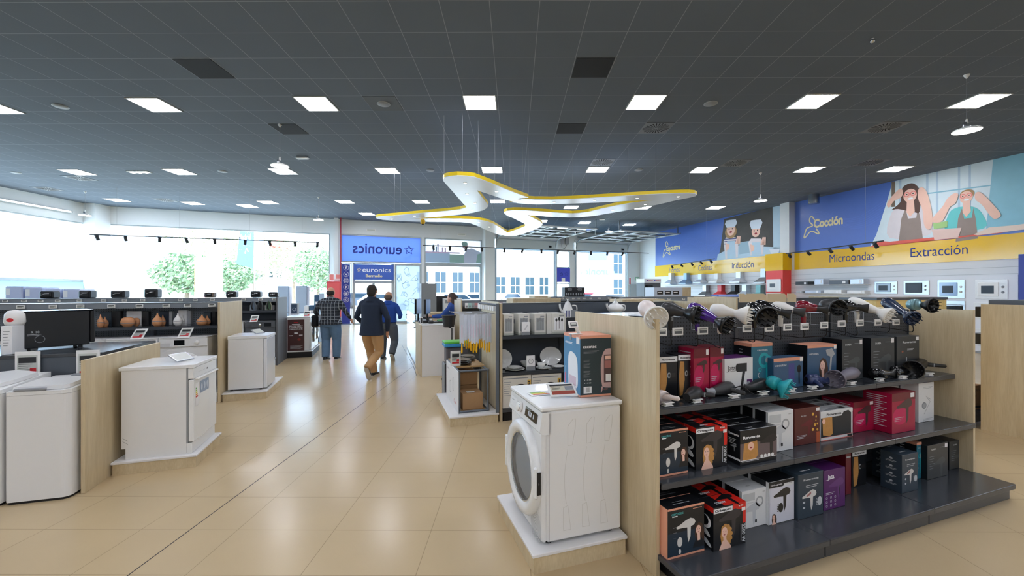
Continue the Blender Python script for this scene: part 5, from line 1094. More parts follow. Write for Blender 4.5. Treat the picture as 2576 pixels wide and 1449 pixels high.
simple_box('cutlery_box', 'white cutlery box with black handled cutlery, rightmost', CG, 1389, 1424, .08, cz1, 789, .3, BXW, g, deco=cutl(True))
simple_box('cutlery_box', 'white cutlery box with plain grey side, left of the black cutlery one', CG, 1375, 1388, .09, cz1, 789, .3, BXW, g)
def card(m, w, d, h): m.rect(0, w, 0, h * .25, PGREY, FRONT, .001); m.line([(w * .3, h * .4), (w * .7, h * .8)], .004, PGREY, FRONT, .001); m.line([(w * .4, h * .4), (w * .75, h * .75)], .003, PGREY, FRONT, .001)
simple_box('info_card', 'small white card with a grey base before the cutlery boxes', CG, 1313, 1333, .05, cz1, 811, .02, WPRINT, cat='card', deco=card)
PORC = mt('white_porcelain', '#e9ebe9', .15, coat=.5, var=.01)
def pot(lab, px, v, z, s, tall=True, fr=CG):
    r = thing('teapot', lab, 'teapot', fr.at(fr.u(px, v), v, z), fr.a); m = MB()
    pr = [(0, 0), (.045, 0), (.06, .03), (.062, .07), (.045, .12), (.03, .15)] if tall else [(0, 0), (.04, 0), (.085, .04), (.085, .065), (.05, .1), (.03, .105)]
    H = pr[-1][1]; m.lathe([(a * s, b * s) for a, b in pr], PORC, n=24); m.build('body', r)
    m = MB(); m.lathe([(.034 * s, H * s), (.02 * s, (H + .02) * s), (.006 * s, (H + .03) * s), (.012 * s, (H + .045) * s), (0, (H + .05) * s)], PORC, n=18, cap=False); m.build('lid', r)
    m = MB(); m.tube(smoothpath([(.055 * s, 0, H * .85 * s), (.11 * s, 0, H * .8 * s), (.11 * s, 0, H * .35 * s), (.055 * s, 0, H * .25 * s)], 5), .007 * s, PORC, 8); m.build('handle', r)
    m = MB(); m.tube(smoothpath([(-.05 * s, 0, H * .3 * s), (-.09 * s, 0, H * .6 * s), (-.1 * s, 0, H * s)], 5), [.018 * s] * 3 + [.012 * s] * 8, PORC, 8); m.build('spout', r)
pot('tall white coffee pot right of the cutlery boxes', 1428, .3, 1.3, 1.25)
m = MB(); m.box(-.3, .3, -.16, .16, -.2, 0, DARK, .003); tag(m.build('display_block', None, CG.at(CG.u(1435, .3), .3, 1.3), CG.a), 'dark display block under the white coffee pot', 'display block')
def stripes(m, w, d, h):
    for k in range(3): m.rect(w * (.1 + .28 * k), w * (.25 + .28 * k), h * .1, h * .9, NAVY, FRONT, .001)
simple_box('patterned_cup', 'white cup with navy pattern in front of the coffee pot', CG, 1423, 1436, .13, 1.3, 780, .05, WPRINT, cat='cup', deco=stripes)
simple_box('info_card', 'grey and white card right of the patterned cup', CG, 1436, 1453, .13, 1.3, 780, .02, PGREY, cat='card', deco=card)
pot('wide white teapot standing high behind the near wooden panel', 1548, .28, 1.33, 1.45, False)
m = MB(); m.box(-.3, .3, -.12, .12, -.23, 0, DARK, .003); tag(m.build('display_block', None, CG.at(CG.u(1548, .28), .28, 1.33), CG.a), 'dark display block under the wide white teapot', 'display block')
def plate(lab, px, v, z, R, stand=False, ry=1.0, name='plate', fr=CG, mat=None, group=None):
    m = MB(); T = Matrix.Scale(1, 4)
    if stand: T = TR(0, 0, R * ry) @ RX(PI / 2 - .2)
    m.lathe([(0, .004), (R * .55, .004), (R * .65, .012), (R * .97, .02), (R, .022), (R * .98, .016), (R * .6, .0), (0, 0)], mat or PORC, T, 32, sy=ry, cap=False)
    return tag(m.build(name, None, fr.at(fr.u(px, v), v, z), fr.a), lab, 'plate', group)
plate('large oval white platter standing upright on the tableware shelf', 1384, .33, cz2, .165, True, .78, 'platter')
plate('white plate standing upright against the wooden end panel', 1264, .3, cz2, .13, True)
plate('wide white plate lying under a smaller one', 1295, .16, cz2, .135); plate('smaller white plate lying on the wide plate', 1294, .16, cz2 + .022, .1)
m = MB(); m.lathe([(0, 0), (.05, 0), (.1, .035), (.12, .075), (.125, .08), (.115, .078), (.08, .03), (0, .012)], PORC, n=28, cap=False)
tag(m.build('bowl', None, CG.at(CG.u(1330, .28), .28, cz2), CG.a), 'white serving bowl behind the square card', 'bowl')
plate('white saucer under the cup before the platter', 1366, .12, cz2, .1, name='saucer')
r = thing('cup', 'white cup on a saucer before the oval platter', 'cup', CG.at(CG.u(1362, .12), .12, cz2 + .012), CG.a); m = MB(); m.lathe([(0, 0), (.03, 0), (.05, .03), (.058, .07), (.054, .07), (.044, .03), (0, .008)], PORC, n=24, cap=False); m.build('bowl', r); m = MB(); m.tube(smoothpath([(.05, 0, .06), (.085, 0, .055), (.08, 0, .025), (.045, 0, .02)], 5), .006, PORC, 8); m.build('handle', r)
plate('white side plate partly hidden by the peach topped carton', 1404, .15, cz2, .09)
def ring(m, w, d, h): m.rect(0, w, 0, h * .28, PGREY, FRONT, .001); m.annulus(w / 2, h * .62, w * .25, w * .3, PGREY, FRONT, .001); m.annulus(w / 2, h * .62, w * .1, w * .14, PGREY, FRONT, .001)
simple_box('info_card', 'square white card with rings on the tableware shelf', CG, 1325, 1346, .06, cz2, 895, .02, WPRINT, cat='card', deco=ring)
BXC = mt('carton_ivory', '#dedbd2', .5, var=.03)
def af(n):
    def f(m, w, d, h):
        m.annulus(w * .62, h * .42, h * .28, h * .31, INK, FRONT, .001); m.text('Af', h * .3, w * .62, h * .42, INK, FRONT, .001, res=3); m.rect(w * .87, w * .99, h * .62, h * .84, GOLD, FRONT, .001); m.text(n, h * .16, w * .93, h * .73, INK, FRONT, .002, bold=.04)
        lines(m, w * .04, h * .8, w * .25, 7, PGREY, FRONT, .001, dy=h * .07, hh=h * .015); m.rect(w * .03, w * .9, h * .9, h * .93, PGREY, FRONT, .001)
    return f
simple_box('tableware_carton', 'ivory tableware carton marked 2 on the base shelf', CG, 1265, 1336, .03, cz3, 945, .38, BXC, 'ivory tableware cartons', deco=af('2'))
simple_box('tableware_carton', 'ivory tableware carton marked 1 on the base shelf', CG, 1338, 1412, .03, cz3, 941, .38, BXC, 'ivory tableware cartons', deco=af('1'))
# ---- R1: knife stand on its low platform
def platform(label, fr, u0, u1, v0, v1, h=.12, top=None, side=None):
    r = thing('display_platform', label, 'platform', fr.at(u0, v0, 0), fr.a); w, d = u1 - u0, v1 - v0
    m = MB(); m.box(.01, w - .01, .01, d - .01, 0, h - .02, side or WOODH); m.build('plinth', r); m = MB(); m.box(0, w, 0, d, h - .02, h, top or LAM_W, .003); m.build('top_board', r); return r
KF = Fr(-.79, 5.08, 18.0)
platform('low wood and white platform under the knife stand', KF, 0, .63, 0, 1.25)
MFR = mt('grey_metal_frame', '#626a72', .5)
u0, u1 = .16, .62; kz = .12
r = thing('display_stand', 'grey metal framed display stand with wooden top and white printed side', 'display stand', KF.at(.13, .12, kz), KF.a)
W, Dp, Ht = .4, .95, .53
def barb(m, p, q, s=.014, mat=MFR): m.tube([p, q], s, mat, 4, smooth=False)
m = MB()
for x in (.015, W - .015):
    for y in (.015, Dp - .015): barb(m, (x, y, 0), (x, y, Ht))
for z in (.015, Ht):
    for x in (.015, W - .015): barb(m, (x, 0, z), (x, Dp, z))
    for y in (.015, Dp - .015): barb(m, (0, y, z), (W, y, z))
m.build('frame', r)
m = MB(); m.box(.02, W, .25, Dp, Ht, Ht + .02, wood_mat('shelf_oak_dark', '#a98a5c', '#c09f6e')); m.build('table_top', r)
m = MB(); m.box(-.006, .004, 0, Dp, .0, Ht, WPRINT); S_ = SIDE(Dp, -.006); m.text('electron', .05, .2, Ht - .08, PGREY, S_, .001); m.annulus(.6, .3, .05, .055, PGREY, S_, .001, ky=1.7); m.annulus(.35, .22, .04, .045, PGREY, S_, .001, ky=1.9); m.text('Cuore', .07, .75, .1, RED, S_, .001); m.build('printed_side', r)
m = MB(); m.box(.02, W - .02, .02, Dp - .02, .0, .012, MATS['shelf_oak_dark']); m.build('bottom_board', r)
KRAFT = mt('kraft_cardboard', '#b08b62', .8, var=.05)
def kbox(lab, u, v, z, w, d, h, fr=KF, rz=0):
    m = MB(); m.box(0, w, 0, d, 0, h, KRAFT, .004); m.rect(0, w, d * .46, d * .54, mt('packing_tape', '#9a7a52', .4), TR(0, 0, h), .001); m.rect(w * .25, w * .65, d * .15, d * .45, WPRINT, TR(0, 0, h), .002) if rz else None
    tag(m.build('cardboard_box', None, fr.at(u, v, z), fr.a + rz), lab, 'box')
kbox('brown cardboard box with a paper on top, in the display stand', .2, .2, kz + .014, .27, .26, .21, rz=.04)
kbox('brown cardboard box behind the front one in the display stand', .2, .56, kz + .014, .28, .3, .24); kbox('upper brown cardboard box at the back of the display stand', .2, .56, kz + .256, .28, .3, .17)
PAN = mt('pan_dark_brown', '#3a302b', .25); PAN2 = mt('plate_stone_rim', '#7d7266', .3)
tz = kz + Ht + .022
for i, (u, v, zz_, R, mm, l) in enumerate(((.27, .5, 0, .115, PAN, 'dark plate at the bottom of the left stack on the stand'), (.275, .5, .024, .105, PAN, 'middle dark plate in the left stack on the stand'), (.28, .5, .048, .09, PAN2, 'top stone coloured bowl plate of the left stack'), (.395, .8, 0, .115, PAN, 'bottom plate of the right stack on the stand'), (.395, .8, .024, .11, PAN2, 'middle plate of the right stack on the stand'), (.39, .8, .048, .1, PAN2, 'top stone rimmed plate of the right stack'))):
    m = MB(); m.lathe([(0, .006), (R * .6, .006), (R, .022), (R * .97, .026), (R * .6, .014), (0, .012)], mm, n=26, cap=False); m.lathe([(0, 0), (R * .55, 0), (R * .6, .006)], mm, n=26, cap=False)
    tag(m.build('plate', None, KF.at(u, v, tz + zz_), KF.a), l, 'plate', 'dark plates stacked on the display stand')
etag(KF, 1146, .42, tz + .1, 'white tall price tag leaning left of the dark plates', None, .9, tall=True)
# knife board: tall framed mesh panel on the gondola end
r = thing('knife_rack', 'tall grey framed rack panel on the gondola end holding hanging knives', 'rack', CG.at(-.09, 0, .13), CG.a)
m = MB(); barb(m, (.03, .02, 0), (.03, .02, 1.36), .018); barb(m, (.03, .93, 0), (.03, .93, 1.36), .018); barb(m, (.03, .0, 1.36), (.03, .95, 1.36), .014); m.box(-.0, .04, -.02, .0, .0, 1.38, MFR); m.build('frame', r)
m = MB(); m.box(.044, .056, .03, .93, .0, 1.4, wood_mat('pale_board', '#cbbf9e', '#e0d8be')); m.build('board', r)
for k in range(9): m = MB(); m.box(-.01, .04, .08 + k * .1, .13 + k * .1, 1.28, 1.34, PLAST_W, .002); m.build('label', r)
YH = mt('yellow_knife_handle', '#f2b705', .35); BAGP = mt('clear_bag_plastic', '#d3dae6', .15, spec=.8, var=.12, vscale=25); BLD = mt('knife_blade', '#b9c0ca', .2, .6)
cols = [(1160, 875), (1168, 868), (1173, 872), (1178, 866), (1185, 876), (1191, 872), (1199, 874), (1205, 868), (1211, 874), (1216, 870), (1222, 866), (1229, 868), (1234, 872), (1239, 862), (1244, 858), (1182, 870), (1195, 866), (1226, 874)]
kp = None
for i, (px, py) in enumerate(cols):
    v = .12 + .13 * ((i * 5) % 6)
    # walk out from the rack so that the column falls where it hangs
    u = max(-.5, min(CG.u(px, v), -.14)); x, y, _ = CG.at(u, v); z = .878 - .012 * (i % 3)
    lab = 'bagged kitchen knife with yellow handle hanging on the knife rack'
    if kp is None:
        kp = thing('kitchen_knife', lab, 'knife', (x, y, z), CG.a, 'yellow handled knives on the rack')
        m = MB(); m.tube([(0, 0, 0), (0, 0, .02), (0, 0, .06), (0, 0, .12), (0, 0, .135)], [.008, .014, .013, .011, .012], YH, 10, sx=.8); m.build('handle', kp)
        m = MB(); m.box(-.02, .02, -.001, .001, .135, .36, BLD); m.build('blade', kp)
        m = MB(); m.box(-.03, .03, -.005, .005, .12, .5, BAGP, .004); m.rect(-.008, .008, .2, .36, mt('bag_print', '#d9c8d8', .5), FRONT, .0055); m.build('bag', kp)
    else: dup(kp, (x, y, z), CG.a + .3 * math.sin(i * 2.3))
for k in range(6):
    v = .12 + .13 * k; m = MB(); m.tube([(.0, 0, 0), (-.47, 0, .0), (-.48, 0, .015)], .004, STEEL, 6); tag(m.build('rack_hook', None, CG.at(-.07, v, 1.372), CG.a), 'long wire hook on the knife rack carrying bagged knives', 'hook', 'wire hooks of the knife rack')
r = thing('storage_bin', 'dark grey bin with green and blue rims behind the plates', 'bin', KF.at(.33, 1.42, .55), KF.a)
m = MB(); m.box(-.17, .17, -.12, .12, 0, .25, mt('bin_grey', '#5c5a60', .5), .02); m.build('bin_body', r); m = MB(); m.box(-.2, .2, -.14, .14, .25, .3, mt('rim_blue', '#3f9ad8', .4), .01); m.build('blue_rim', r); m = MB(); m.box(-.2, .2, -.14, .14, .3, .34, mt('lid_green', '#5cc04a', .4), .012); m.build('green_lid', r)
m = MB(); m.box(-.2, .2, -.14, .14, 0, .55, DARK, .003); tag(m.build('display_block', None, KF.at(.33, 1.42, 0), KF.a), 'dark block carrying the green lidded bin', 'display block')
# ---- the dryer (tumble) on its platform, right foreground
TD = Fr(.11, 2.44, 18.5)
platform('white topped wooden platform under the tumble dryer', TD, -.0, .645, -.0, .76)
def P3(fr, px, py, z): return fr.uv(px, py, z)
r = thing('tumble_dryer', 'white front loading tumble dryer with round glass door and dark display', 'tumble dryer', TD.at(.08, .05, .12), TD.a)
# local: front faces -x (towards the aisle); width along v, depth along u
W, D, Ht = .6, .55, .85
m = MB(); m.box(0.03, D, .0, W, .02, Ht - .03, APPL, .012); m.box(0, .035, 0, W, .02, Ht - .16, APPL, .014)
for k in range(3):
    y0 = .16
    x = .17 + k * .13
    m.line([(x, .6), (x, .72), (x + .035, .76), (x + .055, .76), (x + .05, .7), (x + .03, .6)], .004, mt('pressed_edge', '#d2d2cf', .4), FRONT, .0008, closed=True)
    m.line([(x - .03, .08), (x - .03, .22), (x + .0, .23), (x + .02, .08)], .004, MATS['pressed_edge'], FRONT, .0008, closed=True)
    m.line(smoothpath([(x + .0, .58, 0), (x - .02, .45, 0), (x - .02, .32, 0), (x - .01, .24, 0)], 4), .003, MATS['pressed_edge'], FRONT, .0008)
m.line([(.045, .02), (.045, Ht - .17)], .003, GREY, FRONT, .0008)
m.build('cabinet', r)
m = MB(); m.box(-.008, D + .01, -.004, W + .004, Ht - .03, Ht, WHITE, .008); m.build('worktop', r)
m = MB(); P_ = [(.0, Ht - .17), (-.018, Ht - .15), (.002, Ht - .035), (.06, Ht - .035), (.06, Ht - .17)]
m.prism(P_, 0, W, WHITE, Matrix(((1, 0, 0, 0), (0, 0, 1, 0), (0, 1, 0, 0), (0, 0, 0, 1)))); m.build('control_panel', r)
ang = math.atan2(.02, .115); SF = Matrix(((0, math.sin(ang) * -1 * -1, -1, -.018), (-1, 0, 0, W), (0, 1, 0, Ht - .15), (0, 0, 0, 1)))
SF = Matrix.Translation((-.02, W, Ht - .15)) @ Matrix(((0, .17, -.985, 0), (-1, 0, 0, 0), (0, .985, .17, 0), (0, 0, 0, 1)))
m = MB(); m.rect(.33, .54, .03, .09, GLOSSB, SF, .0015)
for k in range(4): m.rect(.39 + .022 * k + (.02 if k == 3 else 0), .405 + .022 * k + (.02 if k == 3 else 0), .045, .075, LTXT, SF, .003)
lines(m, .34, .085, .1, 2, LTXT, SF, .003, dy=.006, hh=.002); m.build('display', r)
m = MB(); m.lathe([(.034, 0), (.032, .02), (.026, .028), (0, .028)], PLAST_W, SF @ TR(.235, .06, 0), 28, cap=False); m.ring(.03, .003, CHROME, SF @ TR(.235, .06, .02), 28, 6); m.build('program_dial', r)
m = MB(); m.rect(.03, .15, .03, .09, mt('drawer_face', '#dfe1e2', .4), SF, .001); lines(m, .04, .07, .07, 1, PGREY, SF, .002); m.build('water_drawer', r)
DT = Matrix(((0, 0, -1, 0), (-1, 0, 0, W / 2), (0, 1, 0, .385), (0, 0, 0, 1))) @ Matrix.Diagonal((1.1, 1.14, 1, 1))
m = MB(); m.lathe([(.265, 0), (.268, .02), (.255, .045), (.225, .05), (.195, .035), (.19, .02)], WHITE, DT, 48, cap=False); m.box(.2, .262, -.085, .085, .02, .044, WHITE, .008, T=DT)
m.build('door_ring', r)
m = MB(); m.box(-.275, -.25, -.1, .1, .0, .05, WHITE, .006, T=DT); m.build('hinge_cover', r)
m = MB(); m.box(.2645, .2675, -.06, .06, .006, .03, BLACK, .001, T=DT); m.build('handle_recess', r)
m = MB(); m.ring(.192, .006, CHROME, DT @ TR(0, 0, .03), 48, 8); m.lathe([(.19, .02), (.17, -.06), (.15, -.1), (.0, -.11)], mt('drum_steel', '#c9cdd2', .22, .8, var=.1), DT, 40, cap=False)
for k in range(3): a = .6 + k * 2.09; m.box(.06, .14, -.02, .02, -.1, -.03, MATS['drum_steel'], .01, T=DT @ RZ(a))
m.build('drum', r)
m = MB(); m.lathe([(.188, .034), (.12, .04), (0, .042)], glass_mat('door_glass', (.82, .86, .9)), DT, 40, cap=False); m.build('door_glass', r)
m = MB()
for k in range(6): m.annulus(.18, -.27, .012 + k * .012, .016 + k * .012, mt('vent_line', '#c4c6c6', .5), DT, .0015, ky=1.15)
m.build('air_vent', r)
feet(r, (.06, D - .06), (.05, W - .05), .02, .025)
m = MB(); m.tube(smoothpath([(D + .0, .2, .34), (D + .02, .12, .22), (D + .02, .08, .1), (D + .01, .1, .03)], 6), .008, PLAST_W, 8); m.build('drain_hose', r)
# sticker and tag on top
u, v = TD.uv(1410, 998, .972)
m = MB(); m.rect(-.08, .08, -.05, .05, WPRINT, None, .0004)
for k, c in enumerate(('#4aa64a', '#9cc83c', '#f0e03a', '#f0a030', '#dc3a2a')): m.rect(-.06, .02 + .01 * k, .03 - .016 * k, .042 - .016 * k, mt('energy_%d' % k, c, .5), None, .0008)
tag(m.build('energy_label', None, TD.at(.19, .36, .972), TD.a), 'energy rating label lying on the tumble dryer top', 'label')
r = thing('price_sign', 'tilted electronic price sign on the tumble dryer top', 'price sign', TD.at(.3, .2, .971), TD.a + math.radians(-5))
TP = RX(math.radians(-58)); m = MB(); m.box(-.095, .095, -.008, .0, .0, .12, PLAST_W, .003, T=TR(0, 0, .008) @ TP); m.build('frame', r)
FT = TR(0, -.0, .008) @ TP @ FRONT; m = MB(); m.rect(-.08, .08, .015, .105, mt('epaper_cream', '#cfc9b4', .4), FT, .009); m.rect(-.08, .08, .015, .045, mt('epaper_red', '#a04838', .4), FT, .0095); m.rect(-.08, .08, .09, .105, INK, FT, .0095); m.rect(.02, .08, .05, .085, PGREY, FT, .0095); lines(m, -.07, .08, .07, 3, INK, FT, .0095); m.build('screen', r)
m = MB(); m.tube([(.0, .06, .0), (.02, .1, .03), (.02, .08, .055)], .004, GREY, 6); m.tube([(-.05, .08, 0), (-.05, .1, .03), (-.03, .08, .055)], .004, GREY, 6); m.build('clear_stand', r)
# carton with peach rim on top of it
bx0 = P3(TD, 1460, 1001, .972); b1 = P3(TD, 1537, 995, .972); b2 = P3(TD, 1411, 972, .972)
pB = TD.at(*bx0, .972); pR = TD.at(*b1, .972); wb = math.hypot(pR[0] - pB[0], pR[1] - pB[1]); ab = math.atan2(pR[1] - pB[1], pR[0] - pB[0]); db = .27
hb = zat(846, pB[0], pB[1]) - .972
FRG = mt('fridge_carton_dark', '#2a3a40', .4, var=.04); FRB = mt('fridge_carton_blue', '#4d8ab4', .4, var=.05)
r = thing('fridge_carton', 'blue and dark carton with peach rim holding a mini fridge, on the tumble dryer', 'box', pB, ab)
m = MB(); m.box(0, wb, 0, db, 0, hb, FRG, .0015); F = FRONT; S = SIDE(db)
m.rect(0, db, 0, hb, FRB, S, .0006); m.rect(0, wb, 0, .014, PEACH, F, .0012); m.rect(0, db, 0, .014, PEACH, S, .0012); m.rect(0, wb, hb - .018, hb, PEACH, F, .0012); m.rect(0, db, hb - .022, hb, PEACH, S, .0012); m.rect(0, wb, 0, db, PEACH, TR(0, 0, hb), .0006)
m.text('cecotec', .03, wb * .3, hb * .82, WPRINT, F, .0014, bold=.02, width=wb * .43); lines(m, wb * .1, hb * .75, wb * .5, 3, PGREY, F, .0014, dy=.008, hh=.002)
for q in (.6, .54, .5, .42, .38, .34): lines(m, wb * .1, hb * q, wb * .22, 2, PGREY, F, .0014, dy=.007, hh=.002)
m.rect(wb * .1, wb * .36, hb * .06, hb * .17, WPRINT, F, .0014)
for q in range(7): m.rect(wb * (.18 + .018 * q), wb * (.186 + .018 * q + .003 * (q % 2)), hb * .075, hb * .155, INK, F, .0018)
for q in range(5): m.rect(wb * (.12 + .05 * q), wb * (.145 + .05 * q), hb * .27, hb * .285, LTXT, F, .0014); m.rect(wb * (.12 + .05 * q), wb * (.145 + .05 * q), hb * .22, hb * .235, LTXT, F, .0014)
m.text('BAMBA', .014, wb * .8, hb * .11, DPL, F, .0014)
pk = mt('print_fridge_pink', '#c9a8a6', .4); m.prism(smoothpath([(wb * .99, hb * .78, 0), (wb * .8, hb * .76, 0), (wb * .68, hb * .62, 0), (wb * .66, hb * .4, 0), (wb * .7, hb * .18, 0), (wb * .78, hb * .14, 0), (wb * .99, hb * .13, 0)], 4), .0014, .0014, pk, F)
m.rect(wb * .76, wb * .99, hb * .22, hb * .68, mt('print_dark_inner', '#5a4648', .5), F, .0018); m.rect(wb * .78, wb * .99, hb * .46, hb * .58, DPL, F, .0022); m.rect(wb * .82, wb * .99, hb * .24, hb * .36, WPRINT, F, .0022); m.rect(wb * .8, wb * .98, hb * .6, hb * .66, SKN, F, .0022); m.flat([(wb * .68, hb * .16), (wb * .66, hb * .06), (wb * .69, hb * .06), (wb * .74, hb * .15)], pk, F, .0014)
m.text('cecotec', .028, db * .32, hb * .85, WPRINT, S, .0012, bold=.02, width=db * .45)
m.prism(smoothpath([(db * .3, hb * .1, 0), (db * .28, hb * .55, 0), (db * .36, hb * .68, 0), (db * .55, hb * .7, 0), (db * .8, hb * .62, 0), (db * .86, hb * .4, 0), (db * .84, hb * .15, 0), (db * .6, hb * .1, 0)], 4), .0012, .0012, WPRINT, S); m.rect(db * .34, db * .76, hb * .12, hb * .3, mt('print_soft_pink', '#dcc6cf', .4), S, .0016); m.rect(db * .06, db * .14, hb * .12, hb * .3, mt('print_pink', '#d86a86', .4), S, .0014); m.rect(db * .1, db * .13, hb * .3, hb * .42, LTXT, S, .0014)
m.rect(db * .55, db * .78, hb * .05, hb * .15, WPRINT, S, .0018); m.rect(db * .78, db * .96, hb * .86, hb * .97, STK, S, .002)
m.build('carton', r)
m = MB(); m.box(-.004, .0, db * .5, db * .6, hb - .04, hb, GREY, .001); m.build('clasp', r)
r = thing('price_sign', 'small white price tag on a curved stand on top of the blue carton', 'price sign', (pB[0] - .01, pB[1] + .1, .972 + hb + .002), TD.a)
m = MB(); m.box(-.045, .03, -.03, .03, 0, .004, PLAST_W); m.tube([(.02, 0, .003), (.0, 0, .04), (-.02, 0, .06)], .012, PLAST_W, 4, sx=.3); m.build('stand', r); m = MB(); T_ = TR(-.03, -.01, .065) @ RX(-.4); m.box(-.035, .035, -.004, .004, -.022, .025, PLAST_W, .002, T=T_); m.rect(-.024, .024, -.012, .015, MATS['tag_screen_dark'], T_ @ FRONT, .0045); m.rect(-.02, .02, .0, .01, SCREEN, T_ @ FRONT, .005); m.build('tag', r)
# ================================================================ left side
# low island: wooden side panel, counter, top loaders, dishwasher
LI = Fr(-3.55, 3.42, 18.0)
vfar = LI.v(403, 0)
m = MB(); m.box(-.03, 0, 0, vfar, 0, 1.10, WOOD, .001); tag(m.build('side_panel', None, LI.at(0, 0, 0), LI.a), 'low pale oak panel between the top loader and the dishwasher', 'panel')
r = thing('display_counter', 'low anthracite counter behind the top loading washers, carrying the black oven', 'counter', LI.at(-3.2, .0, 0), LI.a)
cv0, cv1 = .5, 1.45; cz = LI.z(150, 890, cv0)
m = MB(); m.box(0, 3.06, cv0 + .02, cv1, 0, cz - .03, DARKB); m.box(0, 3.16, cv0, cv0 + .02, .0, cz - .03, mt('counter_front_grey', '#50575f', .5, var=.03)); m.build('counter_body', r)
m = MB(); m.box(0, 3.07, cv0 - .01, cv1, cz - .03, cz, DARKTOP, .003); m.build('worktop', r)
for px, py, l in ((70, 920, 'tall white framed price sign with red strip behind the curved lid washer'), (222, 915, 'tall white framed price sign behind the oak panel edge')): etag(LI, px, cv0 - .02, LI.z(px, py, cv0), l, None, 1.15, tall=True, name='price_sign')
# black oven
ox, oy = PP(47, 888, cz); OF = Fr(ox, oy, 56.0); w = OF.u(226, 0)
r = thing('tabletop_oven', 'black tabletop oven seen from behind on the low counter', 'oven', (ox, oy, cz), OF.a)
h0 = .03; h = OF.z(47, 786, 0) - cz
m = MB(); m.box(0, w, 0, .3, h0, h, mt('oven_black', '#16181c', .35, var=.1), .006); m.box(w, w + .04, .0, .3, h0 + .02, h, BLACK, .008); m.build('oven_body', r)
m = MB(); m.box(-.002, w + .03, -.002, .302, h, h + .006, mt('oven_top', '#2a3038', .1, spec=.8), .002); m.build('top_plate', r)
m = MB()
for k in range(9): m.rect(.04, .26, h0 + .05 + k * .03, h0 + .056 + k * .03, LTXT, SIDE(.3), .001)
m.build('side_vents', r)
m = MB(); m.text('R 10', .03, .1, h * .48, LTXT, FRONT, .001); lines(m, .05, h * .42, .09, 2, LTXT, FRONT, .001); m.annulus(.13, h * .3, .03, .034, GREY, FRONT, .001); m.build('print', r)
feet(r, (.06, w - .06), (.04, .26), .018, h0)
def redoval(m, w, d, h): m.ell(w * .6, h * .5, w * .25, h * .2, RED, FRONT, .001); lines(m, w * .2, h * .25, w * .5, 2, PGREY, FRONT, .001)
simple_box('appliance_carton', 'white carton with fine print left of the black oven', LI, 2, 30, .56, cz, 821, .3, WPRINT, cat='box', deco=lambda m, w, d, h: lines(m, w * .2, h * .8, w * .6, 6, PGREY, FRONT, .001, dy=h * .1, hh=h * .02))
u0, u1 = LI.u(2, .56), LI.u(30, .56); zc_ = LI.z(15, 821, .56)
m = MB(); m.lathe([(.0, 0), (.06, 0), (.07, .03), (.065, .1), (.045, .13), (0, .14)], PLAST_W, TR(.02, .12, 0), 24, cap=False); m.ell(.03, .05, .025, .018, RED, TR(.0, .05, .0) @ FRONT, .002)
tag(m.build('white_appliance', None, LI.at(u0, .56, zc_), LI.a), 'rounded white appliance with red oval on the white carton', 'appliance')
# top loading washers
WF = Fr(-3.97, 3.21, 16.5)
def top_loader(name, lab, u, w, d, H, curved, v=0):
    r = thing('top_loading_washer', lab, 'washing machine', WF.at(u, v, 0), WF.a)
    c = .05; poly = [(0, .02), (.02, 0), (w - c, 0), (w - c * .3, c * .3), (w, c), (w, d), (0, d)]
    poly = [(0, c * .4), (c * .4, 0)] + [(w - c + c * math.sin(t * PI / 12), c - c * math.cos(t * PI / 12)) for t in range(7)] + [(w, d), (0, d)]
    m = MB(); m.prism(poly, .02, H - .05, APPL, smooth_side=False); m.prism([(p[0] * .97 + .005, p[1] * .97 + .008) for p in poly], 0, .02, BLACKM); m.build('cabinet', r)
    m = MB(); sl = .06 if not curved else .09
    V = [(p[0], p[1], H - .048) for p in poly] + [(p[0], p[1], H - .02 + sl * (p[1] / d) * .6) for p in poly]; n = len(poly)
    m.add(V, [tuple(range(n, 2 * n))] + [(i, (i + 1) % n, n + (i + 1) % n, n + i) for i in range(n)], WHITE); m.build('top_frame', r)
    m = MB(); z0 = H - .018
    L = [(.03, .03, 0), (w - .05, .03, 0), (w - .03, .06, 0), (w - .03, d * .62, 0), (.03, d * .62, 0)]
    if curved: L = [(.02 + (w - .04) * (.5 - .5 * math.cos(PI * t / 10)), .5 * d - d * .48 * math.sin(PI * t / 10), 0) for t in range(11)] + [(w - .02, d * .8, 0), (w * .5, d * .97, 0), (.02, d * .8, 0)]
    V = [(p[0], p[1], z0 + sl * .6 * p[1] / d) for p in L] + [(p[0] * .98 + .005, p[1] * .98 + .005, z0 + .03 + sl * .6 * p[1] / d) for p in L]; n = len(L)
    m.add(V, [tuple(range(n, 2 * n))] + [(i, (i + 1) % n, n + (i + 1) % n, n + i) for i in range(n)], WHITE); m.build('lid', r)
    if not curved:
        m = MB(); m.tube([(.06, .012, H - .008), (.08, .0, H - .004), (w - .17, .0, H - .004), (w - .15, .012, H - .008)], .012, GREY, 8); m.build('lid_handle', r)
        m = MB(); m.lathe([(.045, 0), (.045, .015), (.03, .022), (0, .022)], GREY, TR(w * .55, d * .8, H + .02) @ RX(-.15), 24, cap=False); m.build('program_dial', r)
        m = MB(); m.box(.03, w - .03, d * .66, d - .02, H - .0, H + .02, WHITE, .006); m.build('control_ledge', r)
top_loader('a', 'white top loading washer with grey lid handle beside the oak panel', .0, .405, .52, .90, False)
top_loader('b', 'white top loading washer with domed lid at the frame edge', -.46, .44, .52, .92, True, v=-.02)
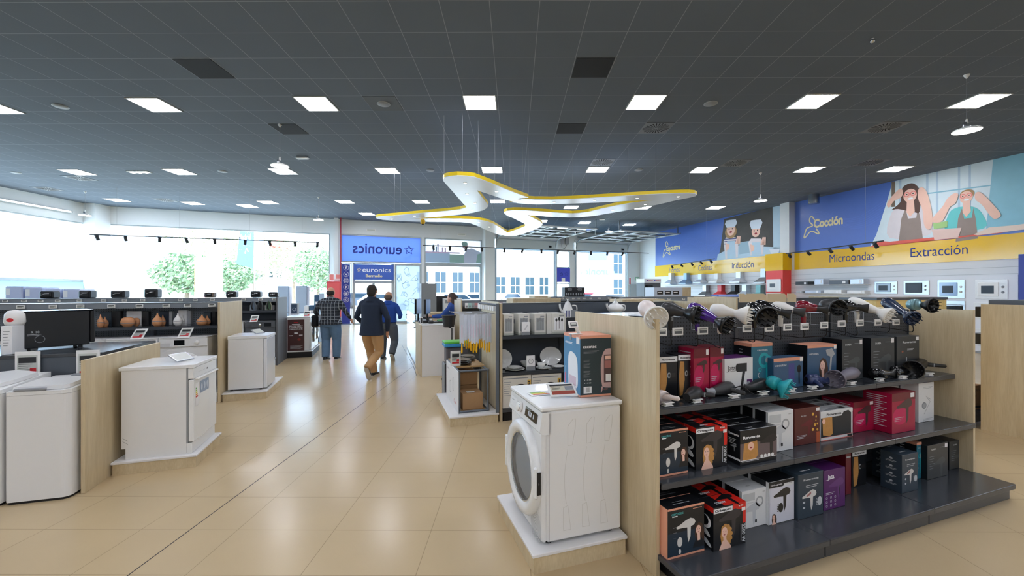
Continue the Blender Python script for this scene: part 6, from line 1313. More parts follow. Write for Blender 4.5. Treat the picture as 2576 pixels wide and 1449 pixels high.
# dishwasher
DP = Fr(-3.64, 3.72, 18.0)
platform('low wood and white platform under the dishwasher', DP, 0.003, .66, 0, .66)
r = thing('dishwasher', 'white free standing dishwasher with blue stickers on its door', 'dishwasher', DP.at(.06, .05, .12), DP.a)
m = MB(); prof = [(.0, .1), (.03, .1), (.03, .0), (.56, 0), (.56, .82), (0, .82)]
m.prism([(.03, 0), (.5, 0), (.5, .82), (0, .82), (0, .1), (.03, .1)], -.58, 0, APPL, FRONT); m.line([(.01, .2), (.05, .17)], .003, GREY, FRONT, .001); m.line([(.01, .17), (.05, .14)], .003, GREY, FRONT, .001); m.build('cabinet', r)
m = MB(); m.box(-.02, .565, -.008, .588, .815, .85, WHITE, .005); m.build('worktop', r)
m = MB(); m.box(.515, .56, .0, .58, .11, .7, WHITE, .006); m.build('door', r)
m = MB(); m.box(.5, .562, .0, .58, .71, .812, WHITE, .006); R_ = RSIDE(.563); m.rect(.3, .33, .752, .768, BLACK, R_, .001)
for k in range(6): m.ell(.1 + .03 * k, .76, .004, .004, GREY, R_, .001, n=8)
m.build('control_panel', r)
m = MB(); m.box(.545, .59, .03, .55, .695, .712, PLAST_W, .004); m.build('door_handle', r)
m = MB(); m.box(.5, .545, .0, .58, .0, .1, WHITE, .004); m.box(.5, .515, -.001, .58, .1, .82, GREY); m.build('toe_kick', r)
R2_ = RSIDE(.5612); m = MB(); m.rect(.14, .36, .54, .66, mt('blue_grey_sticker', '#8fa3bd', .4), R2_, .001)
for k in range(3): m.ell(.18 + .07 * k, .6, .022, .035, mt('sticker_white_icon', '#c6d2e0', .5), R2_, .002, n=14)
m.build('feature_sticker', r)
m = MB(); m.rect(.03, .11, .44, .66, WPRINT, R2_, .0005)
for k, c in enumerate(('4aa64a', '9cc83c', 'f0e03a', 'f0a030', 'dc3a2a')): m.rect(.04, .06 + .008 * k, .6 - .02 * k, .615 - .02 * k, MATS['energy_%d' % k], R2_, .001)
m.build('energy_label', r)
r = thing('price_sign', 'tilted price sign with silver edge on the dishwasher top', 'price sign', DP.at(.46, .3, .972), DP.a + 1.15)
m = MB(); m.box(-.1, .1, -.012, 0, 0, .12, mt('sign_silver', '#c9ced6', .25, .4), .003, T=TP); m.build('frame', r); m = MB(); m.rect(-.085, .085, .01, .11, SCREEN, TP @ FRONT, .0125); m.build('screen', r); m = MB(); m.tube([(0, .09, .0), (0, .1, .04), (0, .09, .06)], .006, GREY, 6); m.build('clear_stand', r)
# ---- LG1 gondola with aroma diffusers above a row of washers
ex, ey = -4.42, 6.17; LG = Fr(ex - 6.0 * math.cos(math.radians(18)), ey - 6.0 * math.sin(math.radians(18)), 18.0)
gondola('long grey gondola of aroma diffusers above white washers', LG, 0, 6.0, 1.49, [(1.14, .2)], depth=1.05, bv=.55, back=PEGG, ends=(0, 1), header=(1.41, 1.49, .3), kick=.12, base=.14)
for i, px in enumerate((52, 133, 202, 280, 351, 418, 472, 533)): etag(LG, px, .28, 1.445, 'white price tag on the header of the diffuser gondola, %s from the left' % nth(i), 'tags on the diffuser gondola header', 1.0)
ORG = mt('wood_orange', '#dc9c6c', .45, var=.1, vscale=12)
def diffr(lab, px0, px1, py0, py1, v, mat, flat=False):
    u0, u1 = LG.u(px0, v), LG.u(px1, v); z = 1.14; R = (u1 - u0) / 2; H = LG.z((px0 + px1) / 2, py0, v) - z
    m = MB(); pr = [(R * .55, 0), (R * .9, H * .12), (R, H * .35), (R * .85, H * .52), (R * .5, H * .68), (R * .22, H * .84), (R * .1, H), (0, H)] if not flat else [(R * .5, 0), (R * .95, H * .25), (R, H * .5), (R * .85, H * .85), (R * .4, H), (0, H)]
    r = thing('aroma_diffuser', lab, 'aroma diffuser', LG.at((u0 + u1) / 2, v, z), LG.a, 'aroma diffusers on the grey gondola'); m.lathe(pr, mat, n=24, sy=.7 if flat else 1, cap=False); m.build('body', r)
    m = MB(); m.lathe([(R * 1.0, H * .34), (R * 1.01, H * .37), (R * .99, H * .4)], GREY, n=24, sy=.7 if flat else 1, cap=False); m.build('seam_ring', r)
diffr('terracotta drop shaped diffuser beside the black oven', 244, 262, 791, 815, .32, ORG); diffr('small terracotta diffuser next to the oven edge', 255, 273, 797, 814, .4, ORG)
diffr('flat oval wood coloured diffuser before the white box', 303, 340, 798, 815, .32, ORG, True); diffr('small flat oval wood diffuser at the right of the larger one', 334, 352, 800, 813, .42, ORG, True)
diffr('onion shaped terracotta diffuser before the dark picture box', 383, 409, 788, 815, .32, ORG); diffr('small terracotta diffuser behind the onion shaped one', 402, 417, 792, 811, .45, ORG)
diffr('white onion shaped diffuser before the white carton', 436, 459, 788, 814, .32, PLAST_W); diffr('small white diffuser behind the white onion shaped one', 454, 465, 792, 812, .45, PLAST_W)
diffr('honey coloured garlic shaped diffuser near the oak end panel', 494, 522, 792, 813, .32, ORG); diffr('small honey coloured diffuser nearest the oak end panel', 512, 530, 794, 811, .42, ORG)
for px0, px1, t, mm, l in ((250, 280, 786, CSL, 'dark blue grey diffuser box nearest the oven'), (281, 303, 783, CBK, 'black diffuser box'), (318, 356, 783, WPRINT, 'white diffuser box behind the flat oval one'), (357, 374, 784, CBK, 'dark box left of the onion shaped diffuser'), (400, 424, 783, CDK, 'dark box with pale plant picture'), (425, 433, 783, CGY, 'narrow grey box'), (448, 470, 781, WPRINT, 'white carton behind the white diffuser'), (471, 480, 782, CGY, 'pale grey box beside the white carton'), (512, 530, 786, CSL, 'slate box with pale logo near the end panel'), (533, 542, 784, CBK, 'black box against the oak end panel')):
    simple_box('diffuser_box', l + ' on the diffuser shelf' if len(l.split()) < 10 else l, LG, px0, px1, .47 if t > 782 else .46, 1.14, t, .07, mm, 'boxes on the diffuser shelf')
# washers under it
def washer(lab, fr, u, v, z, mat, panel, w=.597, H=.85, d=.55, dark=False, group=None, disp=(.3, .52), knob=.78):
    r = thing('washing_machine', lab, 'washing machine', fr.at(u, v, z), fr.a, group)
    m = MB(); m.box(0, w, .02, d, 0, H - .02, mat, .008); m.build('cabinet', r)
    m = MB(); m.box(-.001, w + .001, .0, d, H - .02, H, mat, .004); m.build('top', r)
    m = MB(); m.box(0, w, .0, .02, H - .14, H - .022, panel, .004); m.rect(w * disp[0], w * disp[1], H - .12, H - .045, GLOSSB, FRONT, .001); m.rect(w * .03, w * .22, H - .13, H - .085, mt('drawer_line', '#cfd1d2', .4) if not dark else MATS['dark_appliance_2'], FRONT, .001); m.build('control_panel', r)
    m = MB(); m.lathe([(.03, 0), (.026, .025), (0, .026)], CHROME if dark else PLAST_W, TR(w * knob, 0, H - .082) @ FRONT, 20, cap=False); m.build('program_dial', r)
    T = TR(w / 2, .02, H * .46) @ FRONT
    m = MB(); m.lathe([(.235, 0), (.23, .03), (.18, .045), (.165, .02)], PLAST_W if not dark else CHROME, T, 36, cap=False); m.build('door_ring', r)
    m = MB(); m.lathe([(.168, .022), (.1, .03), (0, .032)], GLOSSB, T, 30, cap=False); m.build('door_glass', r); return r
mt('dark_appliance_2', '#4c5055', .4); DAP = mt('dark_appliance', '#5d6166', .35, .3)
ux = LG.u(527, .12); zpl = .14
for k, l in enumerate(('white washer with black display nearest the oak end panel', 'white washer second from the end panel under the diffusers', 'white washer behind the black oven, third from the end panel', 'white washer at the left under the diffuser gondola')):
    washer(l, LG, ux - .6 - k * .615, .05, zpl, APPL, WHITE, d=.42, group='white washers under the diffuser shelf')
r0_ = LG.z(355, 840, .2)
for px, l in ((350, 'tilted white price sign on the second washer under the diffusers'), (467, 'tilted white price sign on the washer nearest the end panel')):
    q = etag(LG, px, .12, zpl + .85 + .055, l, None, 1.0, tilt=-.9, tall=True, name='price_sign')
# ---- fridge on its platform
FP = Fr(-4.40, 6.22, 18.0)
platform('low wood and white platform under the small white fridge', FP, .0, .6, 0, 1.15)
r = thing('undercounter_fridge', 'small white undercounter fridge with glossy door facing the aisle', 'fridge', FP.at(.045, .12, .12), FP.a)
m = MB(); m.box(0, .48, 0, .55, .025, .8, APPL, .006); m.build('cabinet', r); m = MB(); m.box(-.004, .535, -.004, .555, .8, .85, WHITE, .006); m.build('worktop', r)
m = MB(); m.box(.484, .53, 0, .55, .03, .795, mt('fridge_door_gloss', '#e6eaf0', .08, spec=.8), .006); m.build('door', r); m = MB(); m.box(.53, .545, .46, .52, .4, .43, CHROME, .003); m.build('door_handle', r)
feet(r, (.04, .44), (.04, .5), .018, .03)
r = thing('price_sign', 'tilted silver edged price sign on the small fridge', 'price sign', FP.at(.42, .4, .972), FP.a + 1.1)
m = MB(); m.box(-.1, .1, -.012, 0, 0, .12, MATS['sign_silver'], .003, T=TP); m.build('frame', r); m = MB(); m.rect(-.085, .085, .01, .11, SCREEN, TP @ FRONT, .0125); m.build('screen', r)
# ---- LG2 gondola behind
ex, ey = -5.32, 9.25; L2 = Fr(ex - 9 * math.cos(math.radians(18)), ey - 9 * math.sin(math.radians(18)), 18.0)
DWD = mt('dark_brown_panel', '#4b3733', .5, var=.08)
gondola('second grey gondola behind the diffusers, with irons and a grey washer', L2, 0, 9.0, 1.51, [(1.22, .2)], depth=1.0, bv=.55, back=DARKB, ends=(0, 1), header=(1.41, 1.505, .3), kick=.12, base=.14, endmat=mt('dark_end_panel', '#55565a', .5))
for i, px in enumerate((13, 60, 102, 145, 200, 261, 313, 359, 408, 454, 491, 534, 613, 655, 690)): etag(L2, px, .28, 1.465, 'small white tag on the second grey gondola, %s from the left' % nth(i), 'tags on the second gondola header', .95)
for i, (px, y0, w_, l, kind) in enumerate(((125, 733, .22, 'black toaster like appliance left of the corner column', 0), (220, 731, .2, 'black air fryer like appliance right of the first one', 0), (302, 731, .24, 'grey appliance with silver handle by the big window', 1), (385, 727, .24, 'tall grey coffee maker against the window', 1), (529, 737, .18, 'brown and black toaster before the orange sign outside', 2), (584, 733, .2, 'black steam appliance with white handle', 1), (645, 733, .2, 'black coffee maker near the middle of the gondola top', 1), (689, 735, .19, 'black coffee maker at the right end of the gondola top', 1))):
    v = .5; z = 1.512; H = max(.12, L2.z(px, y0, v) - z); u = L2.u(px, v)
    r = thing('kitchen_appliance', l + ', on the second gondola', 'appliance', L2.at(u, v, z), L2.a, 'small appliances on top of the second gondola')
    bm = [CBK, DBKM, BRN][kind]; m = MB(); m.box(-w_ / 2, w_ / 2, -.1, .12, 0, H, bm, .02); m.build('housing', r)
    m = MB(); m.box(-w_ * .36, w_ * .36, -.115, -.1, H * .25, H * .8, BLACKM if kind else DBKM, .01); m.tube([(-w_ * .25, -.13, H * .45), (0, -.14, H * .62), (w_ * .28, -.13, H * .66)], .008, CHROME if kind == 1 else GREY, 6); m.build('front_panel', r)
IRB = mt('iron_blue_grey', '#6f7f90', .3, .2); IRG = mt('iron_green', '#4a6650', .3)
def iron(lab, px, mat, sole):
    v = .34; z = 1.22; r = thing('steam_iron', lab, 'iron', L2.at(L2.u(px, v), v, z), L2.a, 'steam irons on the second gondola')
    m = MB(); m.prism([(-.06, 0), (.06, 0), (.065, .1), (.035, .2), (0, .26), (-.035, .2), (-.065, .1)], 0, .02, sole, FRONT); m.build('soleplate', r)
    m = MB(); m.prism([(-.04, .02), (.04, .02), (.045, .1), (.02, .19), (0, .22), (-.02, .19), (-.045, .1)], .02, .08, mat, FRONT); m.build('iron_body', r); m = MB(); m.tube(smoothpath([(0, -.07, .03), (0, -.14, .06), (0, -.14, .15), (0, -.08, .19)], 4), .015, BLACK, 8); m.build('handle', r)
simple_box('iron_box', 'white carton behind the irons', L2, 627, 660, .42, 1.22, 768, .1, WPRINT, 'iron boxes'); simple_box('iron_box', 'white carton behind the green iron', L2, 665, 690, .42, 1.22, 768, .1, WPRINT, 'iron boxes')
simple_box('iron_box', 'dark carton at the left of the iron shelf by the oak panel', L2, 607, 626, .38, 1.22, 768, .1, CBK, 'iron boxes')
iron('blue grey steam iron standing upright, left of the green one', 638, IRB, STEEL); iron('green steam iron with cream soleplate standing upright', 677, IRG, mt('iron_cream', '#cfd0b8', .4)); iron('dark steam generator iron between the blue and green irons', 655, DBKM, GREY)
uw = L2.u(697, .1)
washer('graphite grey washer with chrome dial on the second gondola', L2, uw - .62, .05, .14, DAP, DAP, d=.42, dark=True, disp=(.62, .86), knob=.5)
washer('white washer left of the graphite one, mostly behind the oak panel', L2, uw - 1.25, .05, .14, APPL, WHITE, d=.42)
etag(L2, 640, .12, .99 + .055, 'tilted white price sign on the graphite washer', None, 1.0, tilt=-.9, tall=True, name='price_sign')
# ---- brown poster display with two washers facing the aisle
BP = Fr(-5.77, 10.18, 18.0)
platform('black edged platform under the two aisle facing washers', BP, 0, .73, 0, 1.45, .16, top=LAM_W, side=BLACKM)
m = MB(); m.box(-.04, 0, 0, .95, 0, 1.18, DWD); m.box(-.04, .0, 0, .95, 1.18, 1.5, mt('panel_white_blue', '#dce4ec', .4)); tag(m.build('side_panel', None, BP.at(-.06, .02, 0), BP.a), 'dark brown panel with white upper part beside the poster washer', 'panel')
for k, l in enumerate(('white washer with brown poster on its side, porthole facing the aisle', 'white washer behind the poster washer, porthole facing the aisle')):
    r = thing('washing_machine', l, 'washing machine', BP.at(.1, .1 + k * .63, .16), BP.a)
    m = MB(); m.box(0, .56, 0, .6, 0, .82, APPL, .01); m.build('cabinet', r); m = MB(); m.box(-.01, .57, -.004, .604, .82, .85, WHITE, .006); m.build('worktop', r)
    m = MB(); m.box(.56, .6, 0, .6, 0, .7, WHITE, .02); m.box(.55, .585, 0, .6, .7, .82, WHITE, .012); m.build('front_panel', r)
    RT = TR(.6, .3, .42) @ Matrix(((0, 0, 1, 0), (1, 0, 0, 0), (0, 1, 0, 0), (0, 0, 0, 1))); m = MB(); m.lathe([(.24, 0), (.23, .03), (.19, .05)], GLOSSB, RT, 32, cap=False); m.lathe([(.19, .05), (0, .06)], GLOSSB, RT, 32, cap=False); m.ring(.235, .008, CHROME, RT @ TR(0, 0, .01)); m.build('door', r)
    if k == 0:
        m = MB(); PB = mt('poster_brown', '#4a2a2a', .4, var=.15, vscale=5); m.rect(.06, .44, .0, .78, PB, FRONT, .003); m.rect(.2, .3, .7, .72, RED, FRONT, .004)
        for q, (t, sz) in enumerate((('REDUCE EL TIEMPO Y', .035), ('EL CONSUMO DE AGUA', .035), ('Y ENERGIA HASTA UN 40%', .035))): m.text(t, sz, .25, .62 - .04 * q, WPRINT, FRONT, .004, bold=.02, width=.3)
        m.rect(.16, .34, .66, .672, WPRINT, FRONT, .004); m.rect(.21, .29, .42, .46, WPRINT, FRONT, .004); m.rect(.1, .18, .37, .39, WPRINT, FRONT, .004); m.rect(.32, .4, .38, .4, WPRINT, FRONT, .004); lines(m, .12, .12, .28, 5, LTXT, FRONT, .004, dy=.018, hh=.006); m.ell(.32, .28, .04, .03, mt('poster_red_glow', '#8a3226', .5), FRONT, .004); m.build('poster', r)
etag(BP, 772, .4, 1.01 + .055, 'tilted price sign on the poster washer', None, 1.1, tilt=-.9, tall=True, name='price_sign')
# tall fridges near the window
TFm = mt('tall_fridge_front', '#bcd2ea', .3); TFs = mt('tall_fridge_side', '#cfd6da', .35); TFd = mt('tall_fridge_shaded_side', '#5f6f88', .35)  # blue light on the fronts and shade on the dark side, as base colours
for px0, px1, sd, top, l in ((697, 727, 741, 719, 'tall pale fridge with light side, left of the pair by the window'), (743, 772, 786, 719, 'tall pale fridge with side darkened for shade, right of the pair by the window')):
    fr = Fr(*PP(px0, HOR + EYE * FPX / 14.8, 0), 18.0); w = fr.u(px1, 0); H = zat(top, fr.x, fr.y); dk = l.find('dark') > 0
    r = thing('tall_fridge', l, 'fridge', fr.at(0, 0, 0), fr.a); m = MB(); m.box(0, w, .04, .6, 0, H, TFd if dk else TFs, .03); m.build('cabinet', r); m = MB(); m.box(0.01, w - .01, 0, .04, .9, H - .02, TFm, .02); m.box(0.01, w - .01, 0, .04, .05, .88, TFm, .02); m.build('door', r)
def dial(m, w, d, h): m.rect(w * .1, w * .9, h * .1, h * .9, mt('dark_blue_face', '#33465e', .4), FRONT, .001); m.annulus(w / 2, h * .45, w * .2, w * .26, LTXT, FRONT, .002)
zb_ = BP.z(740, 791, 1.85); ub_ = BP.u(729, 1.85)
m = MB(); m.box(0, .6, 0, .45, 0, zb_, LAM_W, .004); tag(m.build('display_block', None, BP.at(ub_, 1.75, 0), BP.a), 'white display block behind the poster washer', 'display block')
simple_box('display_box', 'square box with round fan picture beside the white panel', BP, 731, 749, 1.85, zb_, 763, .25, CGY, deco=dial)
for i, (px0, px1, pt, mm, l) in enumerate(((765, 777, 769, WPRINT, 'white and violet box stack left of the plaid shirt man'), (778, 790, 768, CBL, 'blue violet box next to the white one by the plaid shirt man'), (790, 803, 742, CBL, 'blue box near the window behind the plaid shirt man'), (803, 815, 738, TFm, 'pale blue box near the window behind the plaid shirt man'))):
    fr = Fr(*PP(px0, HOR + EYE * FPX / 13.5, 0), 18.0); H = zat(pt, fr.x, fr.y); w = fr.u(px1, 0); m = MB(); m.box(0, w, 0, .4, 0, H, mm, .01); m.rect(w * .2, w * .8, H * .8, H * .86, WPRINT, FRONT, .001); tag(m.build('appliance_box', None, fr.at(0, 0, 0), fr.a), l, 'box')
# television boxes by the left window
for i, (a, b, t) in enumerate(((12, 60, 720), (62, 109, 723), (113, 154, 727), (157, 203, 727))):
    TV = Fr(*PP(12, HOR + EYE * FPX / 9.6, 0), 18.0); a0 = TV.u(a, 0); fr = Fr(*TV.at(a0, 0)[:2], 18.0); w = TV.u(b, 0) - a0 - .03; H = zat(t, fr.x, fr.y); r = thing('chest_freezer', 'pale lilac upright appliance by the left window, %s from the left' % nth(i), 'freezer', fr.at(0, 0, 0), fr.a, 'pale appliances along the left window')
    m = MB(); m.box(0, w, 0, .6, 0.02, H, mt('lilac_white', '#c9d3ee', .4), .02); m.build('cabinet', r); m = MB(); m.rect(w * .04, w * .3, H - .2, H - .05, WPRINT, FRONT, .001); m.build('label', r)
# ================================================================ service counter
CC = Fr(-1.79, 8.04, 18.0)
r = thing('service_counter', 'white service counter block with glossy top by the aisle', 'counter', CC.at(0, 0, 0), CC.a)
m = MB(); m.box(0, .64, 0, 1.15, 0, .98, LAM_W, .003); m.build('body', r); m = MB(); m.box(-.005, .645, -.005, 1.155, .98, 1.0, WHITE, .003); m.build('top', r); m = MB(); m.box(-.025, 0, .0, 1.15, 0, 1.0, WOODH); m.build('side_trim', r)
r = thing('glass_counter', 'long pale glass fronted counter running back toward the entrance', 'counter', CC.at(-.02, 1.2, 0), CC.a)
CFG = mt('counter_front_pale', '#c9dcee', .15, spec=.7); m = MB(); m.box(0, .06, 0, 3.0, 0, .85, CFG); m.box(0, .5, 0, 3.0, .0, .04, LAM_W); m.build('front', r); m = MB(); m.box(0.0, .012, 0, 3.0, .85, 1.12, glass_mat('counter_glass', (.85, .93, 1))); m.build('glass_screen', r); m = MB(); m.box(-.04, .5, 0, 3.0, .84, .87, mt('counter_top_gloss', '#b9cfe8', .08, spec=.8)); m.build('top', r)
m = MB(); m.box(0, 2.7, 0, .5, 0, 1.02, WOODH, .002); m.box(-.01, 2.71, -.02, .52, 1.02, 1.05, WOODH)
tag(m.build('back_counter', None, CC.at(.56, 3.6, 0), CC.a), 'pale oak back counter behind the seated shop assistant', 'counter')
def monitor(lab, px, py0, py1, v):
    u = CC.u(px, v); z1 = CC.z(px, py0, v); z0 = CC.z(px, py1, v); x, y, _ = CC.at(u, v)
    r = thing('monitor', lab, 'monitor', CC.at(u, v, 1.0), CC.a + math.radians(66))
    m = MB(); m.box(-.17, .17, -.02, .02, z0 - 1.0, z1 - 1.0, mt('monitor_back_blue', '#5f86b8', .35), .012); m.box(-.175, -.15, -.022, .022, z0 - 1.0, z1 - 1.0, BLACK, .004); m.build('screen_housing', r); m = MB(); m.cyl((0, 0, 0), (0, 0, z0 - 1.0 + .1), .02, BLACK); m.box(-.1, .1, -.08, .08, 0, .015, BLACK, .004); m.build('stand', r)  # monitor back in one plain blue
monitor('rear monitor with blue back on the service counter', 1052, 752, 790, 1.0 + .1); monitor('front monitor with blue back on the service counter', 1075, 753, 790, .75)
m = MB(); m.box(-.12, .12, -.1, .1, -.02, 0, BLACK, .01); tag(m.build('counter_extension', None, CC.at(.25, 1.3, 1.0), CC.a), 'black cable tray behind the service counter', 'tray')
r = thing('payment_terminal', 'black payment terminal beside the front monitor', 'payment terminal', CC.at(.22, .42, 1.0), CC.a); m = MB(); m.box(-.05, .05, -.08, .08, 0, .05, BLACK, .01); m.box(-.04, .04, .0, .1, .04, .12, BLACK, .01); m.build('housing', r); m = MB(); m.box(-.03, .03, -.02, -.01, .06, .1, PLAST_W, .002); m.build('screen', r)
r = thing('desk_phone', 'black desk phone with curled cord on the counter', 'phone', CC.at(.1, .7, 1.0), CC.a); m = MB(); m.box(-.1, .1, -.09, .09, 0, .04, BLACK, .012); m.build('base', r); m = MB(); m.tube(smoothpath([(-.08, -.05, .07), (0, -.05, .1), (.08, -.05, .07)], 4), .02, BLACK, 8); m.build('handset', r)
m = MB(); m.box(-.03, .03, -.006, .006, 0, .14, PLAST_W, .003); m.rect(-.02, .02, .02, .12, DBKM, FRONT, .007); tag(m.build('phone_stand', None, CC.at(.02, .3, 1.0), CC.a), 'white card holder with a dark figure at the counter edge', 'card holder')
m = MB(); m.box(-.12, .12, -.05, .05, 0, .03, DBKM, .01); m.box(-.02, .1, -.03, .03, .03, .07, mt('green_tape', '#5a9a68', .5), .01); tag(m.build('desk_clutter', None, CC.at(.38, .5, 1.0), CC.a), 'low dark stapler tray with green tape on the counter', 'desk tray')
# bin on a stand
x, y, _ = CC.at(CC.u(1143, .15), .1)
r = thing('waste_bin', 'dark translucent bin on a metal stand in front of the assistant', 'bin', (x - .05, y - .45, 0), 0); m = MB(); m.lathe([(.1, .98), (.13, 1.18), (.13, 1.2)], DBKM, n=24); m.build('bin_body', r); m = MB(); m.ring(.132, .008, BLACK, TR(0, 0, 1.2)); m.build('rim', r); m = MB(); m.tube([(0, 0, .98), (0.06, 0, .95), (.06, 0, .03)], .012, BLACK, 8); m.box(-.12, .14, -.12, .12, 0, .03, BLACK, .006); m.build('stand', r)
# grey cabinet and chairs
fr = Fr(*PP(1060, HOR + EYE * FPX / 12.6, 0), 18.0); H = zat(713, fr.x, fr.y); w = fr.u(1098, 0)
r = thing('grey_cabinet', 'tall mid grey cabinet behind the service counter', 'cabinet', fr.at(0, 0, 0), fr.a); m = MB(); m.box(0, w, .02, .5, 0, H, mt('cabinet_grey', '#8c9092', .5), .004); m.build('body', r); m = MB(); m.box(.005, w - .005, 0, .02, .08, H - .01, MATS['cabinet_grey'], .003); m.build('door', r)
ch0 = None
for px, l in ((1036, 'chrome framed chair back left of the monitors'), (1100, 'chrome framed chair back right of the monitors')):
    x, y, _ = CC.at(.8 if px < 1050 else 1.1, CC.v(px, .8 if px < 1050 else 1.1)); r = thing('chair', l, 'chair', (x, y, 0), 0, 'chrome framed chairs behind the counter')
    m = MB(); m.tube(smoothpath([(-.2, 0, 0), (-.2, 0, .6), (-.2, 0, 1.1), (-.13, 0, 1.24), (.13, 0, 1.24), (.2, 0, 1.1), (.2, 0, .6), (.2, 0, 0)], 4), .012, CHROME, 8); m.build('back_frame', r); m = MB(); m.box(-.2, .2, -.4, .0, .43, .48, BLACK, .02); m.build('seat', r)
    for a in (-.18, .18): m = MB(); m.cyl((a, -.38, 0), (a, -.38, .43), .012, CHROME); m.build('leg', r)
fr = Fr(*PP(1098, HOR + EYE * FPX / 13, 0), 18.0)
m = MB(); m.box(0, fr.u(1152, 0), .0, .3, 0, zat(745, fr.x, fr.y), DBKM, .003); tag(m.build('dark_display', None, fr.at(0, 0, 0), fr.a), 'dark display case behind the assistant', 'display case')
m = MB(); a0, a1 = fr.u(1112, -.05), fr.u(1158, -.05); Hh = zat(750, fr.x, fr.y); m.box(0, a1 - a0, 0, .3, 0, Hh, WHITE, .01); m.annulus((a1 - a0) * .85, Hh - .28, .13, .16, GREY, FRONT, .002); m.rect(.05, .4, Hh - .15, Hh - .05, PGREY, FRONT, .002); tag(m.build('outdoor_unit', None, fr.at(a0, -.38, 0), fr.a), 'white air conditioning unit with round fan behind the assistant', 'air conditioner')
# ================================================================ rows of shelving in the distance
def far_row(lab, px0, px1, dist, pytop, depth, mat, tags=(), crown=None, deg=18.0, shelfz=(1.0, .55), ends=(1, 1), back=None):
    fr = Fr(*PP(px0, HOR + EYE * FPX / dist, 0), deg); U = fr.u(px1, 0); H = zat(pytop, fr.x, fr.y)
    gondola(lab, fr, 0, U, H, [(z, .05) for z in shelfz], depth=depth, back=back or mat, ends=ends, crown=crown, header=(H - .12, H, .1))
    for i, px in enumerate(tags): etag(fr, px, .08, H - .05, 'tiny white tag on ' + lab.split(',')[0] + ', %s from the left' % nth(i), 'tags on ' + lab.split(',')[0], .8)
    return fr, U, H
AF, AU, AH = far_row('pegboard row of film packs, behind the knife rack', 1163, 1284, 8.6, 757, .8, GREYB, ends=(1, 1))
for i in range(14):
    px = 1176 + i * 8; v = .0; z = AH - .03 - .13 * 1
    m = MB(); m.box(-.035, .035, -.02, .0, 0, .11, [WPRINT, mt('pack_aqua', '#a8d0cc', .5), CGY, mt('pack_rose', '#c88a8a', .5)][i % 4], .004); m.rect(-.02, .02, .02, .06, PGREY, FRONT, .021)
    tag(m.build('hanging_pack', None, AF.at(AF.u(px, -.02), .08, z), AF.a), 'small hanging pack on the pegboard row behind the knife rack', 'pack', 'small packs hanging behind the knife rack')
for a, b, d_, t, l in ((1291, 1411, 8.0, 751, 'pale oak sided row behind the cutlery gondola'), (1345, 1378, 11.0, 745, 'low oak topped row before the left lift door')):
    fr = Fr(*PP(a, HOR + EYE * FPX / d_, 0), 18); m = MB(); H = zat(t, fr.x, fr.y); m.box(0, fr.u(b, 0), 0, .45, 0, H, WOODH, .003); tag(m.build('oak_display_unit', None, fr.at(0, 0, 0), fr.a), l, 'display unit')
BF, BU_, BH = far_row('grey tagged row beyond the cutlery gondola', 1386, 1566, 11.5, 747, .9, GREYB, tags=(1395, 1405, 1415, 1427, 1442, 1456, 1470, 1486, 1508, 1532, 1555))
far_row('grey tagged row before the cooker hoods', 1566, 1800, 9.2, 748, .9, GREYB, tags=(1591, 1620, 1652, 1683, 1720, 1758), ends=(0, 1))
for a, b, d_, t, l in ((1566, 1672, 8.4, 753, 'pale oak unit with warm top before the grey tagged row'), (1797, 1862, 7.2, 748, 'pale oak end unit right of the grey tagged row')):
    fr = Fr(*PP(a, HOR + EYE * FPX / d_, 0), 18); m = MB(); H = zat(t, fr.x, fr.y); m.box(0, fr.u(b, 0), 0, .5, 0, H, WOODH, .003); tag(m.build('oak_display_unit', None, fr.at(0, 0, 0), fr.a), l, 'display unit')
fr = Fr(*PP(1856, HOR + EYE * FPX / 5.9, 0), 18); U = fr.u(2185, 0); H = zat(752, fr.x, fr.y)
gondola('dark topped gondola with cardboard dividers behind the dryer row', fr, 0, U, H, [(1.0, .05), (.5, .05)], back=DARKB, ends=(1, 1))
for i, (a, b) in enumerate(((1858, 1876), (1876, 1925), (1928, 1976), (1980, 2000))):
    u0, u1 = fr.u(a, .2), fr.u(b, .2); m = MB(); m.prism([(0, 0), (u1 - u0, 0), (u1 - u0, .1), (u1 - u0 - .05, .13), (.0, .13)], 0, .02, mt('cream_card', '#d8c6a4', .7), FRONT); tag(m.build('card_divider', None, fr.at(u0, .2, H - .06), fr.a), 'cream card divider on the dark gondola behind the dryers, %s from the left' % nth(i), 'card divider')
YLP = wood_mat('warm_lit_board', '#d8bc74', '#ead08a')  # warm yellow light put into the board colour
fr = Fr(*PP(2205, HOR + EYE * FPX / 4.9, 0), 20); m = MB(); H = zat(749, fr.x, fr.y); m.box(0, fr.u(2381, 0), 0, .4, 0, H - .03, YLP); m.box(-.01, fr.u(2381, 0) + .01, -.01, .41, H - .03, H, DARK, .002); tag(m.build('display_unit', None, fr.at(0, 0, 0), fr.a), 'board unit painted as yellow lit, with dark top behind the far end panel', 'display unit')
# black cartons on the far row, bean to cup style
for i, (a, b) in enumerate(((1421, 1446), (1446, 1471))):
    def cof(m, w, d, h):
        m.annulus(w * .5, h * .8, w * .2, w * .24, WPRINT, FRONT, .001, ky=.35, a0=0, a1=3.6); m.text('newteck', h * .14, w * .5, h * .72, WPRINT, FRONT, .001)
        for q in range(4): m.ell(w * (.15 + .23 * q), h * .25, w * .07, h * .14, CGY, FRONT, .001, n=12)
    simple_box('black_carton', 'black carton with white lettering on the far row, ' + ('left' if i == 0 else 'right') + ' of two', BF, a, b, .5, BH + .002, 723, .2, CBK, 'black cartons on the far row', deco=cof)
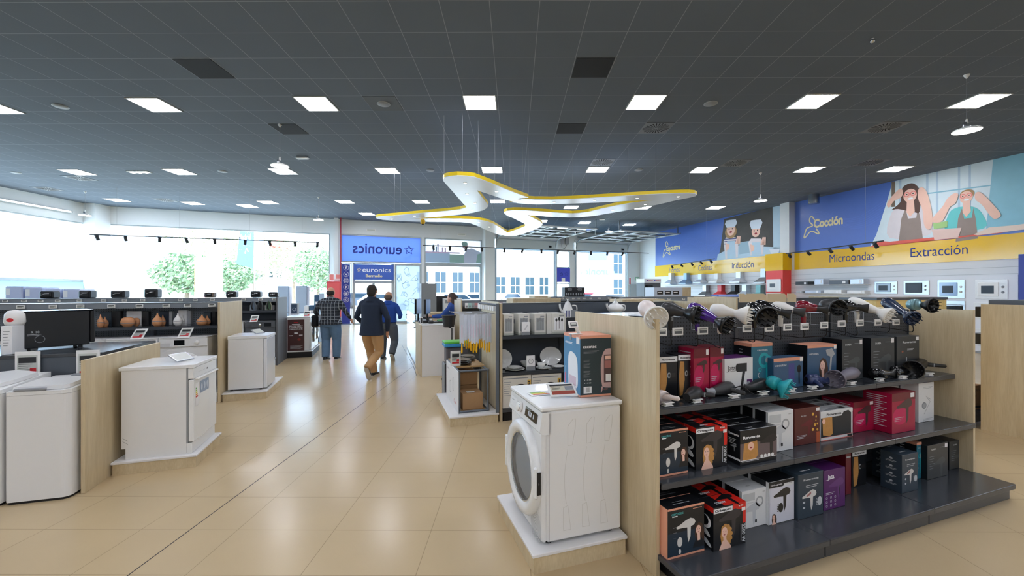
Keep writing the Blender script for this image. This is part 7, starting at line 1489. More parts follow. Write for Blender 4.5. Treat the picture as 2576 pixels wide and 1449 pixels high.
# gondola at the far right edge
RG = Fr(5.65, 5.05, 20.0)
r = thing('shelving_unit', 'dark topped gondola with pale oak end panel at the right edge', 'shelving', RG.at(0, -1.0, 0), RG.a)
m = MB(); m.box(-.02, .02, 0, 1.0, 0, 1.51, WOOD); m.build('end_panel', r); m = MB(); m.box(.1, 3, .2, .95, .1, 1.5, DARKB); m.box(.1, 3, .15, .98, 1.5, 1.56, mt('dark_ridged', '#50555c', .4)); m.build('body', r); m = MB(); m.box(.02, 3, 0.02, .2, .12, .14, DARK); m.build('base_shelf', r)
x, y = PP(2447, 1078, 0); fr = Fr(x, y, 20.0)
r = thing('shelf_base', 'dark shelf base with levelling foot in the gap at right', 'shelf base', (x, y, 0), fr.a); m = MB(); m.box(-.02, .6, .0, .5, .16, .19, DARK); m.box(.06, .6, .05, .5, .04, .16, DARKB); m.build('shelf', r); m = MB(); m.lathe([(.03, 0), (.03, .01), (.008, .015), (.008, .05)], STEEL, TR(.12, .07, 0), 12); m.build('foot', r)
m = MB(); m.box(0, .35, 0, .3, 0, .3, KRAFT, .003); m.text('ROWENTA', .05, .16, .24, INK, FRONT, .001); m.text('GREEN', .03, .15, .17, INK, FRONT, .001); m.rect(0, .3, .02, .045, INK, FRONT, .001)
tag(m.build('brown_carton', None, fr.at(.03, .06, .19), fr.a), 'brown carton with dark lettering on the shelf base in the right gap', 'box')
# ================================================================ appliances on the right wall
WA = RF; wz = lambda px, py, off=0.0: zat(py, *WA.at(WA.u(px, off), off)[:2])
def microwave(lab, px0, px1, py0, py1, face, door, knobs, off=-.1):
    u0, u1 = WA.u(px0, off), WA.u(px1, off); z0, z1 = wz(px0, py1, off), wz(px0, py0, off); w = u1 - u0; h = z1 - z0
    r = thing('built_in_microwave', lab, 'microwave', WA.at(u0, off, z0), WA.a, 'built in microwaves on the right wall')
    m = MB(); m.box(0, w, 0, .018, 0, h, face, .004); m.build('fascia', r); m = MB(); m.box(w * .08, w * .74, -.015, 0, h * .14, h * .86, door, .01); m.rect(w * .2, w * .6, h * .28, h * .68, mt('micro_window', '#232a32', .25, spec=.3), FRONT, .016); m.build('door', r)
    m = MB()
    for q in (.35, .62): m.lathe([(h * .06, 0), (h * .05, .02), (0, .02)], knobs, TR(w * .86, 0, h * q) @ FRONT, 16, cap=False)
    m.build('dial', r)
off = -.1; mu0, mu1 = WA.u(2184, off), WA.u(2561, off - .0); m = MB(); m.box(0, mu1 - mu0, 0.0, .1 - .005, .05, wz(2184, 700, off), mt('appliance_surround', '#e4e6ea', .35)); tag(m.build('appliance_unit', None, WA.at(mu0, off, 0), rz_), 'white built in appliance wall holding microwaves and ovens', 'wall unit')
microwave('black microwave with two white dials, leftmost on the white wall unit', 2200, 2257, 709, 739, STEEL, GLOSSB, PLAST_W, off - .02); microwave('steel framed microwave with dark glass, second on the wall unit', 2273, 2337, 707, 741, STEEL, mt('dark_glass', '#20262c', .25, spec=.3), STEEL, off - .02)
microwave('steel microwave with blue reflection painted on its door, third on the wall unit', 2358, 2427, 705, 750, STEEL, mt('painted_blue_refl', '#8fb0d8', .1, spec=.8), PLAST_W, off - .02); microwave('white microwave with small grey window, rightmost on the wall unit', 2453, 2535, 704, 752, WHITE, PLAST_W, GREY, off - .02)  # the third door's blue colour stands in for a reflection
def oven(lab, px0, px1, z0, h, face, off):
    u0, u1 = WA.u(px0, off), WA.u(px1, off); w = u1 - u0; r = thing('built_in_oven', lab, 'oven', WA.at(u0, off, z0), WA.a, 'built in ovens on the right wall')
    m = MB(); m.box(0, w, 0, .018, 0, h, face, .004); m.build('fascia', r); m = MB(); m.box(w * .06, w * .94, -.012, 0, h * .08, h * .72, GLOSSB, .006); m.build('door', r); m = MB(); m.tube([(w * .1, -.05, h * .78), (w * .9, -.05, h * .78)], .01, STEEL, 8); m.box(w * .1, w * .12, -.05, 0, h * .77, h * .79, STEEL); m.box(w * .88, w * .9, -.05, 0, h * .77, h * .79, STEEL); m.build('handle', r)
zt_ = wz(2200, 742, off)
for k, (a, b, l) in enumerate(((2200, 2257, 'leftmost'), (2273, 2337, 'second'), (2358, 2427, 'third'))): oven('black glass oven under the %s microwave of the wall unit' % l, a, b, wz(a, 800, off - .02), .5, STEEL, off - .02)
oven('white framed upper oven seen in the gap beside the right oak panel', 2449, 2530, wz(2449, 800, off - .02), .42, WHITE, off - .02); oven('white framed lower oven seen in the gap beside the right oak panel', 2449, 2530, wz(2449, 868, off - .02), .45, WHITE, off - .02)
# pillar ovens on the face that looks down the shop (local -x side of the cladding)
for (py0, py1, l) in ((703, 734, 'white built in microwave on the red pillar'), (737, 762, 'white built in oven on the red pillar')):
    x, y, _ = RF.at(PLa, -.43); z0, z1 = zat(py1, x, y), zat(py0, x, y); h = z1 - z0
    r = thing('built_in_oven', l, 'oven', RF.at(PLa + .04, -.432, z0), rz_)
    m = MB(); m.box(0, PW - .1, -.03, 0, 0, h, WHITE, .004); m.build('fascia', r); m = MB(); m.rect(.1, PW - .3, h * .2, h * .8, PLAST_W, FRONT, .032); m.rect(.16, PW - .34, h * .35, h * .65, DAP, FRONT, .034); m.build('door', r)
# slim hoods on wall shelves
HDS = mt('hood_white_steel', '#cfd8e4', .25, .3); HDR = mt('hood_red', '#d83a40', .3); HDT = mt('hood_teal', '#7fc4c8', .3)
def hood(lab, px, py0, py1, mat, wmul=1.0, off=-.32):
    u = WA.u(px, off); z0, z1 = wz(px, py1, off), wz(px, py0, off); h = z1 - z0
    r = thing('cooker_hood', lab, 'cooker hood', WA.at(u, off, z0), WA.a, 'cooker hoods on the right wall'); w = .3 * wmul; m = MB()
    V = [(-w, -.12, 0), (w, -.12, 0), (w, .3, 0), (-w, .3, 0), (-w, -.12, .04), (w, -.12, .04), (w, .3, .04), (-w, .3, .04), (-.12, .08, h * .4), (.12, .08, h * .4), (.12, .3, h * .4), (-.12, .3, h * .4)]
    m.add(V, [(3, 2, 1, 0), (0, 1, 5, 4), (1, 2, 6, 5), (2, 3, 7, 6), (3, 0, 4, 7), (4, 5, 9, 8), (5, 6, 10, 9), (6, 7, 11, 10), (7, 4, 8, 11)], mat); m.build('canopy', r); m = MB(); m.box(-.12, .12, .08, .3, h * .4, h, mat, .003); m.build('chimney', r)
for px, y0, y1, mm, l in ((1682, 687, 715, HDS, 'pale steel cooker hood, first of the upper row'), (1720, 687, 714, mt('hood_painted_refl', '#8fa9c8', .2, .4), 'cooker hood with painted blue reflection, second of the upper row'), (1757, 689, 712, HDS, 'pale cooker hood, third of the upper row'), (1797, 688, 711, WHITE, 'white cooker hood, fourth of the upper row'), (1853, 684, 711, HDS, 'pale steel cooker hood, fifth of the upper row'), (1915, 676, 712, mt('hood_silver', '#b6b8b8', .25, .6), 'large steel cooker hood beside the red pillar'),  # second hood: blue reflection put into its base colour
                              (1768, 716, 745, STEEL, 'dark steel cooker hood, left of the red one'), (1806, 716, 745, HDR, 'red cooker hood in the lower row'), (1840, 715, 745, DBKM, 'black chimney cooker hood right of the red one'), (1868, 715, 745, HDS, 'pale cooker hood behind the turquoise chimney'), (1903, 718, 748, HDT, 'turquoise chimney hood by the red pillar')): hood(l, px, y0, y1, mm, .9)
off = -.3
for z, l in ((wz(2080, 716, off), 'upper white wall shelf with slim hoods'), (wz(2080, 738, off), 'lower white wall shelf with slim hoods')):
    u0, u1 = WA.u(2002, off), WA.u(2180, off); m = MB(); m.box(0, u1 - u0, 0, .29, -.02, 0, WHITE, .002); tag(m.build('wall_shelf', None, WA.at(u0, off, z), rz_), l + ' right of the red pillar', 'shelf')
zu, zl = wz(2080, 716, off), wz(2080, 738, off)
for px0, px1, z, h, mm, l in ((2004, 2036, zu, .12, DBKM, 'dark slim hood at the left of the upper wall shelf'), (2052, 2074, zu, .2, HDS, 'pale block hood on the upper wall shelf'), (2088, 2138, zu, .14, DAP, 'dark grey slim hood on the upper wall shelf'), (2142, 2176, zu, .17, HDS, 'pale slim hood at the right of the upper wall shelf'), (2006, 2022, zl, .08, CGY, 'grey slim hood at the left of the lower wall shelf'), (2028, 2068, zl, .1, HDS, 'silver slim hood on the lower wall shelf'), (2076, 2120, zl, .12, WHITE, 'white slim hood on the lower wall shelf'), (2134, 2178, zl, .1, WHITE, 'white slim hood at the right of the lower wall shelf')):
    u0, u1 = WA.u(px0, off), WA.u(px1, off); r = thing('slim_hood', l, 'cooker hood', WA.at(u0, off, z), rz_, 'slim hoods on the wall shelves'); m = MB(); m.box(0, u1 - u0, -.06, .25, 0, h, mm, .006); m.build('housing', r); m = MB(); m.box((u1 - u0) * .7, (u1 - u0) * .85, -.07, -.062, h * .2, h * .8 if h > .1 else h, WPRINT); m.build('label', r)
# shelf lines under hoods
for z, l in ((wz(1800, 715, -.2), 'upper long white shelf under the first row of hoods'), (wz(1800, 748, -.2), 'lower long white shelf under the second row of hoods')):
    u0, u1 = WA.u(1660, -.3), PLa - .05; m = MB(); m.box(0, u1 - u0, 0, .3, -.03, 0, WHITE, .002); tag(m.build('wall_shelf', None, WA.at(u0, -.32, z - .02), rz_), l, 'shelf')
# oven column and white block at the far corner
fr = Fr(*PP(1621, HOR + EYE * FPX / 18.5, 0), 18); w = fr.u(1662, 0); H = zat(701, fr.x, fr.y)
r = thing('oven_tower', 'white and dark oven tower with small blue and red logos in the far corner', 'oven tower', fr.at(0, 0, 0), fr.a); m = MB(); m.box(0, w, 0, .6, 0, H, DAP, .004); m.box(-.01, w + .01, -.02, .6, H - .18, H, WHITE, .004); m.build('body', r); m = MB(); m.box(.04, w * .5, -.02, 0, H - .75, H - .3, GLOSSB, .004); m.build('oven_door', r)
m = MB(); m.ell(w * .15, H - .09, .03, .03, BLUE, FRONT, .022, n=14); m.text('BOSCH', .08, w * .33, H - .09, RED, FRONT, .022, bold=.03); m.ell(w * .62, H - .09, .03, .03, BLUE, FRONT, .022, n=14); m.text('BOSCH', .08, w * .82, H - .09, RED, FRONT, .022, bold=.03); m.build('logo_strip', r)
fr = Fr(*PP(1646, HOR + EYE * FPX / 16.5, 0), 18); w = fr.u(1717, 0); H = zat(723, fr.x, fr.y)
r = thing('appliance_block', 'white block with three dark hob openings and oak side', 'display block', fr.at(0, 0, 0), fr.a); m = MB(); m.box(0, w, 0, .6, 0, H, mt('block_pale', '#cdd9ea', .4), .004); m.box(w, w + .5, .1, .6, 0, H, WOODH, .002); m.build('body', r); m = MB()
for q in (.1, .38, .66): m.rect(w * q, w * (q + .2), H - .28, H - .14, BLACKM, FRONT, .003); m.rect(w * (q + .02), w * (q + .16), H - .22, H - .18, WPRINT, FRONT, .005)
m.build('openings', r)
fr = Fr(*PP(1806, HOR + EYE * FPX / 10.9, 0), 18)
m = MB(); m.box(0, fr.u(1866, 0), 0, .3, 0, zat(741, fr.x, fr.y), mt('blue_rounded', '#5f7cc4', .4), .04); tag(m.build('blue_display', None, fr.at(0, 0, 0), fr.a), 'blue rounded display top in front of the hoods', 'display')
# ================================================================ people
def person_mesh(name, prims, mat, parent, vox=.012, sm=6, solid=True, matslots=None):
    """union of tapered tubes and ellipsoids remeshed to one skin"""
    m = MB()
    for p in prims:
        if p[0] == 'tube': m.tube(p[1], p[2], mat, 14, sx=p[3] if len(p) > 3 else 1.0)
        elif p[0] == 'ball': m.ball(p[1], p[2], mat, 18, 12, R=p[3] if len(p) > 3 else None)
        elif p[0] == 'loft':
            V = []; F = []; n = 20
            for (c, rx, ry) in p[1]:
                for i in range(n): t = 2 * PI * i / n; V.append((c[0] + rx * math.copysign(abs(math.cos(t)) ** .8, math.cos(t)), c[1] + ry * math.copysign(abs(math.sin(t)) ** .8, math.sin(t)), c[2]))
            k = len(p[1])
            for j in range(k - 1):
                for i in range(n): F.append((j * n + i, j * n + (i + 1) % n, (j + 1) * n + (i + 1) % n, (j + 1) * n + i))
            F.append(tuple(range(n))[::-1]); F.append(tuple(range((k - 1) * n, k * n))); m.add(V, F, mat, None, True)
    o = m.build(name, parent)
    r = o.modifiers.new('remesh', 'REMESH'); r.mode = 'VOXEL'; r.voxel_size = vox; r.use_smooth_shade = True
    s = o.modifiers.new('smooth', 'SMOOTH'); s.iterations = sm; s.factor = .5
    return o
def hand(prims, w, d, side, curl=.6):
    """palm and five fingers; w wrist, d pointing direction of the hand"""
    w = Vector(w); d = Vector(d).normalized(); s = d.cross(Vector((0, 1, 0))); s = s.normalized() if s.length > .1 else Vector((1, 0, 0)); nrm = d.cross(s).normalized()
    a = Vector((0, 1, 0)) if abs(d.y) < .8 else Vector((0, 0, 1)); a = (a - d * a.dot(d)).normalized(); nn = d.cross(a).normalized() * side
    prims.append(('tube', [w, w + d * .04, w + d * .085], [.026, .036, .03], 1.0))
    for k, L in enumerate((.062, .072, .068, .052)):
        b = w + d * .08 + a * (.028 - .019 * k); prims.append(('tube', [b, b + d * L * .5 + nn * .004, b + d * L * .85 + nn * L * curl * .5, b + d * L * .95 + nn * L * curl], [.0105, .01, .009, .008]))
    b = w + d * .025 + a * .03; prims.append(('tube', [b, b + d * .03 + a * .02, b + d * .055 + a * .022 + nn * .012], [.012, .011, .009]))
SKIN = mt('skin_tone', '#c89478', .5, var=.05); SKIN2 = mt('skin_tone_tanned', '#b98868', .5, var=.05)
def plaid_mat():
    m = bpy.data.materials.new('plaid_cotton'); m.use_nodes = True; N = m.node_tree.nodes; L = m.node_tree.links; b = N['Principled BSDF']
    tc = N.new('ShaderNodeTexCoord'); sp = N.new('ShaderNodeSeparateXYZ'); L.new(tc.outputs['Object'], sp.inputs[0])
    def ln(o, pitch, w, off=0):
        return mathn(N, L, 'LESS_THAN', mathn(N, L, 'FRACT', mathn(N, L, 'ADD', mathn(N, L, 'DIVIDE', o, pitch), off)), w)
    e = mathn(N, L, 'MAXIMUM', ln(sp.outputs[0], .075, .12), ln(sp.outputs[2], .075, .12)); f = mathn(N, L, 'MAXIMUM', ln(sp.outputs[0], .075, .4, .3), ln(sp.outputs[2], .075, .4, .3))
    a = N.new('ShaderNodeMix'); a.data_type = 'RGBA'; L.new(f, a.inputs[0]); a.inputs[6].default_value = (*lin('#2c3440'), 1); a.inputs[7].default_value = (*lin('#1a1f28'), 1)
    c = N.new('ShaderNodeMix'); c.data_type = 'RGBA'; L.new(e, c.inputs[0]); L.new(a.outputs[2], c.inputs[6]); c.inputs[7].default_value = (*lin('#8f98a0'), 1)
    L.new(c.outputs[2], b.inputs['Base Color']); b.inputs['Roughness'].default_value = .9; return m
def walker(lab, x, y, rz, H, build, skin, hair, top, legs, shoes, feetpos, kneepos, arms, bald=False, jacket=False, bag=False, sneaker=None, untuck=.0, name='person'):
    """faces +y; feetpos/kneepos for left(-x) and right(+x); arms: shoulder-elbow-wrist-dir per side"""
    r = thing(name, lab, 'person', (x, y, 0), rz); k = H / 1.78; q = build
    zh, zs, zn = .93 * k, 1.44 * k, 1.52 * k; sw = .19 * k * q; hw = .1 * k
    legs_ = []; body = []
    hd = Vector((0, .02, 1.64 * k)); hk = 1.14
    body += [('ball', hd + Vector((0, 0, .015)), (.087, .103, .115)), ('ball', hd + Vector((0, .03, -.05)), (.066, .075, .07)), ('ball', hd + Vector((0, .1, -.01)), (.013, .02, .02)), ('ball', hd + Vector((.09, .0, -.005)), (.012, .02, .032)), ('ball', hd + Vector((-.09, .0, -.005)), (.012, .02, .032)),
             ('tube', [(0, -.01, zs), (0, .0, zn + .01), (0, .015, zn + .08)], [.085, .07, .066])]
    tor = [((0, 0, zh - .06), .155 * q, .11 * q), ((0, 0, zh + .05), .165 * q, .12 * q), ((0, -.0, zh + .2), .15 * q, .115 * q), ((0, -.0, zh + .36), .18 * q, .12 * q), ((0, 0, zs - .05), .185 * q, .105 * q), ((0, 0, zs), .14, .08), ((0, 0, zs + .05), .07, .06)]
    body.append(('loft', tor)); shp = []
    for i, s in enumerate((-1, 1)):
        F_ = Vector(feetpos[i]); K = Vector(kneepos[i]); hip = Vector((s * hw, 0, zh - .03)); an = F_ + Vector((0, 0, .08))
        legs_.append(('tube', [hip, hip.lerp(K, .5), K, K.lerp(an, .35), an], [.1 * q, .092 * q, .066 * q, .066 * q, .044 * q]))
        e, w_, d_ = arms[i]; S = Vector((s * sw, 0, zs - .035)); e = Vector(e); w_ = Vector(w_)
        body.append(('tube', [S, S.lerp(e, .5), e, e.lerp(w_, .3), w_], [.055, .05, .041, .04, .026])); hand(body, w_, d_, s)
        shp.append((S, e, w_, s))
    person_mesh('body', body + legs_, skin, r)
    # hair
    hp = [('ball', hd + Vector((0, -.018, .03)), (.096, .106, .104))] + [('ball', hd + Vector((0, -.05, -.03)), (.084, .068, .085))]
    if bald: hp = [('ball', hd + Vector((0, -.035, -.01)), (.096, .09, .078))]
    person_mesh('hair', hp, hair, r, .01, 4)
    # garment
    g = [('loft', [((c[0], c[1], c[2]), a + .018, b + .018) for c, a, b in tor[1 if not jacket else 0:-1]] + [])]
    if jacket: g[0] = ('loft', [((0, 0, zh - .12), .232 * q, .165 * q), ((0, 0, zh), .215 * q, .155 * q), ((0, 0, zh + .18), .19 * q, .145 * q)] + g[0][1][3:])
    elif untuck: g[0][1].insert(0, ((0, 0, zh - untuck), .215 * q, .155 * q))
    for s_ in (-1, 1): g.append(('tube', [(0, -.01, zs + .03), (s_ * sw * .55, -.005, zs + .005), (s_ * sw, 0, zs - .04)], [.07, .07, .068]))
    for S, e, w_, s in shp: g.append(('tube', [S + Vector((-s * .02, 0, .01)), S.lerp(e, .5), e, e.lerp(w_, .4), e.lerp(w_, .93)], [.072, .064, .054, .05, .04]))
    g.append(('tube', [(0, -.008, zs + .0), (0, -.004, zs + .05), (0, .0, zn + .02)], [.125, .105, .084]))
    person_mesh('jacket' if jacket else 'shirt', g, top, r)
    t = [('loft', [((0, 0, zh - .12), .16 * q, .12 * q), ((0, 0, zh), .168 * q, .127 * q), ((0, 0, zh + .06), .16 * q, .125 * q)])]
    for p in legs_: t.append(('tube', [v + Vector((0, 0, -.01 if i_ == 4 else 0)) for i_, v in enumerate(p[1])], [a + .016 for a in p[2][:4]] + [.07 * q]))
    person_mesh('trousers', t, legs, r)
    for i, s in enumerate((-1, 1)):
        F_ = Vector(feetpos[i]); m = MB(); di = sneaker[i] if sneaker else 0
        R = RX(-di); T = TR(*F_) @ R; n = 14
        V = []; F = []
        sec = [(-.075, .03, .045), (-.05, .038, .09), (0, .04, .085), (.06, .043, .062), (.12, .045, .05), (.17, .035, .038), (.195, .012, .02)]
        for yy, rx, hh in sec:
            for j in range(n): t_ = 2 * PI * j / n; V.append((rx * math.cos(t_), yy, max(.012, hh / 2 + .01 + hh / 2 * math.sin(t_))))
        for a in range(len(sec) - 1):
            for j in range(n): F.append((a * n + j, (a + 1) * n + j, (a + 1) * n + (j + 1) % n, a * n + (j + 1) % n))
        F.append(tuple(range(n))); F.append(tuple(range(len(V) - n, len(V)))[::-1]); m.add(V, F, shoes, T, True)
        m.prism([(-.03, -.08), (.03, -.08), (.042, -.03), (.036, .03), (.05, .11), (.04, .18), (0, .205), (-.04, .18), (-.05, .11), (-.036, .03), (-.042, -.03)], 0, .022, mt('shoe_sole', '#b8b2a6', .7), T); m.build('shoe', r)
    m = MB(); m.lathe([(.172 * q, 0), (.172 * q, .035)], BLACK, TR(0, 0, zh + .03), 30, sy=.78, cap=False); m.build('belt', r)
    return r, k, zs, zh, hd
JEAN = mt('denim_blue', '#5a7896', .9, var=.15, vscale=14, bump=.1); KHAKI = mt('khaki_cotton', '#b48e62', .9, var=.08, vscale=10, bump=.1); GRYT = mt('grey_trousers', '#565c62', .9, var=.1, vscale=10)
BLZ = mt('navy_blazer', '#1e2a3e', .9, var=.08, vscale=20, bump=.1); BSW = mt('blue_sweater', '#22499a', .95, var=.06, bump=.1); SHO = mt('black_shoes', '#1a1b1e', .5); HBLK = mt('hair_black', '#2b2622', .8, var=.2, vscale=40); HGRY = mt('hair_grey_brown', '#5e5046', .8, var=.2, vscale=40)
PLD = plaid_mat()
walker('stout man in plaid shirt and jeans walking away past the washers', -4.43, 10.0, .0, 1.76, 1.28, SKIN, HBLK, PLD, JEAN, SHO, [(-.1, -.04, 0), (.12, .06, 0)], [(-.13, .05, .48), (.13, .05, .48)], [((-.36, -.02, 1.16), (-.38, .2, 1.02), (.3, .9, -.2)), ((.36, .0, 1.16), (.43, .16, .98), (.1, .5, -1))], bald=True, untuck=.06)
m = MB(); m.box(-.09, .09, -.05, .25, 0, .3, BLACK, .04); m.tube([(0, 0, .28), (0, .05, .42), (.04, .12, .45), (0, .18, .42), (0, .2, .28)], .01, BLACK, 6); tag(m.build('shoulder_bag', None, (-4.83, 10.05, .78), .0), 'black bag held at the left side of the plaid shirt man', 'bag')
walker('man in navy blazer and tan trousers striding away down the aisle', -2.72, 7.92, -.12, 1.80, 1.01, SKIN, HBLK, BLZ, KHAKI, SHO, [(-.06, .22, 0), (.03, -.26, .17)], [(-.12, .18, .5), (.13, .05, .5)], [((-.32, .02, 1.16), (-.22, .2, 1.0), (.5, .8, -.1)), ((.33, -.02, 1.14), (.27, .1, .88), (-.2, .4, -1))], jacket=True, sneaker=(0, 1.05))
walker('older man in bright blue sweater and grey trousers near the doors', -3.02, 9.95, .0, 1.65, 1.1, SKIN2, HGRY, BSW, GRYT, SHO, [(-.17, .1, 0), (.12, -.12, .1)], [(-.15, .08, .47), (.14, .06, .46)], [((-.26, .0, 1.08), (-.18, .2, 1.0), (.4, .8, 0)), ((.3, -.02, 1.08), (.22, .2, 1.0), (-.3, .8, 0))], bald=True, sneaker=(0, .8))
r, k, zs, zh, hd = walker('woman in blue cardigan standing at the service counter facing left', -1.42, 9.55, math.radians(80), 1.62, .92, SKIN, mt('hair_dark_brown', '#4a3a34', .8, var=.2, vscale=40), mt('blue_cardigan', '#31539c', .9, var=.08), mt('dark_trousers', '#23242a', .9), SHO, [(-.09, 0, 0), (.09, 0, 0)], [(-.1, .03, .45), (.1, .03, .45)], [((-.25, .16, 1.1), (-.2, .42, 1.08), (.1, 1, 0)), ((.25, .16, 1.08), (.16, .4, 1.06), (-.2, 1, 0))])
person_mesh('long_hair', [('ball', hd + Vector((0, -.03, .0)), (.088, .09, .115)), ('tube', [hd + Vector((-.03, -.05, 0)), hd + Vector((-.045, -.06, -.14)), hd + Vector((-.05, -.04, -.26))], [.06, .06, .03]), ('tube', [hd + Vector((.03, -.05, 0)), hd + Vector((.045, -.06, -.14)), hd + Vector((.05, -.03, -.26))], [.06, .06, .03])], MATS['hair_dark_brown'], r, .01, 4)
# ================================================================ outside
GRD = mt('asphalt_sunlit', '#c9c9c4', .9, var=.05)
m = MB(); m.prism([(-90, 2), (-17.35, 2), (-17.35, 17.2), (8.2, 26.95), (60, 26), (60, 120), (-90, 120)], -.2, -.06, GRD); struct('ground', m)
def at_px(px, dist): return PP(px, HOR + (EYE + .06) * FPX / dist, -.06)
def building(lab, px0, px1, dist, H, wallm, rows, cols, winm, z0=0):
    x0, y0 = at_px(px0, dist); x1, y1 = at_px(px1, dist * 1.06); an = math.atan2(y1 - y0, x1 - x0); W = math.hypot(x1 - x0, y1 - y0)
    r = thing('building', lab, 'building', (x0, y0, -.06), an); m = MB(); m.box(0, W, 0, 12, 0, H, wallm); m.build('wall', r); m = MB(); m.box(-.2, W + .2, -.3, 12.2, H, H + .4, mt('roof_edge', '#d8dade', .6)); m.build('roof', r)
    for (za, zb) in rows:
        for c in range(cols):
            a = W * (c + .2) / cols; b = W * (c + .8) / cols; m = MB(); m.box(a, b, -.05, .1, za, zb, winm); f = m.build('window', r)
            g_ = MB(); g_.box((a + b) / 2 - .05, (a + b) / 2 + .05, -.08, -.05, za, zb, WPRINT); g_.box(a, b, -.08, -.05, (za + zb) / 2 - .04, (za + zb) / 2 + .04, WPRINT); g_.build('glazing_bar', f)
WINB = mt('far_window_blue', '#16303c', .3)
building('white commercial building with blue windows beyond the right lift door', 1500, 1640, 55, 9, mt('render_white', '#e8e8e4', .8), [(.8, 3.2), (4.0, 6.6)], 4, WINB)
building('white building seen through the left lift door', 1240, 1420, 70, 14, MATS['render_white'], [(1, 4), (9, 12.4)], 5, WINB)
building('pale low building behind the cars beyond the window by the counter', 1040, 1215, 60, 7, MATS['render_white'], [(1.4, 4.4)], 4, mt('far_window_grey', '#24343e', .3))
building('low white house with red roof on the wooded slope', 640, 715, 70, 8.5, MATS['render_white'], [(4, 6)], 3, WINB)
def car(lab, px, dist, mat, rz):
    x, y = at_px(px, dist); r = thing('car', lab, 'car', (x, y, -.06), rz, 'cars parked outside'); M2 = Matrix(((1, 0, 0, 0), (0, 0, -1, 0), (0, 1, 0, 0), (0, 0, 0, 1)))
    m = MB(); m.prism([(-2.1, .3), (2.1, .3), (2.15, .7), (1.9, .95), (1.1, 1.05), (.5, 1.45), (-1.2, 1.48), (-1.9, 1.0), (-2.15, .85)], -.85, .85, mat, M2); m.build('body', r)
    m = MB(); m.prism([(.95, 1.05), (.45, 1.38), (-1.1, 1.4), (-1.6, 1.03)], -.87, .87, mt('car_glass', '#1b2a36', .1), M2); m.build('windows', r)
    for a in (-1.35, 1.35):
        for b in (-.82, .82): m = MB(); m.lathe([(.32, -.1), (.32, .1)], BLACKM, TR(a, b, .32) @ RX(PI / 2), 18); m.build('wheel', r)
car('white car nearest the entrance window outside', 1145, 32, mt('car_white', '#d8dade', .3), .5); car('second white car outside behind the assistant', 1185, 35, MATS['car_white'], .4); car('white car outside the left lift door', 1278, 40, MATS['car_white'], .9)
car('red car outside the right lift door', 1490, 38, mt('car_red', '#a01420', .3), -.4); car('white van like car outside the right lift door', 1545, 30, MATS['car_white'], .3); car('dark car seen through the entrance doors', 918, 40, mt('car_dark', '#39424e', .3), .2); car('pale car seen through the entrance doors', 968, 36, MATS['car_white'], .5)
m = MB(); x, y = at_px(1502, 42); m.box(-1.1, 1.1, -.3, .3, 0, 6.2, mt('totem_lilac', '#6c7ca8', .6)); m.box(-.9, .9, -.31, -.3, 4.8, 6, mt('totem_blue', '#5a82c0', .6)); m.text('euronics', .9, 0, 3.6, mt('totem_grey_text', '#586078', .6), FRONT, .32, mirror=True, width=3.4); tag(m.build('totem_sign', None, (x, y, -.06)), 'tall lilac totem with mirrored shop name outside the right lift door', 'sign')
def pole(lab, px, d, H, mat, w=.12): x, y = at_px(px, d); m = MB(); m.cyl((0, 0, 0), (0, 0, H), w, mat, 10); return tag(m.build('pole', None, (x, y, -.06)), lab, 'pole')
pole('thin white pole outside left part of the big window', 503, 30, 11, WPRINT); pole('thick white pillar outside the big window', 545, 30, 9, WPRINT, .38); pole('grey blue leaning pole outside between banner and house', 672, 34, 6.5, mt('pole_blue', '#a9bcd8', .6))
x, y = at_px(513, 36); m = MB(); m.box(-.55, .55, -.1, .1, 0, 4.6, WPRINT); m.box(-.75, -.55, -.1, .1, 0, 4.6, mt('sign_orange', '#f0a050', .6)); m.box(-.25, .3, -.12, -.1, .3, 4.3, mt('sign_pink', '#b85a8c', .6)); m.text('OUTLET', .8, .02, 2.3, WPRINT, FRONT, .13, rot=-PI / 2, bold=.03); tag(m.build('totem_sign', None, (x, y, -.06)), 'white and pink vertical sign with orange edge outside the big window', 'sign')
x, y = at_px(617, 24); m = MB(); BNB = mt('banner_blue', '#4a66b4', .6); m.prism([(-.5, 0), (.45, -.25), (.55, 3.4), (-.1, 3.5)], 0, .03, BNB, FRONT); m.prism([(.5, -.25), (1.1, -.45), (1.1, 3.3), (.6, 3.4)], 0, .03, mt('banner_pale', '#c4d8ee', .6), FRONT); m.text('Madrid', .42, -.02, 1.55, WPRINT, FRONT, .035, bold=.02, width=.7); m.line([(.0, .6), (.1, .9), (.2, .7)], .07, WPRINT, FRONT, .035)
m.cyl((.55, -.02, -3), (.58, -.02, 3.6), .04, GREY, 8); tag(m.build('street_banner', None, (x, y, 1.68 + 66 * 24 / FPX)), 'blue street banner with the word Madrid outside the big window', 'banner')
LEAFM = mt('leaf_green', '#7f9470', .8, var=.3, vscale=1.5); LEAF2 = mt('leaf_yellow_green', '#a3a884', .8, var=.25, vscale=1.5); BARK = mt('bark', '#7a6a58', .9)
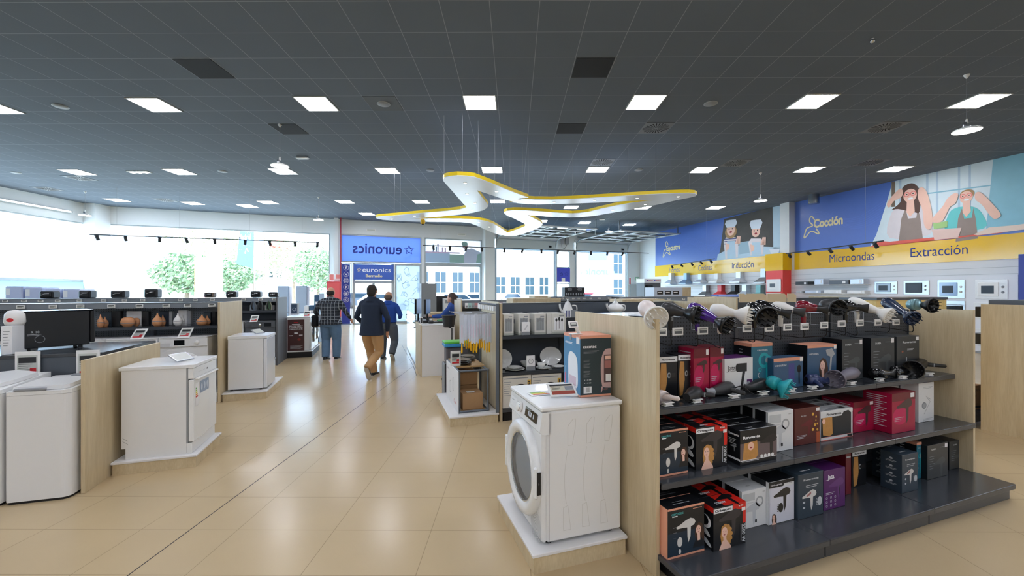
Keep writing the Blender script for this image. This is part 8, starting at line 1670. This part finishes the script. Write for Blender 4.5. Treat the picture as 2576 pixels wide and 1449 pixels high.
def tree(lab, px, dist, H, R, mat):
    x, y = at_px(px, dist); r = thing('tree', lab, 'tree', (x, y, -.06), 0, 'trees outside the big window'); m = MB(); m.cyl((0, 0, 0), (0, 0, H * .6), .22, BARK, 10, r1=.12); m.build('trunk', r)
    m = MB(); rr = random.Random(px)
    for i in range(2600):
        while True:
            p = Vector((rr.uniform(-1, 1), rr.uniform(-1, 1), rr.uniform(-1, 1)))
            if .35 < p.length < 1: break
        p = p * (1 + .18 * math.sin(p.x * 7 + px) * math.cos(p.z * 6)); c = Vector((p.x * R, p.y * R, H * .62 + p.z * H * .36)); s = rr.uniform(.12, .26)
        a = Vector((rr.gauss(0, 1), rr.gauss(0, 1), rr.gauss(0, 1))).normalized(); b = a.orthogonal().normalized() * s; d = a.cross(b).normalized() * s * .6
        m.add([c - b, c - d, c + b, c + d], [(0, 1, 2, 3)], mat)
    m.build('crown', r)
for px, dist, H, R, mm, l in ((470, 38, 5.2, 2.6, LEAFM, 'round green tree at the left behind the pink sign'), (575, 47, 5.4, 2.8, LEAFM, 'green tree below the blue banner'), (640, 55, 9.5, 4.0, LEAF2, 'yellow green tree right of the blue banner'), (740, 70, 11.0, 4.5, LEAF2, 'pale green tree above the tall fridges'), (800, 50, 7.0, 3.0, LEAFM, 'green tree at the right edge of the big window'), (500, 60, 13.5, 4.0, LEAF2, 'tall tree at the top of the big window'), (600, 90, 18, 5.0, LEAF2, 'tall pale tree behind the red roofed house')): tree(l, px, dist, H, R, mm)
x, y = at_px(655, 69); m = MB(); M2 = Matrix(((1, 0, 0, 0), (0, 0, -1, 0), (0, 1, 0, 0), (0, 0, 0, 1))); m.prism([(-3, 0), (4, 0), (.5, 2.2)], -3, 3, mt('roof_red', '#c05a50', .7), M2); tag(m.build('house_roof', None, (x + .5, y, 8.7)), 'red gabled roof seen through the big window', 'roof')

# nothing rests exactly in the plane of what carries it
for o in list(COL.objects):
    if o.parent is None and 'category' in o and .05 < o.location.z < 2.2: o.location.z += .0008 * (1 + 1.5 * o.location.z)
